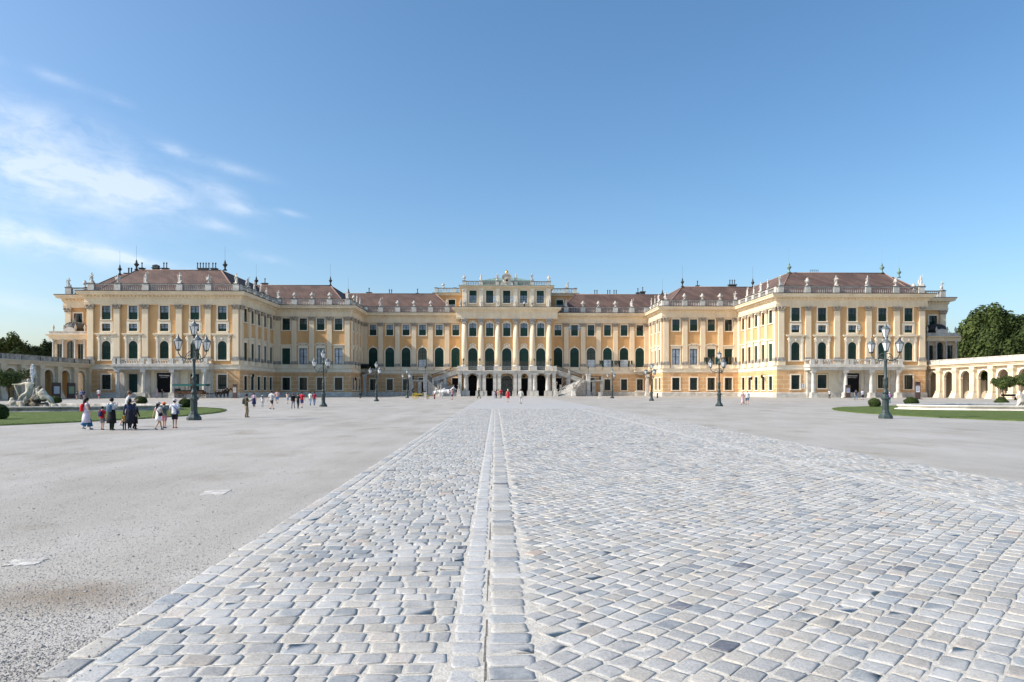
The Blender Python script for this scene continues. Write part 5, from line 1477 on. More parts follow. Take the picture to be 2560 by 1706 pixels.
def row_of(MR, pos, kinds, where, order_from='left', sc=1.0, z=ZS, y=0.22):
    M, rz = MR
    group = 'statues and vases on the ' + where
    cnt = len(pos)
    for i, (u, k) in enumerate(zip(pos, kinds)):
        if not k: continue
        p = M @ Vector((u, y, z))
        w = WORDS['s'] if k[0] == 's' else WORDS[k]
        if cnt > 1:
            place = ORD[i] + ' from the ' + order_from if i < cnt - 1 or cnt == 1 else 'last from the ' + order_from
        else: place = 'the only one'
        ornament(*PLACE[k], p.x, p.y, p.z, rz + random.uniform(-0.4, 0.4), '%s, %s, on the %s' % (w, place, where), group, sc * random.uniform(0.98, 1.04))
row_of(FRONT(YO), OLp, ['s0', 'v1', 's1', 's2', 'v1', 's0'], 'left outer wing front', sc=1.08)
row_of(LSIDE(LX1), SOp[1:], ['s1', 's0', 's2', 'v1', None], 'left outer wing court side', 'front', sc=1.05)
row_of(FRONT(YM), MLp, ['s2', 'v0', 'v0', 'v0', 's1'], 'left middle wing front')
row_of(LSIDE(-MX), SMp[1:], ['v0', 's2', 's0'], 'left middle wing court side', 'front')
row_of(FRONT(YC), CLp[1:], ['s1', 'v0', 'v0', 'v0', 's0'], 'court front left of the clock')
row_of(FRONT(YO), ORp, ['s2', 'v0', 's0', 's3', 'v0', 's1'], 'right outer wing front', sc=1.08)
row_of(RSIDE(RX0), [-y for y in SOp[1:5]][::-1], ['s1', 's3', 's0', 's2'], 'right outer wing court side', 'back', sc=1.05)
row_of(FRONT(YM), MRp, ['s3', 'v0', 'v0', 'v0', 's2'], 'right middle wing front')
row_of(RSIDE(MX), [-y for y in SMp[1:]][::-1], ['s0', 's1', 's2'], 'right middle wing court side', 'back')
row_of(FRONT(YC), CRp[:5], ['s3', 'v0', 'v0', 'v0', 's1'], 'court front right of the clock')
row_of(FRONT(YR), [-94.7, -91.3, -89.6], ['s2', 'v0', 'v0'], 'set back end bay far left')
row_of(FRONT(YR), [89.8, 91.9, 96.2], ['v0', 'v0', 's3'], 'set back end bay far right')
row_of(FRONT(YA), [-11.1, -6.65, -2.45, 2.45, 6.65, 11.1], ['v1', 's3', 's0', 's1', 's2', 'v1'], 'topmost balustrade beside the clock', sc=0.95, z=30.1)
row_of(FRONT(YP), [-11.9, -10.95, -6.65, -2.33, 2.33, 6.65, 10.95], ['s0', 's0', 's1', 's2', 's3', 's0', 's1'], 'terrace before the attic windows', sc=1.05, z=23.0, y=0.25)
row_of(FRONT(190), [-17.4, 17.2], ['v0', 's1'], 'low block behind the attic', sc=0.9, z=29.95)
b = MB(); b.box(-11.6, 11.6, YP - 0.7, YP - 0.66, 24.0, 24.05)
for i in range(90): b.box(-11.5 + i * 0.258, -11.48 + i * 0.258, YP - 0.69, YP - 0.67, 23.0, 24.0)
b.build('terrace_railing', IRON, palace)
for i, (pp, lab) in enumerate(((ST[0][1][0], 'left of'), (ST[0][1][1], 'right of'), (ST[1][1][0], 'right of'), (ST[1][1][1], 'left of'))):
    pass
random.seed(21)
def putto(x, y, lab):
    b = MB(); b.loft([(0, 0, 0, 0.28, 0.28), (0, 0, 0.3, 0.22, 0.2), (0.05, 0, 0.7, 0.17, 0.15), (0, 0, 1.05, 0.2, 0.15), (0, 0, 1.15, 0.08, 0.08)], 9); b.ball((0, 0, 1.30), 0.15, 8, 6)
    b.tube([(0.18, 0, 1.05), (0.38, 0, 1.25), (0.30, 0, 1.6)], [0.07, 0.05, 0.04], 6); b.tube([(-0.18, 0, 1.05), (-0.34, -0.1, 0.85), (-0.15, -0.2, 0.8)], [0.07, 0.05, 0.04], 6); b.ball((0.25, 0, 1.7), 0.16, 7, 5, jit=0.15)
    o = b.build('stair_statue', STONE, loc=(x, y, 1.75)); tag(o, lab, 'statue', 'statues at the foot of the staircases')
for s, nm in ((0, 'left'), (1, 'right')):
    for e, side in zip(ST[s][1], ('a', 'b')):
        inner = abs(e.x) < 15
        putto(e.x, e.y - 0.2, 'small grey statue at the foot of the %s staircase, %s the gateways' % (nm, 'nearer to' if inner else 'farther from'))

# ---------------- loggias (glazed side pavilions) ----------------
for s in (-1, 1):
    Yl = 146.6
    if s < 0: xs = [px_at(K * X, Yl) for X in (430, 718)]; cols = [px_at(K * X, Yl) for X in (445, 525, 622, 700)]; op = [(px_at(K * 490, Yl), 1.3, 8.0, 3.3, 0), (px_at(K * 575, Yl), 1.6, 8.0, 4.0, 1.0), (px_at(K * 660, Yl), 1.45, 8.0, 3.3, 0)]; dx = px_at(K * 632, 149)
    else: xs = [px_at(1920 + K * X, Yl) for X in (1285, 1545)]; cols = [px_at(1920 + K * X, Yl) for X in (1300, 1365, 1448, 1528)]; op = [(px_at(1920 + K * 1327, Yl), 1.35, 8.0, 3.3, 0), (px_at(1920 + K * 1408, Yl), 1.45, 8.0, 4.0, 1.0), (px_at(1920 + K * 1488, Yl), 1.35, 8.0, 3.3, 0)]; dx = px_at(1920 + K * 1362, 149)
    M, rz = FRONT(Yl)
    b = MB(); wall(b, M, xs[0], xs[1], 0, 12.6, op)
    xo = xs[0] if s < 0 else xs[1]; b.quad((xo, Yl, 0), (xo, 153, 0), (xo, 153, 12.6), (xo, Yl, 12.6))
    o = b.build('side_loggia', mat('loggia_stucco', (0.62, 0.50, 0.36), 0.9, 0.2, 1.0), palace)
    b = MB()
    for (u, w, zb, h, ar) in op:
        pts = [(-w / 2, 0)] + (arc_pts(w, h, 10, 1.0) if ar else [(-w / 2, h), (w / 2, h)]) + [(w / 2, 0)]
        b.poly([(u + x, Yl + 0.3, zb + z) for x, z in pts])
    b.build('pane', GLASS_D, o)
    b = MB()
    for (u, w, zb, h, ar) in op: b.box(u - 0.04, u + 0.04, Yl + 0.2, Yl + 0.28, zb, zb + h); b.box(u - w / 2, u + w / 2, Yl + 0.21, Yl + 0.27, zb + h * 0.5 - 0.04, zb + h * 0.5 + 0.04)
    b.build('sash', FRAMEG, o)
    for c in cols: b = MB(); b.lathe([(0.3, 7.8), (0.3, 8.0), (0.22, 8.1), (0.19, 11.8), (0.3, 12.1), (0.3, 12.3)], c=(c, Yl - 0.35, 0), n=10); b.build('column', mat('grey_loggia_stone', (0.48, 0.48, 0.46), 0.9, 0.2, 2), o)
    P = [(xs[0], 153), (xs[0], Yl), (xs[1], Yl)] if s < 0 else [(xs[0], Yl), (xs[1], Yl), (xs[1], 153)]
    b = MB(); b.sweep(P, [(0, 12.2), (0.5, 12.2), (0.55, 12.9), (0.9, 13.1), (0.95, 13.3), (0, 13.35)]); b.build('cornice', CREAM, o)
    b = MB(); b.sweep(P, [(0.1, 13.3), (0.45, 13.3), (0.45, 13.85), (0.55, 13.9), (0.55, 14.0), (0.1, 14.0)]); b.box(xs[0], xs[1], Yl, 149, 13.2, 13.4)
    b.strip([((xs[0] + xs[1]) / 2 + 1.3 * cos(pi * (10 - k) / 10), 13.9 + 0.001 * k) for k in range(11)], [((xs[0] + xs[1]) / 2 + 1.3 * cos(pi * (10 - k) / 10), 13.9 + 1.0 * sin(pi * (10 - k) / 10)) for k in range(11)], Matrix.Translation((0, Yl - 0.4, 0)), 0, 0.4)
    for q in ((xs[0] + 0.3), (xs[0] * 0.67 + xs[1] * 0.33), (xs[0] * 0.33 + xs[1] * 0.67), (xs[1] - 0.5)):
        b.lathe([(0.16, 14), (0.12, 14.3), (0.24, 14.7), (0.2, 15.0), (0.1, 15.1), (0.14, 15.25), (0.05, 15.4)], c=(q, Yl - 0.2, 0), n=8)
    b.build('parapet', WHITE, o)
    b = MB(); b.lathe([(2.0, 13.4), (2.0, 14.6), (2.35, 14.75), (2.3, 15.0), (1.9, 15.55), (1.2, 16.0), (0.35, 16.25), (0.3, 16.5), (0.35, 16.7), (0.1, 17.1), (0.15, 17.4), (0.03, 17.9)], c=(dx, 148.6 if s < 0 else 148.9, 0), n=18)
    for k in range(18):
        a = 2 * pi * k / 18; cxx, cyy = dx, (148.6 if s < 0 else 148.9)
        b.tube([(cxx + 2.36 * cos(a), cyy + 2.36 * sin(a), 14.78), (cxx + 1.93 * cos(a), cyy + 1.93 * sin(a), 15.58), (cxx + 1.2 * cos(a), cyy + 1.2 * sin(a), 16.04)], 0.05, 4)
    b.build('dome', mat('grey_lead_dome', (0.10, 0.105, 0.10), 0.6, 0.3, 2) if s < 0 else DARKLEAD, o)
palace_children_offset = Vector((0, YC, 0))
for c in list(palace.children): c.matrix_parent_inverse = Matrix.Translation(-palace_children_offset)
palace.location = palace_children_offset

# ---------------- arcaded colonnades ----------------
ARCM = mat('arcade_cream_stucco', (0.70, 0.60, 0.44), 0.9, 0.2, 0.6, 0.2, 4, second=(0.60, 0.50, 0.36))
def arcade(s):
    X0 = -86.9 if s < 0 else 90.1
    M, rz = (LSIDE(X0) if s < 0 else RSIDE(X0))
    # u runs along the wall; left: u = Y, right: u = -Y
    ys = [142.9 - 5.03 * i for i in range(9)] if s < 0 else [145.5 - 5.03 * i for i in range(10)]
    us = sorted([y if s < 0 else -y for y in ys])
    root = empty('arcade', (X0, 120, 0))
    tag(root, ('shaded' if s < 0 else 'sunlit') + ' cream arcade with a stone parapet on the %s of the court' % ('left' if s < 0 else 'right'), 'arcade', 'arcades beside the court')
    inv = Matrix.Translation((-X0, -120, 0))
    u0, u1 = us[0] - 0.65, us[-1] + (2.8 if s < 0 else 0.65)
    if s > 0: u0, u1 = us[0] - 0.6, us[-1] + 0.65
    parts = []
    b = MB(); ops = [((us[i] + us[i + 1]) / 2, 2.9, 0.0, 5.45, 1.0) for i in range(len(us) - 1)]
    wall(b, M, u0, u1, 0, 6.1, ops); parts.append(b.build('wall', ARCM))
    b = MB()
    for (u, w, zb, h, ar) in ops:
        b.strip(outline(w, h, 1.0, 0)[1:-1], outline(w, h, 1.0, 0.28)[1:-1], M @ Matrix.Translation((u, 0, 0)), -0.08, 0.01)
        for sg in (-1, 1): b.box(u + sg * (w / 2 + 0.15) - 0.2, u + sg * (w / 2 + 0.15) + 0.2, -0.12, RV, 3.75, 4.05, M)
    parts.append(b.build('arch_mouldings', CREAM_L))
    b = MB(); b.box(-0.62, 0.62, -0.62, 0.0, 1.3, 5.2); b.box(-0.72, 0.72, -0.72, 0.0, 5.2, 5.42); b.box(-0.80, 0.80, -0.80, 0.0, 5.42, 5.62); b.box(-0.66, 0.66, -0.66, 0, 5.62, 6.1)
    b.add([(-0.95, -1.15, 0), (0.95, -1.15, 0), (0.95, 0, 0), (-0.95, 0, 0), (-0.68, -0.70, 1.25), (0.68, -0.70, 1.25), (0.68, 0, 1.25), (-0.68, 0, 1.25)], [(0, 1, 5, 4), (1, 2, 6, 5), (3, 0, 4, 7), (4, 5, 6, 7)])
    b.box(-0.74, 0.74, -0.74, 0, 1.25, 1.42)
    pm = b.build('pier', ARCM); 
    for i, u in enumerate(us):
        o = pm if i == 0 else dup(pm)
        p = M @ Vector((u, 0, 0)); o.location = p; o.rotation_euler = (0, 0, rz); parts.append(o)
    def lbox(b, a, e, y0, y1, z0, z1): b.box(a, e, y0, y1, z0, z1, M)
    b = MB(); lbox(b, u0 - 0.1, u1 + 0.1, -0.66, 5.2, 6.1, 6.45); lbox(b, u0 - 0.1, u1 + 0.1, -0.80, 5.2, 6.45, 6.75); lbox(b, u0 - 0.1, u1 + 0.1, -1.05, 5.2, 6.75, 6.95)
    parts.append(b.build('entablature', ARCM))
    b = MB(); lbox(b, u0 - 0.1, u1 + 0.1, -0.55, -0.2, 6.95, 7.75); lbox(b, u0 - 0.12, u1 + 0.12, -0.65, -0.1, 7.75, 7.88)
    for u in us: lbox(b, u - 0.5, u + 0.5, -0.66, -0.15, 6.95, 7.80)
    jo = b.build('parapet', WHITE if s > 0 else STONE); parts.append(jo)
    for u in us: b = MB(); lbox(b, u - 0.56, u - 0.53, -0.67, -0.18, 6.95, 7.89); b.build('panel_joint', DARKLEAD, jo)
    b = MB(); bops = []
    for i in range(len(us) - 1):
        uc = (us[i] + us[i + 1]) / 2
        dark = (s > 0 and i < len(us) - 3)
        bops.append((uc, 2.3 if dark else 1.2, 0.9 if dark and i % 2 else 0.0, 4.1 if dark else 2.5, 1.0 if dark else 0))
    Mb = M @ Matrix.Translation((0, 4.9, 0)); wall(b, Mb, u0, u1, 0, 6.2, bops)
    for u in us:      # cross vault ribs
        lbox(b, u - 0.3, u + 0.3, 0.42, 4.88, 5.2, 6.12)
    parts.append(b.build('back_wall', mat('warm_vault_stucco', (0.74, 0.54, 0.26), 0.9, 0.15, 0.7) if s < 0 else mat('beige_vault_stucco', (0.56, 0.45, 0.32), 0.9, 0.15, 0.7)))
    b = MB()
    for (u, w, zb, h, ar) in bops:
        pts = [(-w / 2, 0)] + (arc_pts(w, h, 10, 1.0) if ar else [(-w / 2, h), (w / 2, h)]) + [(w / 2, 0)]
        b.poly([Mb @ Vector((u + x, 0.36, zb + z)) for x, z in pts])
    parts.append(b.build('door', DARK))  # flat black fill: doors, and the darkness seen through the right arches
    if s > 0:
        b = MB()
        for i in (1, 2, 3):
            if i < len(us) - 1: pass
        u = (us[-1] + us[-2]) / 2; lbox(b, us[-2] + 0.9, us[-1] - 0.9, 0.05, 0.35, 0, 0.95)
        u = (us[-3] + us[-4]) / 2; lbox(b, us[-4] + 0.9, us[-3] - 0.9, 0.05, 0.35, 0, 0.95)
        parts.append(b.build('low_wall', ARCM))
    for o in parts:
        o.parent = root; o.matrix_parent_inverse = inv
    # lanterns hanging in the arches
    for i, u in enumerate(us[:-1]):
        if s > 0 and i >= len(us) - 2: continue
        b = MB(); p = M @ Vector(((u + us[i + 1]) / 2, 2.4, 0))
        b.lathe([(0.03, 6.0), (0.03, 4.6), (0.10, 4.55), (0.26, 4.35), (0.24, 4.3), (0.13, 3.8), (0.05, 3.7)], c=(0, 0, 0), n=6)
        o = b.build('hanging_lantern', IRON); o.location = (p.x - X0, p.y - 120, 0); o.parent = root
    return root, us, M
AL, AR = arcade(-1), arcade(1)

# ---------------- candelabra street lamps ----------------
def make_lamp():
    r = empty('street_lamp')
    b = MB(); b.lathe([(0.40, 0), (0.40, 0.16), (0.36, 0.20), (0.28, 0.30), (0.25, 0.36)], n=8, sm=False, ph=pi / 8)
    b.lathe([(0.22, 0.35), (0.215, 0.42), (0.185, 0.50), (0.175, 1.10), (0.20, 1.15), (0.27, 1.22), (0.27, 1.27), (0.18, 1.33), (0.14, 1.56)], n=8, sm=False, ph=pi / 8)
    for k in range(8):
        a = pi * k / 4; b.box(0.165, 0.18, -0.05, 0.05, 0.54, 1.06, Matrix.Rotation(a, 4, 'Z'))
    b.build('base', LAMPG, r)
    b = MB(); b.lathe([(0.20, 1.54), (0.14, 1.66), (0.115, 1.8), (0.125, 2.35), (0.15, 2.4), (0.15, 2.46), (0.085, 2.55), (0.075, 3.4), (0.10, 3.46), (0.10, 3.52), (0.065, 3.6), (0.06, 4.25), (0.13, 4.36), (0.16, 4.45), (0.09, 4.56), (0.055, 4.7), (0.05, 4.88), (0.09, 4.92)], n=14)
    for k in range(10):
        a = 2 * pi * k / 10; b.tube([(0.118 * cos(a), 0.118 * sin(a), 1.85), (0.122 * cos(a), 0.122 * sin(a), 2.3)], 0.018, 4)
    for k in range(6):
        a = 2 * pi * k / 6; b.ball((0.11 * cos(a), 0.11 * sin(a), 4.45), 0.06, 6, 4, sz=1.8)
    b.build('pole', LAMPG, r)
    def lantern(loc):
        b = MB(); z = loc[2]
        b.lathe([(0.05, 0), (0.13, 0.03), (0.14, 0.07), (0.10, 0.09)], c=loc, n=8)
        for k in range(6):
            a = 2 * pi * k / 6; b.tube([(loc[0] + 0.12 * cos(a), loc[1] + 0.12 * sin(a), z + 0.08), (loc[0] + 0.25 * cos(a), loc[1] + 0.25 * sin(a), z + 0.56)], 0.016, 4)
        o = b.build('lantern', LAMPG, r)
        b = MB(); b.lathe([(0.26, 0.555), (0.29, 0.58), (0.28, 0.60), (0.17, 0.69), (0.08, 0.78), (0.09, 0.82), (0.04, 0.86), (0.045, 0.90), (0.01, 0.99)], c=loc, n=6); b.build('lantern_roof', mat('grey_lantern_metal', (0.17, 0.19, 0.19), 0.4, metal=0.4), o)
        b = MB(); b.lathe([(0.11, 0.09), (0.242, 0.55)], c=loc, n=6, sm=False); b.build('lantern_glass', LANTG, o)
        b = MB(); b.lathe([(0.04, 0.12), (0.075, 0.2), (0.075, 0.36), (0.03, 0.42)], c=loc, n=10); b.build('bulb', mat('white_bulb_glass', (0.85, 0.85, 0.83), 0.3), o)
    lantern((0, 0, 4.86))
    for ang in (-55, 65, 185):
        a = radians(ang); ca, sa = cos(a), sin(a)
        P = lambda q, z: (q * ca, q * sa, z)
        b = MB(); b.tube([P(0.05, 3.62), P(0.25, 3.52), P(0.48, 3.55), P(0.72, 3.66), P(0.86, 3.86), P(0.88, 4.02)], 0.030, 6)
        b.tube([P(0.08, 3.95), P(0.22, 3.98), P(0.38, 3.85), P(0.46, 3.68), P(0.42, 3.58)], 0.022, 5)
        b.tube([P(0.56 + 0.1 * cos(t), 3.50 + 0.1 * sin(t)) for t in [pi * k / 5 for k in range(-1, 9)]], 0.018, 5)
        b.tube([P(0.26 + 0.11 * cos(t), 3.66 + 0.11 * sin(t)) for t in [pi * k / 5 for k in range(0, 10)]], 0.018, 5)
        b.ball(P(0.55, 3.60), 0.045, 6, 4)
        b.build('arm', LAMPG, r)
        lantern(P(0.88, 4.0))
    return r
lamp0 = make_lamp()
LL = [(-20.4, 39.9, 'green cast iron candelabra lamp nearest on the left, beside the lawn tip and the children'), (-20.5, 70.0, 'green candelabra lamp standing right of the walking tourists, left side of court'),
      (-20.4, 100.5, 'third candelabra lamp back on the left, in front of the middle wing'), (-20.7, 138, 'farthest candelabra lamp on the left, just left of the staircase and carriage'),
      (20.7, 40.9, 'tall grey green candelabra lamp nearest on the right, in front of the right lawn'), (20.3, 70.5, 'candelabra lamp on the right near the couple in pink and white'),
      (20.8, 103.4, 'third candelabra lamp back on the right, by the corner of the middle wing'), (19.7, 132, 'farthest candelabra lamp on the right, before the ground floor windows')]
for i, (x, y, lab) in enumerate(LL):
    o = lamp0 if i == 0 else dup(lamp0)
    o.location = (x, y, 0); o.rotation_euler = (0, 0, radians((0, 5, 8, 12, -63, -27, -24, -20)[i])); tag(o, lab, 'street lamp', 'candelabra lamps in two rows across the court')

# ---------------- people ----------------
SKIN = mat('skin', (0.62, 0.40, 0.29), 0.6, 0.1, 8)
SKIN_T = mat('tanned_skin', (0.48, 0.29, 0.19), 0.6, 0.1, 8)
HAIRD = mat('dark_hair', (0.012, 0.010, 0.009), 0.6, 0.3, 20)
HAIRB = mat('brown_hair', (0.12, 0.07, 0.04), 0.6, 0.3, 20)
HAIRL = mat('blond_hair', (0.55, 0.45, 0.28), 0.6, 0.3, 20)
def person(px, fy, h, face, label, top, bottom, kind='trousers', hair=HAIRD, hairlen=0.0, pose='stand', sleeve=0.5, shoes=(0.05, 0.05, 0.05), bag=None, hat=None, skin=SKIN, lean=0.0, build=1.0, coat=None, arms='down', stripe=None, loc=None, zoff=0.0, group='visitors walking in the court', sock=None, Y=None):
    """face: direction the person looks, degrees, 90 = away from the camera, 0 = to the right"""
    if loc is None:
        p, yc = on_ground(px, fy)
        if Y: p = at_y(px, 973, Y); p.z = 0; yc = Y
        H = h * yc / F_PX
    else: p = Vector(loc); H = h
    r = empty('person', (p.x, p.y, zoff), radians(face - 90))
    tag(r, label, 'person', group)
    S = H
    st = {'stand': 0.03, 'walk': 0.10, 'stride': 0.16}[pose]
    def V(x, y, z): return Vector((x * S * (build if abs(x) > 0.05 else 1), (y + lean * max(0, z - 0.5)) * S, z * S))
    hipx = 0.052; J = {}
    for sd, fwd in ((-1, st), (1, -st)):
        J['hip', sd] = V(sd * hipx, 0, 0.50); kb = 0.03 if pose == 'stand' else 0.05
        J['knee', sd] = V(sd * 0.052, fwd * 0.5 + kb * (1 if fwd < 0 or pose == 'stand' else 0.6), 0.275)
        lift = 0.035 if (fwd < 0 and pose != 'stand') else 0.0
        J['ankle', sd] = V(sd * 0.05, fwd, 0.045 + lift); J['toe', sd] = V(sd * 0.06, fwd + 0.085, 0.015 + lift * 0.3)
        J['sho', sd] = V(sd * 0.108, 0, 0.805)
        if arms == 'up' or (arms == 'phone'):
            J['elb', sd] = V(sd * 0.135, 0.05, 0.66); J['wri', sd] = V(sd * 0.07, 0.17, 0.72 if arms == 'phone' else 0.80)
        elif arms == 'one_out' and sd == -1:
            J['elb', sd] = V(sd * 0.19, 0.0, 0.66); J['wri', sd] = V(sd * 0.27, 0.04, 0.52)
        else:
            sw = -fwd * 0.8 if pose != 'stand' else 0.015 * sd
            J['elb', sd] = V(sd * 0.145, sw * 0.5 - 0.01, 0.635); J['wri', sd] = V(sd * 0.150, sw + 0.02, 0.49)
    neck = V(0, 0.0, 0.835); chest = V(0, 0, 0.74); waist = V(0, 0, 0.61); pel = V(0, 0, 0.52); head = V(0, 0.015, 0.925); chin = V(0, 0.01, 0.875)
    # body: one continuous skinned surface
    vs = [pel, waist, chest, neck, chin, head, V(0, 0.012, 0.965), V(0, 0.066, 0.915)]
    ed = [(0, 1), (1, 2), (2, 3), (3, 4), (4, 5), (5, 6), (5, 7)]
    ra = [(0.075, 0.06), (0.066, 0.052), (0.082, 0.056), 0.030, 0.036, 0.055, 0.038, 0.010]
    for sd in (-1, 1):
        b0 = len(vs); vs += [J['hip', sd], J['knee', sd], J['ankle', sd], J['toe', sd]]; ed += [(0, b0), (b0, b0 + 1), (b0 + 1, b0 + 2), (b0 + 2, b0 + 3)]; ra += [0.050, 0.032, 0.020, 0.018]
        b0 = len(vs); w, e = J['wri', sd], J['elb', sd]; d = (w - e).normalized()
        palm = w + d * 0.035 * S
        vs += [J['sho', sd], e, w, palm]; ed += [(2, b0), (b0, b0 + 1), (b0 + 1, b0 + 2), (b0 + 2, b0 + 3)]; ra += [0.034, 0.022, 0.015, (0.014, 0.018)]
        side = d.cross(Vector((1, 0, 0))).normalized() if abs(d.x) < 0.8 else Vector((0, 1, 0))
        for k, L in enumerate((0.036, 0.042, 0.040, 0.031)):
            q = palm + d * 0.012 * S + side * (k - 1.5) * 0.0095 * S
            f0 = len(vs); vs += [q, q + d * L * 0.5 * S, q + d * L * S + Vector((-sd * 0.008 * S, 0, 0))]; ed += [(b0 + 3, f0), (f0, f0 + 1), (f0 + 1, f0 + 2)]; ra += [0.0052, 0.0050, 0.0042]
        f0 = len(vs); vs += [palm - d * 0.012 * S + side * 0.022 * S, palm + side * 0.034 * S + d * 0.014 * S]; ed += [(b0 + 3, f0), (f0, f0 + 1)]; ra += [0.0058, 0.0048]
    ra = [tuple(q * S for q in x) if isinstance(x, tuple) else x * S for x in ra]
    body = skin_mesh('body', vs, ed, ra, skin, 1); body.parent = r
    def part(b, name, col):
        m = col if isinstance(col, bpy.types.Material) else colmat(col); return b.build(name, m, r)
    # top
    T = MB()
    ring = lambda x, y, z, rx, ry: (x * S, (y + lean * max(0, z - 0.5)) * S, z * S, rx * S * build, ry * S * (0.5 + 0.5 * build))
    T.loft([ring(0, 0, 0.485, 0.102, 0.078), ring(0, 0, 0.55, 0.100, 0.076), ring(0, 0, 0.62, 0.092, 0.068), ring(0, 0, 0.72, 0.106, 0.072), ring(0, 0, 0.785, 0.116, 0.066), ring(0, 0, 0.825, 0.085, 0.052), ring(0, 0, 0.842, 0.042, 0.038)], 12)
    for sd in (-1, 1):
        a, e, w = J['sho', sd], J['elb', sd], J['wri', sd]
        if sleeve > 0:
            pts = [a + Vector((-sd * 0.02 * S, 0, 0.005 * S)), a.lerp(e, 0.3)]
            rd = [0.044 * S, 0.042 * S]
            if sleeve <= 0.5: pts.append(a.lerp(e, sleeve * 1.5)); rd.append(0.037 * S)
            else: pts += [e, w]; rd += [0.031 * S, 0.023 * S]
            T.tube(pts, rd, 9)
    part(T, 'top', top)
    if stripe:
        T = MB()
        for z in (0.53, 0.59, 0.65, 0.71, 0.77): 
            rx = 0.1 + 0.02 * abs(z - 0.62) * 5
            T.loft([ring(0, 0, z, rx + 0.004, 0.077), ring(0, 0, z + 0.022, rx + 0.005, 0.077)], 12, caps=False)
        part(T, 'stripes', stripe)
    # lower clothing
    Bm = MB()
    if kind in ('trousers', 'wide', 'shorts'):
        Bm.loft([ring(0, 0, 0.45, 0.098, 0.078), ring(0, 0, 0.50, 0.099, 0.077), ring(0, 0, 0.575, 0.088, 0.068)], 12)
        for sd in (-1, 1):
            hp, k, a = J['hip', sd], J['knee', sd], J['ankle', sd]
            if kind == 'shorts': Bm.tube([hp + Vector((0, 0, 0)), hp.lerp(k, 0.5), hp.lerp(k, 0.86)], [0.058 * S, 0.054 * S, 0.052 * S], 10)
            elif kind == 'wide': Bm.tube([hp, hp.lerp(k, 0.6), k, a + Vector((0, 0, 0.05 * S))], [0.060 * S, 0.062 * S, 0.066 * S, 0.082 * S], 10)
            else: Bm.tube([hp, hp.lerp(k, 0.6), k, a], [0.058 * S, 0.047 * S, 0.040 * S, 0.031 * S], 10)
    elif kind == 'skirt': Bm.loft([ring(0, 0, 0.25, 0.125, 0.10), ring(0, 0, 0.40, 0.11, 0.09), ring(0, 0, 0.50, 0.102, 0.08), ring(0, 0, 0.59, 0.084, 0.066)], 14)
    elif kind == 'dress': Bm.loft([ring(0, 0, 0.33, 0.125, 0.10), ring(0, 0, 0.42, 0.115, 0.092), ring(0, 0, 0.50, 0.105, 0.082), ring(0, 0, 0.60, 0.094, 0.070)], 14)
    elif kind == 'long': Bm.loft([ring(0, 0, 0.09, 0.13, 0.11), ring(0, 0, 0.30, 0.115, 0.095), ring(0, 0, 0.50, 0.103, 0.08), ring(0, 0, 0.60, 0.092, 0.07)], 14)
    part(Bm, {'trousers': 'trousers', 'wide': 'trousers', 'shorts': 'shorts', 'skirt': 'skirt', 'dress': 'skirt', 'long': 'skirt'}[kind], bottom)
    if coat:
        Ct = MB(); Ct.loft([ring(0, -0.01, 0.22, 0.145, 0.12), ring(0, -0.01, 0.36, 0.135, 0.11), ring(0, 0, 0.5, 0.118, 0.09), ring(0, 0, 0.60, 0.106, 0.082), ring(0, 0, 0.64, 0.100, 0.075)], 14); part(Ct, 'coat', coat)
    # shoes
    for sd in (-1, 1):
        Sh = MB(); a, t = J['ankle', sd], J['toe', sd]
        Sh.tube([a + Vector((0, -0.02 * S, -0.018 * S)), a + Vector((0, 0.01 * S, -0.02 * S)), t + Vector((0, 0, 0.004 * S))], [0.026 * S, 0.027 * S, 0.017 * S], 8); part(Sh, 'shoe', shoes)
    # hair or hat
    Hh = MB(); hy = head.y - 0.012 * S
    Hh.ball((0, hy, 0.942 * S), 0.062 * S, 12, 9, sx=0.98, sy=1.06, sz=1.0)
    if hairlen > 0:
        L = hairlen; Hh.tube([(0, hy - 0.02 * S, 0.95 * S), (0, hy - 0.045 * S, 0.89 * S), (0, hy - 0.06 * S, (0.89 - L * 0.5) * S), (0, hy - 0.055 * S, (0.89 - L) * S)], [0.05 * S, 0.052 * S, 0.042 * S, 0.016 * S], 9)
    part(Hh, 'hair', hair)
    if hat:
        Ht = MB(); col, brim = hat
        Ht.ball((0, hy, 0.955 * S), 0.068 * S, 12, 8, sz=0.85)
        if brim == 'brim': Ht.lathe([(0.11 * S, 0), (0.112 * S, 0.008 * S)], c=(0, hy, 0.945 * S), n=14)
        else: Ht.box(-0.05 * S, 0.05 * S, hy + 0.03 * S, hy + 0.13 * S, 0.945 * S, 0.957 * S)
        part(Ht, 'hat', col)
    o = None
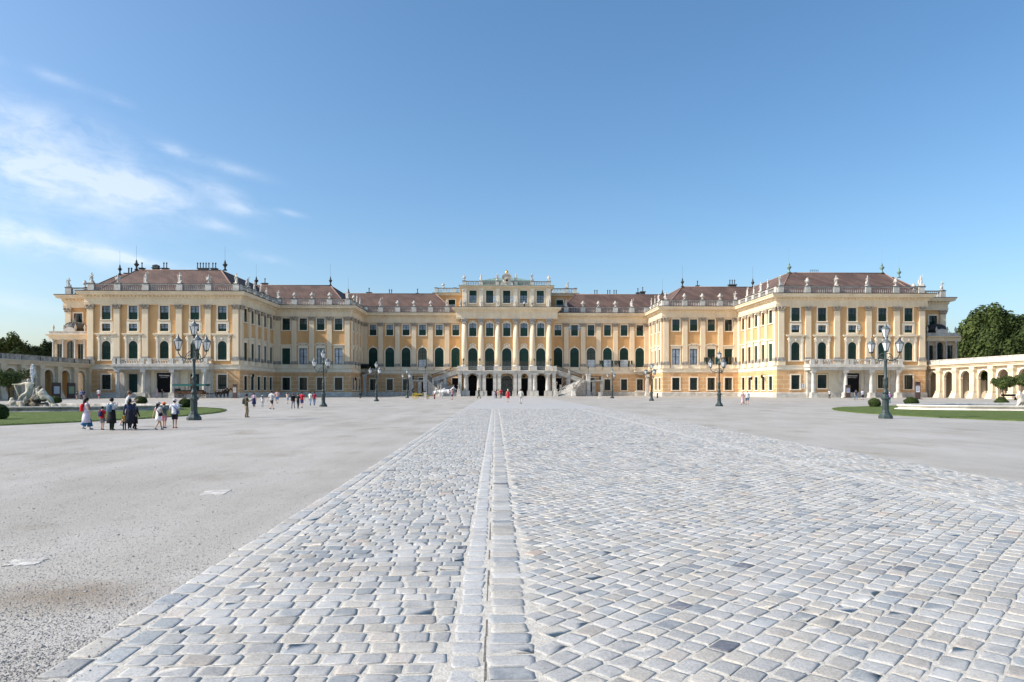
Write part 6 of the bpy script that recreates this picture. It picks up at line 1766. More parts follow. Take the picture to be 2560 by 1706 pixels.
    if bag:
        typ, col = bag
        bb = MB(); ly = lean * 0.2 * S
        if typ == 'backpack':
            bb.loft([(0, -0.115 * S + ly, 0.56 * S, 0.060 * S, 0.035 * S), (0, -0.125 * S + ly, 0.60 * S, 0.085 * S, 0.052 * S), (0, -0.125 * S + ly, 0.72 * S, 0.085 * S, 0.054 * S), (0, -0.11 * S + ly, 0.80 * S, 0.055 * S, 0.035 * S)], 10)
            for sd in (-1, 1): bb.tube([(sd * 0.06 * S, -0.09 * S + ly, 0.80 * S), (sd * 0.062 * S, -0.01 * S + ly, 0.838 * S), (sd * 0.065 * S, 0.075 * S + ly, 0.77 * S), (sd * 0.075 * S, 0.072 * S + ly, 0.66 * S)], 0.013 * S, 5)
            nm = 'backpack'
        else:
            bb.box(0.085 * S, 0.14 * S, -0.07 * S, 0.06 * S, 0.50 * S, 0.60 * S)
            bb.tube([(0.11 * S, -0.04 * S, 0.60 * S), (0.06 * S, -0.082 * S, 0.68 * S), (-0.04 * S, -0.084 * S, 0.76 * S), (-0.075 * S, 0, 0.842 * S), (-0.03 * S, 0.08 * S, 0.76 * S), (0.08 * S, 0.078 * S, 0.64 * S)], 0.010 * S, 5); nm = 'shoulder_bag'
        o = bb.build(nm, colmat(col)); o.location = r.location; o.rotation_euler = r.rotation_euler
        tag(o, {'backpack': 'backpack', 'shoulder_bag': 'shoulder bag'}[nm] + ' worn by the ' + label, nm.replace('_', ' '))
        o['label'] = shorten(o['label'])
    return r
def shorten(s):
    w = s.split(); return ' '.join(w[:16])
WHT = (0.78, 0.78, 0.80); BLK = (0.014, 0.014, 0.016); NAVY = (0.02, 0.035, 0.09); GRY = (0.30, 0.31, 0.33)
NG = 'group of visitors near the left lawn'
person(216, 1076, 80, 35, 'woman in a white flared top and wide blue trousers with long dark hair', (0.72, 0.66, 0.74), (0.03, 0.15, 0.34), 'wide', hairlen=0.22, pose='walk', sleeve=0.2, bag=('backpack', (0.55, 0.02, 0.03)), coat=(0.70, 0.66, 0.78), shoes=(0.4, 0.4, 0.4), group=NG, Y=30.6)
person(255.6, 1075, 59, 80, 'small boy in a red shirt and grey shorts reaching out his arm', (0.50, 0.02, 0.04), (0.22, 0.21, 0.24), 'shorts', pose='stand', arms='one_out', bag=('backpack', (0.02, 0.03, 0.10)), group=NG)
person(279, 1076, 81, 85, 'person in a white shirt with a black coat tied round the waist', WHT, (0.012, 0.03, 0.02), 'trousers', bag=('backpack', (0.10, 0.17, 0.24)), coat=BLK, arms='up', group=NG)
person(317, 1067, 90, 20, 'tall short haired man in a pale grey shirt stepping right behind the group', (0.55, 0.56, 0.56), (0.62, 0.52, 0.42), 'shorts', hair=HAIRB, pose='stride', lean=0.16, shoes=(0.6, 0.6, 0.62), arms='phone', group=NG)
person(324, 1076, 79, 100, 'woman with dark shoulder length hair in a navy jacket and black coat', NAVY, (0.015, 0.02, 0.035), 'trousers', hairlen=0.1, sleeve=1, coat=(0.015, 0.018, 0.03), pose='walk', shoes=(0.55, 0.55, 0.55), group=NG)
person(336, 1074, 66, 70, 'person in black half hidden behind the woman in navy', BLK, BLK, 'trousers', sleeve=1, coat=BLK, pose='walk', group=NG)
person(311, 1075, 42, 120, 'small child in yellow half hidden behind the woman in navy', (0.75, 0.42, 0.06), NAVY, 'trousers', pose='stand', hair=HAIRB, group=NG)
person(396, 1075.5, 70, 60, 'girl in a white dress and grey hat with a dark bag', (0.76, 0.70, 0.70), (0.78, 0.74, 0.74), 'dress', hairlen=0.15, pose='stride', hat=((0.45, 0.38, 0.38), 'brim'), bag=('shoulder', (0.03, 0.015, 0.02)), shoes=(0.2, 0.2, 0.25), skin=SKIN_T, sleeve=0.15, group=NG)
person(410, 1071, 65, 80, 'boy in an orange cap, grey green shirt and pink shorts', (0.10, 0.16, 0.17), (0.62, 0.26, 0.34), 'shorts', hat=((0.85, 0.18, 0.05), 'cap'), bag=('backpack', (0.06, 0.11, 0.12)), shoes=(0.02, 0.08, 0.22), skin=SKIN_T, group=NG)
person(436.5, 1071, 73, 95, 'boy in a white T-shirt and black shorts', (0.78, 0.80, 0.86), (0.02, 0.02, 0.03), 'shorts', hat=((0.5, 0.5, 0.55), 'cap'), bag=('shoulder', (0.02, 0.06, 0.18)), shoes=(0.45, 0.08, 0.06), skin=SKIN_T, group=NG)
CG = 'visitors crossing the left half of the court'
person(616, 1044, 59, 5, 'man in an olive T-shirt and khaki trousers standing alone facing right', (0.11, 0.11, 0.06), (0.34, 0.26, 0.15), 'trousers', bag=('backpack', (0.14, 0.13, 0.13)), skin=SKIN_T, shoes=(0.25, 0.18, 0.12), arms='phone', group=CG)
person(635, 1018.5, 36, 95, 'woman in a pink top with a dark jacket round her waist', (0.72, 0.48, 0.58), (0.02, 0.02, 0.03), 'trousers', coat=(0.02, 0.03, 0.10), shoes=(0.6, 0.55, 0.6), group=CG)
person(656, 1018.5, 30, 90, 'child in white with brown hair and grey leggings', (0.70, 0.70, 0.73), (0.55, 0.54, 0.58), 'trousers', hair=HAIRB, hairlen=0.2, hat=((0.75, 0.75, 0.75), 'cap'), shoes=(0.5, 0.5, 0.5), group=CG)
person(679, 1024, 47, 60, 'man in a black and white striped shirt and black shorts striding', WHT, BLK, 'shorts', pose='stride', stripe=(0.05, 0.05, 0.07), build=1.15, group=CG)
person(693, 1009, 33, 95, 'person in a pink patterned T-shirt and bright blue shorts', (0.70, 0.42, 0.40), (0.10, 0.28, 0.60), 'shorts', hair=HAIRB, pose='walk', build=1.15, stripe=(0.75, 0.6, 0.58), group=CG)
person(719, 1009.5, 29, 85, 'woman in a beige top and pale denim', (0.60, 0.46, 0.40), (0.30, 0.42, 0.60), 'shorts', hair=HAIRB, hairlen=0.12, pose='walk', arms='up', group=CG)
person(733, 1021.6, 38, 120, 'person in a black jacket and grey trousers stepping left', BLK, (0.26, 0.25, 0.28), 'trousers', pose='stride', sleeve=1, hair=HAIRB, group=CG)
person(745, 1021.8, 38, 80, 'woman in a black top with pale sleeves and dark trousers', (0.03, 0.03, 0.035), (0.02, 0.03, 0.045), 'trousers', pose='walk', hair=HAIRB, group=CG)
person(754.5, 1020, 40, 80, 'man in a red T-shirt and dark blue shorts', (0.55, 0.02, 0.04), (0.03, 0.06, 0.22), 'shorts', pose='walk', build=1.15, group=CG)
person(775.5, 1014, 34.5, 70, 'person in a pale green shirt and light blue jeans', (0.58, 0.66, 0.60), (0.25, 0.36, 0.52), 'trousers', pose='walk', group=CG)
person(785.8, 1014, 33.5, 85, 'person in a crimson top and blue jeans near the second lamp', (0.40, 0.02, 0.06), (0.16, 0.25, 0.42), 'trousers', pose='walk', hair=HAIRD, group=CG)
FG = 'visitors in front of the left arcade and wing'
person(36, 998, 25, 90, 'person in a purple shirt behind the white fountain figures', (0.08, 0.04, 0.42), (0.02, 0.05, 0.06), 'trousers', group=FG)
person(50, 998, 24, 270, 'person in a pale pink shirt behind the fountain figures', (0.65, 0.45, 0.5), NAVY, 'trousers', group=FG)
person(191, 1000, 22, 60, 'person in a dark teal shirt and pink shorts by the arcade', (0.03, 0.06, 0.08), (0.55, 0.35, 0.36), 'shorts', lean=0.15, arms='up', group=FG)
person(204, 1000, 26, 300, 'person in a light blue shirt and navy trousers by the arcade', (0.25, 0.35, 0.68), (0.02, 0.03, 0.07), 'trousers', group=FG)
person(209, 1000, 25, 90, 'person in dark navy standing by the arcade end', (0.03, 0.04, 0.10), (0.6, 0.4, 0.4), 'shorts', group=FG)
person(247, 998.5, 27, 90, 'person in a white shirt and red shorts before the left ground window', (0.74, 0.74, 0.76), (0.50, 0.06, 0.10), 'shorts', pose='walk', shoes=(0.6, 0.6, 0.6), group=FG)
person(393, 995, 24, 180, 'woman in a long pink dress at the left entrance door', (0.72, 0.45, 0.62), (0.74, 0.48, 0.64), 'long', hair=HAIRL, group=FG)
person(405, 995, 21, 0, 'person in black with fair hair at the left entrance door', BLK, (0.2, 0.2, 0.2), 'trousers', hair=HAIRL, arms='phone', group=FG)
MG = 'visitors before the palace centre'
person(1197, 996.8, 27, 20, 'person in dark clothes walking right before the first gateway', (0.03, 0.035, 0.03), (0.02, 0.03, 0.03), 'trousers', pose='stride', arms='phone', group=MG)
person(1236, 996.5, 19, 90, 'small child in lilac grey before the door left of the middle gateway', (0.55, 0.52, 0.6), (0.5, 0.5, 0.55), 'trousers', group=MG)
person(1240.5, 996.5, 22, 80, 'person in a dark top beside the child in beige', (0.20, 0.04, 0.08), BLK, 'trousers', pose='walk', group=MG)
person(1246, 997, 23, 95, 'person in beige with tan trousers before the middle gateway', (0.66, 0.50, 0.32), (0.6, 0.5, 0.38), 'trousers', pose='walk', group=MG)
person(1252.5, 996.8, 25, 100, 'person in a bright red top and dark trousers before the middle gateway', (0.62, 0.03, 0.06), (0.04, 0.02, 0.04), 'trousers', pose='walk', group=MG)
person(1270, 1006, 33, 90, 'blond woman in a short red dress on the paved path', (0.70, 0.01, 0.04), (0.70, 0.01, 0.04), 'dress', hair=HAIRL, hairlen=0.08, sleeve=0, pose='stand', group=MG)
person(1302, 1011, 38, 85, 'person in cream white clothes on the paved path, right of the red dress', (0.70, 0.68, 0.60), (0.62, 0.60, 0.54), 'trousers', pose='walk', sleeve=1, build=1.1, group=MG)
TP = at_y(1311, 755, YP - 0.1)
person(0, 0, 1.75, 270, 'person in a white shirt and black trousers on the attic terrace', WHT, BLK, 'trousers', loc=(TP.x, YP + 0.3, 0), zoff=22.97, group='people on the terrace')
RG = 'visitors on the right side of the court'
person(1857, 1012, 34, 95, 'woman in a long pale pink dress left of the man in white', (0.74, 0.50, 0.50), (0.74, 0.52, 0.52), 'long', hair=HAIRL, pose='walk', group=RG)
person(1868, 1012.6, 36, 80, 'man in a white T-shirt and grey blue shorts beside the woman in pink', (0.78, 0.76, 0.78), (0.10, 0.17, 0.30), 'shorts', hair=HAIRL, pose='walk', build=1.12, skin=SKIN_T, group=RG)
person(2074, 996.8, 22, 90, 'person in white top and black trousers before the right portico window', (0.75, 0.72, 0.68), BLK, 'trousers', group=RG)
person(2140, 1001, 27, 90, 'man in a dark grey T-shirt and blue grey jeans before the right entrance', (0.07, 0.08, 0.11), (0.20, 0.26, 0.32), 'trousers', pose='walk', group=RG)
person(2156.5, 1000, 26, 95, 'person in a white shirt and dark skirt before the right entrance', (0.76, 0.74, 0.80), (0.04, 0.02, 0.04), 'skirt', hair=HAIRB, pose='walk', bag=None, group=RG)
person(2224, 1008, 27, 100, 'child in a lilac shirt and teal trousers behind the nearest right lamp', (0.42, 0.34, 0.55), (0.05, 0.28, 0.30), 'trousers', hat=((0.8, 0.8, 0.85), 'cap'), bag=('backpack', (0.3, 0.12, 0.25)), group=RG)

# ---------------- horses, carriages ----------------
def horse(x, y, rz, m, label, dark=None, H=1.6, headup=0.0, name='horse'):
    r = empty(name, (x, y, 0), rz); tag(r, label, 'horse', 'carriage horses')
    v = []; e = []; ra = []
    def add(p, rad, par=None):
        v.append(Vector(p) * H); ra.append((rad[0] * H, rad[1] * H) if isinstance(rad, tuple) else rad * H)
        if par is not None: e.append((par, len(v) - 1))
        return len(v) - 1
    belly = add((0.0, 0, 0.70), (0.235, 0.22)); chest = add((0.28, 0, 0.73), (0.25, 0.21), belly); wither = add((0.42, 0, 0.82), (0.19, 0.15), chest)
    rump = add((-0.30, 0, 0.76), (0.24, 0.22), belly); tailr = add((-0.46, 0, 0.80), 0.07, rump)
    n1 = add((0.56, 0, 0.95), (0.14, 0.095), wither); n2 = add((0.66, 0, 1.06 + headup), (0.10, 0.07), n1); poll = add((0.71, 0, 1.12 + headup), (0.09, 0.07), n2)
    ck = add((0.79, 0, 1.04 + headup), (0.10, 0.075), poll); mz = add((0.90, 0, 0.90 + headup), (0.065, 0.055), ck); nose = add((0.94, 0, 0.85 + headup), (0.055, 0.045), mz)
    for s in (-1, 1):
        ear = add((0.70, s * 0.045, 1.22 + headup), 0.016, poll)
        sh = add((0.38, s * 0.09, 0.60), 0.11, chest); kn = add((0.40, s * 0.10, 0.36), 0.05, sh); ft = add((0.39, s * 0.10, 0.09), 0.028, kn); hf = add((0.41, s * 0.10, 0.02), 0.042, ft)
        th = add((-0.36, s * 0.10, 0.62), 0.14, rump); st = add((-0.30, s * 0.105, 0.48), 0.08, th); hk = add((-0.43, s * 0.10, 0.34), 0.040, st); f2 = add((-0.39, s * 0.10, 0.09), 0.028, hk); h2 = add((-0.37, s * 0.10, 0.02), 0.043, f2)
    o = skin_mesh('body', v, e, ra, m, 1); o.parent = r
    b = MB(); b.tube([Vector((-0.46, 0, 0.82)) * H, Vector((-0.54, 0, 0.72)) * H, Vector((-0.57, 0, 0.5)) * H, Vector((-0.56, 0, 0.22)) * H], [0.04 * H, 0.055 * H, 0.06 * H, 0.02 * H], 8); b.build('tail', dark or m, r)
    b = MB(); b.tube([Vector((0.44, 0, 0.96)) * H, Vector((0.56, 0, 1.09)) * H, Vector((0.64, 0, 1.14 + headup)) * H, Vector((0.70, 0, 1.18 + headup)) * H], [0.03 * H, 0.035 * H, 0.03 * H, 0.015 * H], 6); b.build('mane', dark or m, r)
    b = MB()
    for xx in (0.12, 0.34): b.tube([Vector((xx, 0.20 * cos(t), 0.72 + 0.215 * sin(t))) * H for t in [2 * pi * k / 14 for k in range(15)]], 0.014 * H, 5)
    b.tube([Vector((-0.42, s_, 0.66)) * H for s_ in (-0.1, 0.1)], 0.012 * H, 5)
    for s_ in (-1, 1): b.tube([Vector((0.34, s_ * 0.17, 0.70)) * H, Vector((-0.5, s_ * 0.19, 0.62)) * H, Vector((-1.1, s_ * 0.2, 0.5)) * H], 0.012 * H, 5)
    b.build('harness', IRON, r)
    return r
HW = mat('dappled_grey_coat', (0.58, 0.57, 0.56), 0.7, 0.35, 2.5, second=(0.35, 0.35, 0.36)); HD = mat('black_bay_coat', (0.018, 0.010, 0.008), 0.5, 0.3, 2)
def wheel(par, x, y, z, R, m, spokes=12):
    b = MB(); b.tube([(x + R * cos(2 * pi * k / 24), y, z + R * sin(2 * pi * k / 24)) for k in range(25)], 0.035, 5, caps=False)
    b.lathe([(0.08, -0.09), (0.08, 0.09)], n=8, M=Matrix.Translation((x, y, z)) @ Matrix.Rotation(pi / 2, 4, 'X'))
    for k in range(spokes):
        a = 2 * pi * k / spokes; b.tube([(x, y, z), (x + R * cos(a), y, z + R * sin(a))], 0.018, 4)
    b.build('wheel', m, par)
BLACKL = mat('black_lacquer', (0.015, 0.015, 0.016), 0.3); YEL = mat('yellow_paint', (0.50, 0.38, 0.05), 0.5)
def open_carriage(x, y, rz, label):
    r = empty('carriage', (x, y, 0), rz); tag(r, label, 'carriage')
    b = MB(); b.prism([(-1.1, 0.75), (-1.25, 1.35), (-0.9, 1.4), (-0.7, 0.95), (0.1, 0.9), (0.25, 1.25), (0.5, 1.3), (0.55, 0.75), (0.1, 0.6), (-0.8, 0.6)], Matrix.Translation((0, -0.55, 0)), 1.1); b.build('body', BLACKL, r)
    b = MB(); b.tube([(-1.25, 0, 1.3), (-1.45, 0, 1.6), (-1.2, 0, 1.85), (-0.9, 0, 1.8)], [0.1, 0.16, 0.12, 0.05], 8, flat=3.2); b.build('folded_hood', BLACKL, r)
    b = MB(); b.box(0.6, 1.1, -0.45, 0.45, 1.25, 1.45); b.box(0.55, 0.65, -0.45, 0.45, 1.4, 1.75); b.box(0.9, 1.5, -0.35, 0.35, 0.85, 0.92); b.build('driver_seat', BLACKL, r)
    b = MB(); b.box(-1.0, 0.5, -0.56, -0.54, 0.78, 1.0); b.box(-1.0, 0.5, 0.54, 0.56, 0.78, 1.0); b.build('side_panel', YEL, r)
    b = MB(); b.tube([(-1.1, 0, 0.5), (1.3, 0, 0.5), (3.2, 0, 0.75)], 0.05, 6); b.build('shaft', YEL, r)
    for s in (-1, 1): wheel(r, -0.8, s * 0.68, 0.55, 0.55, YEL); wheel(r, 1.15, s * 0.62, 0.42, 0.42, YEL)
    return r
p, _ = on_ground(1050, 998); open_carriage(p.x, p.y, 0.0, 'black open carriage with yellow wheels behind the white horses')
p, _ = on_ground(1113, 998.3); horse(p.x + 0.2, p.y, 0.0, HW, 'white horse standing in profile beside the left staircase, nearer the camera', H=1.85, dark=HW)
p2, _ = on_ground(1078, 996.5); horse(p2.x + 1.3, p2.y + 0.6, 0.0, HW, 'second white horse standing behind the coachman bending down', H=1.7)
person(1086, 998, 24, 0, 'coachman in a white shirt bending beside the yellow wheeled carriage', (0.72, 0.70, 0.68), (0.25, 0.03, 0.07), 'trousers', lean=0.5, arms='up', group='coachmen')
person(1131, 999, 26, 180, 'coachman in a pink shirt and dark shorts at the white horse head', (0.68, 0.30, 0.36), (0.06, 0.02, 0.06), 'shorts', arms='up', build=1.1, group='coachmen')
# long covered carriage with two dark horses on the left
p, _ = on_ground(478, 995.6)
r = empty('covered_carriage', (p.x, p.y, 0), 0.0); tag(r, 'long wagonette with a flat green roof and brown body behind dark horses', 'carriage')
b = MB(); b.box(-3.0, 2.6, -0.8, 0.8, 0.75, 1.35); b.box(-2.8, 1.6, -0.82, -0.80, 0.8, 1.3); b.box(2.2, 3.2, -0.6, 0.6, 0.9, 1.1); b.build('body', mat('brown_coach_paint', (0.10, 0.045, 0.02), 0.5), r)
b = MB(); b.box(-2.4, 2.2, -0.78, 0.78, 1.35, 1.6); b.box(-2.9, -2.4, -0.7, 0.7, 1.35, 1.9); b.build('bench', BLACKL, r)
b = MB(); b.box(-3.2, 3.2, -1.0, 1.0, 2.68, 2.78); b.box(-3.25, 3.25, -1.04, -1.0, 2.42, 2.72); b.box(-3.25, 3.25, 1.0, 1.04, 2.42, 2.72); b.box(3.2, 3.7, -1.0, 1.0, 2.74, 2.82); b.build('roof', mat('dark_teal_canvas', (0.02, 0.13, 0.12), 0.7), r)
for xx in (-2.9, -1.0, 1.0, 2.9):
    for s in (-1, 1):
        b = MB(); b.tube([(xx, s * 0.9, 1.2), (xx, s * 0.9, 2.7)], 0.03, 5); b.build('roof_post', BLACKL, r)
for s in (-1, 1): wheel(r, -2.0, s * 0.92, 0.55, 0.55, BLACKL); wheel(r, 2.3, s * 0.82, 0.45, 0.45, BLACKL)
b = MB(); b.tube([(2.6, 0, 0.8), (6.0, 0, 0.9)], 0.05, 6); b.build('shaft', BLACKL, r)
horse(p.x + 6.0, p.y - 0.5, 0.0, HD, 'black horse in harness nearer the camera before the brown wagonette', H=1.75)
horse(p.x + 6.35, p.y + 0.5, 0.0, HD, 'black horse in harness on the far side before the brown wagonette', H=1.72)
person(0, 0, 1.5, 0, 'driver in a white shirt seated in the covered wagonette', WHT, BLK, 'trousers', loc=(p.x - 1.2, p.y, 0), zoff=0.75, group='coachmen')

# ---------------- info steles, posters, bollards ----------------
def stele(px, fy, w, h, label, cols, Y=None):
    p, yc = on_ground(px, fy)
    if Y: p = at_y(px, 973, Y); p.z = 0
    r = empty('info_stele', (p.x, p.y, 0)); tag(r, label, 'sign', 'brown information steles')
    b = MB(); b.box(-w / 2, w / 2, -0.15, 0.15, 0, h); b.box(-w / 2 - 0.25, w / 2 + 0.25, -0.4, 0.4, 0, 0.12); b.prism([(-w / 2, h), (0, h - 0.18), (w / 2, h), (w / 2, h + 0.12), (-w / 2, h + 0.12)], Matrix.Translation((0, -0.15, 0)), 0.3); b.build('pillar', BROWN, r)
    b = MB(); b.box(-w * 0.36, w * 0.36, -0.17, -0.152, h * 0.42, h * 0.80); b.build('poster', mat('poster_' + label[:4] + str(int(px)), cols[0], 0.5), r)
    b = MB()
    for i in range(4): b.box(-w * 0.30, w * (0.30 - 0.08 * (i % 2)), -0.18, -0.172, h * (0.74 - 0.075 * i), h * (0.765 - 0.075 * i))
    b.build('printed_lines', mat('print_' + str(int(px)), cols[1], 0.5), r)
    return r
stele(421.5, 994, 0.95, 2.7, 'brown information stele with a pale green poster beside the left entrance door', ((0.45, 0.60, 0.60), (0.10, 0.25, 0.28)))
stele(587.5, 995.8, 0.85, 2.65, 'brown information stele with a white poster at the corner of the left wing', ((0.55, 0.52, 0.46), (0.25, 0.2, 0.18)))
stele(2119.5, 995, 0.95, 2.5, 'brown information stele with a blue grey poster beside the right entrance door', ((0.42, 0.46, 0.58), (0.10, 0.14, 0.30)))
stele(2293.5, 998.5, 0.95, 2.95, 'brown information stele with a white house poster near the right topiary ball', ((0.72, 0.74, 0.78), (0.08, 0.12, 0.22)))
for (px, fy, lab, cc) in ((124, 1000, 'dark framed white poster board in the left arcade, farther from the palace', (0.62, 0.64, 0.66)), (162, 999, 'red brown poster board with a green picture in the left arcade', (0.35, 0.42, 0.25))):
    p = at_y(px, 973, 131 if px < 150 else 135.5)
    r = empty('poster_board', (-85.8 + 0.0, p.y, 0), radians(60)); tag(r, lab, 'poster', 'poster boards under the left arcade')
    b = MB(); b.box(-0.75, 0.75, -0.06, 0.06, 0.1, 3.0); b.build('board', BROWN, r)
    b = MB(); b.box(-0.5, 0.5, -0.09, -0.065, 0.9, 2.3); b.build('poster', colmat(cc), r)
def bollard(px, fy, lab, m, h, rr, sq=False):
    p, _ = on_ground(px, fy); b = MB()
    if sq: b.box(-rr, rr, -rr, rr, 0, h); b.box(-rr - 0.04, rr + 0.04, -rr - 0.04, rr + 0.04, h, h + 0.1); b.box(-rr - 0.06, rr + 0.06, -rr - 0.06, rr + 0.06, 0, 0.15)
    else: b.lathe([(rr * 1.3, 0), (rr * 1.3, 0.1), (rr, 0.15), (rr * 0.9, h * 0.8), (rr * 1.2, h * 0.85), (rr, h), (rr * 0.3, h * 1.05)], n=10)
    o = b.build('bollard', m, loc=(p.x, p.y, 0)); tag(o, lab, 'bollard')
bollard(1063.5, 998.5, 'white stone bollard standing before the open carriage', WHITE, 1.15, 0.2, True)
bollard(1500, 996.5, 'white stone bollard right of the right staircase', WHITE, 1.1, 0.22, True)
bollard(900.5, 995.5, 'dark iron bollard before the corner of the left middle wing', IRON, 0.95, 0.14)
bollard(1643.5, 995.5, 'dark iron bollard before the corner of the right middle wing', IRON, 0.95, 0.14)
# stone bench against the wall on the right
p = at_y(1602, 973, 179.4); b = MB(); b.box(-1.5, 1.5, -0.4, 0.4, 0.95, 1.25); b.box(-1.3, -0.8, -0.35, 0.35, 0, 0.95); b.box(0.8, 1.3, -0.35, 0.35, 0, 0.95)
o = b.build('stone_bench', WHITE, loc=(p.x, 179.4, 0)); tag(o, 'pale stone bench under the last ground floor window right of the staircase', 'bench')
# open casements painted white that swing out of some windows
def casement(x, y, z, w, h, lab, rz=0.0):
    b = MB(); b.box(0, 0.1, -0.03, 0.03, 0, h); b.box(w - 0.1, w, -0.03, 0.03, 0, h); b.box(0, w, -0.028, 0.028, 0, 0.1); b.box(0, w, -0.028, 0.028, h - 0.1, h); b.box(0, w, -0.025, 0.025, h / 2 - 0.04, h / 2 + 0.04); b.box(w / 2 - 0.04, w / 2 + 0.04, -0.026, 0.026, 0, h)
    o = b.build('open_casement', FRAMEW, palace); o.matrix_parent_inverse = Matrix.Translation(-palace_children_offset); o.location = (x, y, z); o.rotation_euler = (0, 0, rz)
    g = MB(); g.quad((0.1, 0.01, 0.1), (w - 0.1, 0.01, 0.1), (w - 0.1, 0.01, h - 0.1), (0.1, 0.01, h - 0.1)); g.build('pane', GLASS_L, o)
casement(ORw[2] + 0.88, YO - 0.1, 14.35, 0.78, 0.95, ''); casement(ORw[3] + 0.88, YO - 0.1, 14.35, 0.78, 0.95, ''); casement(ORw[0] + 0.95, YO - 0.25, 1.95, 0.9, 1.0, '')
casement(CRw[1] + 0.92, YC - 0.12, 17.4, 0.85, 1.4, ''); casement(CRw[1] - 1.75, YC - 0.12, 17.4, 0.85, 1.4, '')
for x in (CW[1] + 0.98, CW[2] + 0.98): casement(x, YA - 0.2, 24.4, 0.8, 1.6, '')
for u in (CLw[3], CRw[2], CRw[3], CRw[4]):
    for sg in (-0.95, 0.05): casement(u + sg, YC - 0.02, 7.72, 0.9, 1.8, '')
# wall lanterns
for (x, y, z) in ((px_at(560 + K * 265, 150), 0, 0),): pass
def bracket_lantern(M, u, z):
    b = MB(); T_ = M @ Matrix.Translation((u, 0, z))
    b.tube([T_ @ Vector(q) for q in ((0, 0, 0), (0, -0.5, 0.15), (0, -0.9, 0.0))], 0.035, 5); b.lathe([(0.1, -0.75), (0.26, -0.25), (0.28, -0.2), (0.1, 0.0), (0.03, 0.1)], n=6, M=T_ @ Matrix.Translation((0, -0.9, 0)))
    o = b.build('wall_lantern', IRON, palace); o.matrix_parent_inverse = Matrix.Translation(-palace_children_offset)
bracket_lantern(LSIDE(LX1)[0], 148.4, 5.0); bracket_lantern(LSIDE(-MX)[0], 167.5, 4.6); bracket_lantern(RSIDE(RX0)[0], -149, 4.9); bracket_lantern(RSIDE(RX0)[0], -155, 4.6)
for u in (CW[0], CW[1], CW[3], CW[4]):
    b = MB(); b.lathe([(0.025, 0.9), (0.025, 0.15), (0.09, 0.1), (0.24, -0.1), (0.2, -0.5), (0.05, -0.6)], n=6); o = b.build('hanging_lantern', IRON, palace); o.matrix_parent_inverse = Matrix.Translation(-palace_children_offset); o.location = (u, YP - 0.5, 5.3)

# ---------------- fountain basins ----------------
WATER = mat('pool_water', (0.05, 0.09, 0.08), 0.08, bump=0.4, bscale=3.0, spec=0.8)
def basin(cx, cy, rx, ry, s):
    r = empty('fountain', (cx, cy, 0)); 
    n = 96
    def oval(q, z, a_=0): return [((rx + a_) * q * cos(2 * pi * k / n) * (1 + 0.035 * cos(4 * 2 * pi * k / n)), (ry + a_) * q * sin(2 * pi * k / n) * (1 + 0.05 * cos(4 * 2 * pi * k / n)), z) for k in range(n)]
    b = MB(); prof = [(0.35, 0.0), (0.35, 0.12), (0.05, 0.16), (0.02, 0.28), (0.14, 0.32), (0.20, 0.40), (0.12, 0.47), (-0.35, 0.48), (-0.42, 0.40), (-0.40, 0.0)]
    V = []; F = []
    for a_, z in prof: V += oval(1, z, a_)
    m_ = len(prof)
    for i in range(m_ - 1):
        for k in range(n): F.append((i * n + k, i * n + (k + 1) % n, (i + 1) * n + (k + 1) % n, (i + 1) * n + k))
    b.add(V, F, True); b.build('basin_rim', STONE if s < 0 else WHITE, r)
    b = MB(); b.add(oval(1, 0.22, -0.3) + [(0, 0, 0.22)], [(k, (k + 1) % n, n) for k in range(n)]); b.build('water', WATER, r)
    return r
FL = basin(-46.0, 58.0, 15.8, 6.6, -1); tag(FL, 'oval stone fountain basin in the left lawn with a white water jet', 'fountain')
FR = basin(47.8, 58.0, 15.2, 6.4, 1); tag(FR, 'oval pale stone fountain basin in the sunlit right lawn', 'fountain')
# jet of foaming water
jp = at_y(81.5, 973, 58.0)
random.seed(5)
b = MB()
b.tube([(0, 0, 0.9), (0.03, 0, 2.0), (-0.02, 0, 2.8), (0.03, 0, 3.6)], [0.03, 0.04, 0.07, 0.03], 7)
for i in range(620):
    t = random.random(); a_ = random.random(); z = 0.9 + 2.95 * t ** 0.8; w = (0.26 - 0.10 * t) * (0.7 + 0.5 * sin(9 * t + 2 * a_))
    a = random.uniform(0, 6.28); q = w * random.random() ** 0.6; x, y = q * cos(a), q * sin(a); rr = random.uniform(0.012, 0.038)
    b.add([(x - rr, y, z), (x, y - rr, z), (x + rr, y, z), (x, y + rr, z), (x, y, z + rr * 2.2), (x, y, z - rr * 1.2)], [(0, 1, 4), (1, 2, 4), (2, 3, 4), (3, 0, 4), (1, 0, 5), (2, 1, 5), (3, 2, 5), (0, 3, 5)])
b.build('water_jet', mat('white_water', (0.86, 0.88, 0.90), 0.4, alpha=0.75), FL, loc=(jp.x + 46.0, 0, 0))
# sculptures
def rocks(par, pts, m=ROCK, seed=3):
    random.seed(seed); b = MB()
    for (x, y, z, r_) in pts:
        for k in range(7):
            b.ball((x + random.uniform(-r_, r_) * 0.6, y + random.uniform(-r_, r_) * 0.6, z + random.uniform(-r_, r_) * 0.4), r_ * random.uniform(0.35, 0.75), 8, 6, jit=0.25)
    return b.build('rock', m, par)
def fig_at(px, py, Y=57.2): return at_y(px, py, Y)
def sculpture(name, label, J, E, R, base, m=MARBLE, drape=None, group='marble fountain figures'):
    """J: joints as photo pixels plus depth offset, turned into points of the place"""
    pts = [fig_at(j[0], j[1], 57.2 + (j[2] if len(j) > 2 else 0)) for j in J]
    o = skin_mesh(name, [p - Vector((base[0], base[1], 0)) for p in pts], E, R, m, 2)
    o.location = (base[0], base[1], 0); tag(o, label, 'sculpture', group)
    return o
rb = fig_at(78, 1010, 58.0)
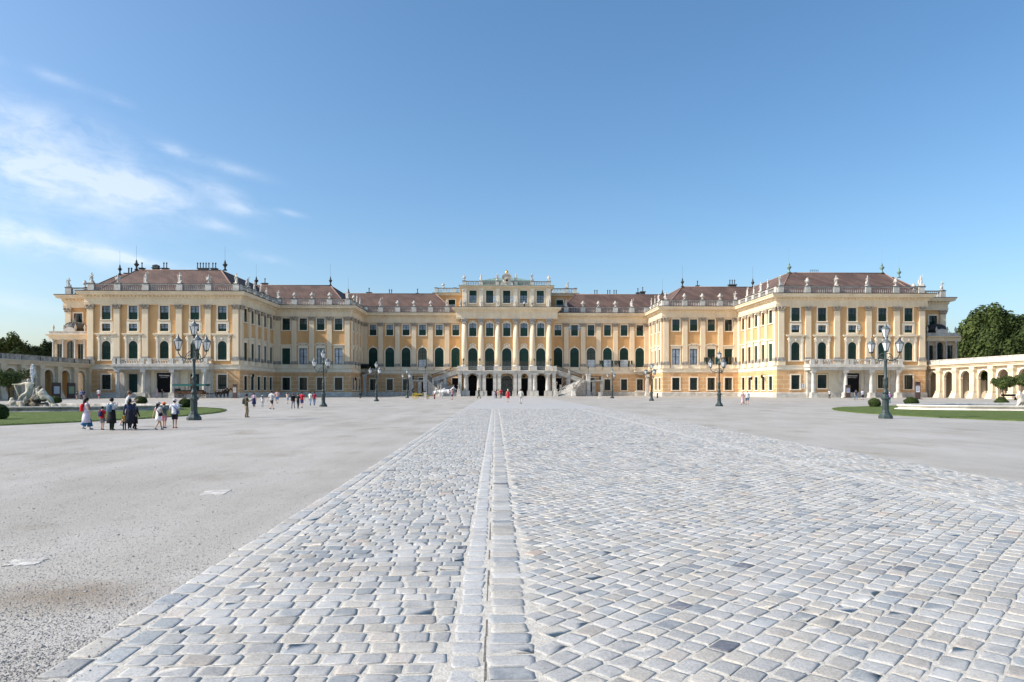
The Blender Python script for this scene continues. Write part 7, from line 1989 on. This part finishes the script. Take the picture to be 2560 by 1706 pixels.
rk = rocks(None, [(0, 0, 0.45, 0.8), (-0.9, 0.1, 0.35, 0.6), (0.9, 0.1, 0.35, 0.6), (-0.35, 0.2, 0.95, 0.55), (0.35, 0.25, 0.95, 0.6), (0.05, 0.3, 1.4, 0.5), (-1.6, 0.2, 0.2, 0.4), (1.7, 0.2, 0.2, 0.45), (0.2, 0.2, 1.75, 0.3)])
rk.name = 'fountain_rock'; rk.location = (rb.x, 58.3, 0); tag(rk, 'brown rock mound carrying the white figures in the left fountain', 'rock')
b_ = (rb.x - 0.3, 57.6)
# seated figure with outstretched arm, seen from the photo: head (70,949), arm to (33,963), seat (72,985), foot (45,1003)
sculpture('seated_statue', 'seated marble figure stretching an arm to the left, topmost on the left fountain', [(72, 984), (73, 974), (74, 963), (74, 957), (71.5, 951), (71, 947), (66, 958), (50, 962), (35, 962, -0.1), (84, 960), (90, 972, 0.2), (86, 982, 0.1), (66, 985, -0.2), (54, 990, -0.3), (46, 1002, -0.3), (76, 988, 0.1), (66, 996, 0), (60, 1008, 0), (30, 961, -0.1)],
    [(0, 1), (1, 2), (2, 3), (3, 4), (4, 5), (2, 6), (6, 7), (7, 8), (2, 9), (9, 10), (10, 11), (0, 12), (12, 13), (13, 14), (0, 15), (15, 16), (16, 17), (8, 18)],
    [0.26, 0.24, 0.27, 0.10, 0.15, 0.13, 0.12, 0.09, 0.05, 0.13, 0.10, 0.09, 0.18, 0.13, 0.08, 0.18, 0.15, 0.10, 0.05], b_)
b = MB(); a1, a2 = fig_at(36, 964, 57.0), fig_at(50, 1000, 57.0); b.tube([a1 - Vector((b_[0], b_[1], 0)), a2 - Vector((b_[0], b_[1], 0))], 0.04, 6); o = b.build('trident_staff', MARBLE, loc=(b_[0], b_[1], 0)); tag(o, 'slender marble staff held by the seated fountain figure', 'staff')
sculpture('reclining_statue', 'reclining marble figure with bowed head on the right of the left fountain', [(104, 992), (106, 984), (107, 976), (107, 971.5), (98, 985), (94, 996), (84, 998), (114, 984), (122, 994), (118, 992), (128, 999), (133, 1010), (138, 1018), (108, 998), (96, 998)],
    [(0, 1), (1, 2), (2, 3), (1, 4), (4, 5), (5, 6), (1, 7), (7, 8), (0, 9), (9, 10), (10, 11), (11, 12), (0, 13), (5, 14)],
    [0.24, 0.25, 0.17, 0.14, 0.13, 0.09, 0.08, 0.14, 0.10, 0.24, 0.18, 0.10, 0.13, 0.2, 0.06], (fig_at(112, 1000).x, 57.2))
sculpture('kneeling_statue', 'marble figure seen from behind between the seated and the reclining figures', [(96, 992), (94, 984), (93.5, 977), (93, 970), (99, 985), (101, 993)], [(0, 1), (1, 2), (2, 3), (1, 4), (4, 5)], [0.2, 0.2, 0.12, 0.17, 0.1, 0.08], (fig_at(95, 1000).x, 57.4))
sculpture('triton_statue', 'marble half figure rising from the water at the left end of the left fountain', [(29, 1018), (29, 1008), (30, 1000), (30, 994), (38, 1004), (38, 1012), (25, 1003), (24, 1012), (45, 1019)], [(0, 1), (1, 2), (2, 3), (1, 4), (4, 5), (1, 6), (6, 7), (0, 8)], [0.24, 0.25, 0.12, 0.17, 0.10, 0.08, 0.10, 0.08, 0.2], (fig_at(31, 1010).x, 57.2))
sculpture('putto_statue', 'small marble child in the water on the right of the left fountain', [(112, 1019), (113, 1015), (113, 1012), (108, 1019), (118, 1020)], [(0, 1), (1, 2), (0, 3), (0, 4)], [0.17, 0.11, 0.14, 0.10, 0.10], (fig_at(112, 1015).x, 56.9))
sculpture('sea_horse_statue', 'coiled marble tail and spray at the foot of the reclining figure', [(128, 1019), (136, 1016), (142, 1012), (147, 1019), (135, 1008)], [(0, 1), (1, 2), (1, 3), (1, 4)], [0.18, 0.2, 0.08, 0.08, 0.08], (fig_at(136, 1015).x, 57.1))
sculpture('hippocamp_statue', 'low marble creature beside the triton of the left fountain', [(48, 1016), (55, 1014), (61, 1017), (52, 1008), (50, 1004)], [(0, 1), (1, 2), (1, 3), (3, 4)], [0.2, 0.22, 0.14, 0.12, 0.10], (fig_at(54, 1014).x, 57.0))
MARR = mat('warm_marble', (0.82, 0.72, 0.60), 0.7, 0.4, 2.2, 0.5, 8, second=(0.56, 0.46, 0.36))
sculpture('seated_statue', 'pale marble figure at the right picture edge on the right fountain rim', [(2552, 1002), (2550, 992), (2549, 984), (2547, 977), (2541, 988), (2545, 998), (2559, 985), (2562, 975), (2548, 1005), (2546, 1012), (2538, 1018), (2558, 1004), (2553, 1012), (2548, 1019), (2560, 1012), (2566, 1004)],
    [(0, 1), (1, 2), (2, 3), (1, 4), (4, 5), (1, 6), (6, 7), (0, 8), (8, 9), (9, 10), (0, 11), (11, 12), (12, 13), (0, 14), (0, 15)],
    [0.22, 0.24, 0.10, 0.17, 0.10, 0.08, 0.10, 0.08, 0.16, 0.10, 0.07, 0.18, 0.12, 0.08, 0.2, 0.2], (fig_at(2552, 1000).x, 57.2), m=MARR)

# ---------------- plants ----------------
def leaf_material(name, c, c2):
    m = bpy.data.materials.new(name); m.use_nodes = True; t = m.node_tree; b = t.nodes['Principled BSDF']; b.inputs['Roughness'].default_value = 0.75; b.inputs['Specular IOR Level'].default_value = 0.15
    a = t.nodes.new('ShaderNodeAttribute'); a.attribute_name = 'tone'
    mx = t.nodes.new('ShaderNodeMix'); mx.data_type = 'RGBA'; t.links.new(a.outputs['Fac'], mx.inputs['Factor'])
    mx.inputs['A'].default_value = (*c2, 1); mx.inputs['B'].default_value = (*c, 1); t.links.new(mx.outputs['Result'], b.inputs['Base Color'])
    tr = t.nodes.new('ShaderNodeBsdfTranslucent'); t.links.new(mx.outputs['Result'], tr.inputs['Color'])
    ms = t.nodes.new('ShaderNodeMixShader'); ms.inputs[0].default_value = 0.22
    t.links.new(b.outputs[0], ms.inputs[1]); t.links.new(tr.outputs[0], ms.inputs[2]); t.links.new(ms.outputs[0], t.nodes['Material Output'].inputs['Surface'])
    return m
LEAF1 = leaf_material('chestnut_leaves', (0.105, 0.140, 0.040), (0.033, 0.053, 0.016)); LEAF2 = leaf_material('deep_green_leaves', (0.055, 0.085, 0.028), (0.020, 0.036, 0.012)); BOX = leaf_material('clipped_box_leaves', (0.09, 0.13, 0.035), (0.03, 0.05, 0.012))
BARK = mat('tree_bark', (0.10, 0.08, 0.06), 0.95, 0.5, 4, 0.8, 8)
def foliage(lobes, n, size, m, name='crown', seed=1, shell=0.55, up=0.35):
    rnd = random.Random(seed); vs = []; fs = []; tone = []
    tot = sum(l[3] * l[4] for l in lobes)
    for (cx, cy, cz, rx, rz) in lobes:
        k = int(n * rx * rz / tot); lt = rnd.uniform(0.25, 0.75)
        for _ in range(k):
            d = Vector((rnd.gauss(0, 1), rnd.gauss(0, 1), rnd.gauss(0, 1))).normalized()
            q = (shell + (1 - shell) * rnd.random() ** 0.7) * (1 + 0.10 * sin(5 * d.x + cx) * sin(4 * d.z + cz) + rnd.uniform(-0.04, 0.06))
            p = Vector((cx + d.x * rx * q, cy + d.y * rx * q, cz + d.z * rz * q))
            nrm = (d + Vector((rnd.uniform(-.8, .8), rnd.uniform(-.8, .8), rnd.uniform(-.8, .8) + up))).normalized()
            a = nrm.cross(Vector((rnd.uniform(-1, 1), rnd.uniform(-1, 1), 0.1))).normalized(); b2 = nrm.cross(a)
            s = size * rnd.uniform(0.55, 1.25); b = len(vs)
            vs += [p + a * s, p + b2 * s * 0.6, p - a * s * 0.9, p - b2 * s * 0.6]; fs.append((b, b + 1, b + 2, b + 3))
            tv = min(1, max(0, lt + rnd.uniform(-0.3, 0.3))); tone += [tv] * 4
    me = bpy.data.meshes.new(name); me.from_pydata(vs, [], fs); at = me.color_attributes.new('tone', 'FLOAT_COLOR', 'POINT'); fl = []
    for t in tone: fl.extend((t, t, t, 1))
    at.data.foreach_set('color', fl); me.materials.append(m)
    o = bpy.data.objects.new(name, me); COL.objects.link(o); return o
def core(lobes, q, par, m):
    b = MB()
    for (cx, cy, cz, rx, rz) in lobes: b.ball((cx, cy, cz), 1, 12, 8, sx=rx * q, sy=rx * q, sz=rz * q, jit=0.06)
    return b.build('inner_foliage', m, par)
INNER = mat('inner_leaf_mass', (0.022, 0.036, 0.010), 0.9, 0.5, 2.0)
def trunk(par, h, r, lobes, lean=0):
    b = MB(); b.tube([(0, 0, -0.2), (0.05, 0, h * 0.3), (-0.05, 0.05, h * 0.7), (0, 0, h)], [r * 1.4, r, r * 0.85, r * 0.7], 10)
    for (cx, cy, cz, rx, rz) in lobes[:7]: b.tube([(0, 0, h * 0.75), (cx * 0.5, cy * 0.5, h + (cz - h) * 0.5), (cx, cy, cz)], [r * 0.6, r * 0.35, r * 0.12], 6)
    b.build('trunk', BARK, par)
def lobes_for(R, zc, Rz, n, seed, lr=0.45):
    rnd = random.Random(seed); out = [(0, 0, zc, R * 0.72, Rz * 0.78)]
    for i in range(n):
        d = Vector((rnd.gauss(0, 1), rnd.gauss(0, 1), rnd.gauss(0, 0.9))).normalized()
        k = rnd.uniform(0.55, 0.72); out.append((d.x * R * k, d.y * R * k, zc + d.z * Rz * k, R * rnd.uniform(0.26, lr), Rz * rnd.uniform(0.24, 0.38)))
    return out
def big_tree(x, y, R, zc, Rz, label, group, m=LEAF1, seed=1, n=9000, size=0.34, nl=16, name='deciduous_tree', proto=None):
    r = empty(name, (x, y, 0)); tag(r, label, 'tree', group)
    lb = lobes_for(R, zc, Rz, nl, seed)
    foliage(lb, n, size, m, seed=seed).parent = r
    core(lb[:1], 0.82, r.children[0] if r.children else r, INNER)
    trunk(r, max(1.5, zc - Rz * 0.7), 0.35, lb)
    return r
bpy.context.view_layer.update()
TG = 'trees behind the right arcade'
def tr(px, ytop, Y, width_px, label, group, seed, m=LEAF1, low=2.0, **kw):
    yc = Y; p = at_y(px, ytop, Y); R = width_px / 2 * yc / F_PX; top = p.z
    zc = (top + low) / 2; return big_tree(p.x, Y, R, zc, (top - low) / 2, label, group, m, seed, **kw)
tr(2474, 756, 134, 132, 'large rounded chestnut behind the right arcade, tallest beside the palace', TG, 3, n=15000)
tr(2552, 770, 132, 120, 'broad chestnut cut by the right picture edge behind the arcade', TG, 4, n=13000)
tr(2436, 830, 141, 70, 'lower dark leafy tree in front of the tallest chestnut, behind the arcade', TG, 5, m=LEAF2, n=6000)
tr(2404, 808, 190, 60, 'distant green tree seen between the right loggia and the tall chestnut', TG, 6, m=LEAF2, n=6000)
tr(2376, 812, 205, 56, 'distant green tree close beside the right loggia', TG, 7, m=LEAF2, n=6000)
tr(2640, 775, 128, 120, 'chestnut just beyond the right picture edge', TG, 8, n=6000)
TG2 = 'trees behind the left arcade'
tr(22, 826, 172, 92, 'pale green tree at the left picture edge behind the arcade', TG2, 11, n=10000)
tr(-40, 832, 168, 90, 'tree cut off by the left picture edge', TG2, 12, n=5000)
tr(62, 838, 180, 62, 'green tree right of the one at the left edge', TG2, 13, m=LEAF2, n=7000)
tr(92, 852, 190, 56, 'low dark tree in the dip of the left tree line', TG2, 14, m=LEAF2, n=6000)
tr(118, 846, 196, 56, 'dark tree rising beside the left loggia', TG2, 15, m=LEAF2, n=6500)
tr(45, 862, 160, 60, 'dark low tree in front of the left tree line', TG2, 16, m=LEAF2, n=5500)
tr(140, 862, 205, 50, 'dark tree half hidden by the left loggia', TG2, 17, m=LEAF2, n=4000)
# clipped avenue trees
def clipped(px, cy_, Yc, w, h, label, seed):
    p = at_y(px, cy_, Yc); r = empty('clipped_tree', (p.x, Yc, 0)); tag(r, label, 'tree', 'clipped lime trees'); R = w / 2
    rnd = random.Random(seed); lb = [(0, 0, p.z, R * 0.8, h * 0.42)] + [(rnd.uniform(-.6, .6) * R, rnd.uniform(-.6, .6) * R, p.z + rnd.uniform(-.25, .25) * h, R * 0.4, h * 0.3) for _ in range(8)]
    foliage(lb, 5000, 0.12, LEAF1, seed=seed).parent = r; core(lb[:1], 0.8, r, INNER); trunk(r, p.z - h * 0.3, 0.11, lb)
clipped(2508, 956, 110, 4.2, 2.3, 'small clipped tree with a flat crown before the right arcade', 21)
clipped(2565, 950, 108, 3.8, 2.6, 'clipped tree cut off by the right picture edge', 22)
clipped(22, 946, 106, 4.6, 3.1, 'dark clipped tree at the left edge behind the fountain', 23)
clipped(-30, 944, 106, 4.2, 3.1, 'clipped tree hidden beyond the left edge', 24)
def topiary(px, by, w, h, label, flat=False, seed=1, x=None):
    p, yc = on_ground(px, by); r = empty('topiary_ball', (p.x, p.y, 0)); tag(r, label, 'shrub', 'clipped box shrubs around the lawns')
    lb = [(0, 0, h * 0.46, w / 2, h / 2 * (0.95 if not flat else 0.8))]
    if flat: lb = [(0, 0, 0.3, w / 2, 0.35), (0, 0, 0.5, w * 0.36, 0.38)]
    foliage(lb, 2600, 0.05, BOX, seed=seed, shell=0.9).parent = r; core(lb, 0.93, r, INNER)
topiary(353, 1012, 1.30, 1.05, 'clipped box ball behind the left fountain rim, left of the lamp', seed=31)
topiary(464, 1020.5, 1.12, 1.0, 'clipped box ball beside the nearest left lamp', seed=32)
topiary(138, 1010, 1.4, 1.0, 'dark clipped box ball behind the marble figures', seed=33)
topiary(-6, 1051.5, 1.05, 1.05, 'dark clipped box ball cut off by the left picture edge', seed=34)
topiary(2186.5, 1019, 1.12, 0.98, 'smaller clipped box ball left of the nearest right lamp', seed=35)
topiary(2278.5, 1016, 1.40, 1.02, 'larger clipped box ball right of the nearest right lamp', seed=36)
topiary(2504, 1011.5, 1.45, 0.85, 'low flat topped clipped shrub behind the right fountain basin', flat=True, seed=37)
# park bench in the shade at the far right
p = at_y(2536, 973, 108); r = empty('park_bench', (p.x, 109, 0), radians(0)); tag(r, 'dark park bench under the clipped tree before the right arcade', 'bench')
b = MB(); b.box(-1.2, 1.2, -0.25, 0.25, 0.42, 0.48); b.build('seat', IRON, r); b = MB(); b.box(-1.2, 1.2, 0.25, 0.3, 0.6, 0.95); b.build('backrest', IRON, r)
for s in (-1, 1): b = MB(); b.box(s * 1.0 - 0.04, s * 1.0 + 0.04, -0.22, 0.28, 0, 0.42); b.build('leg', IRON, r)
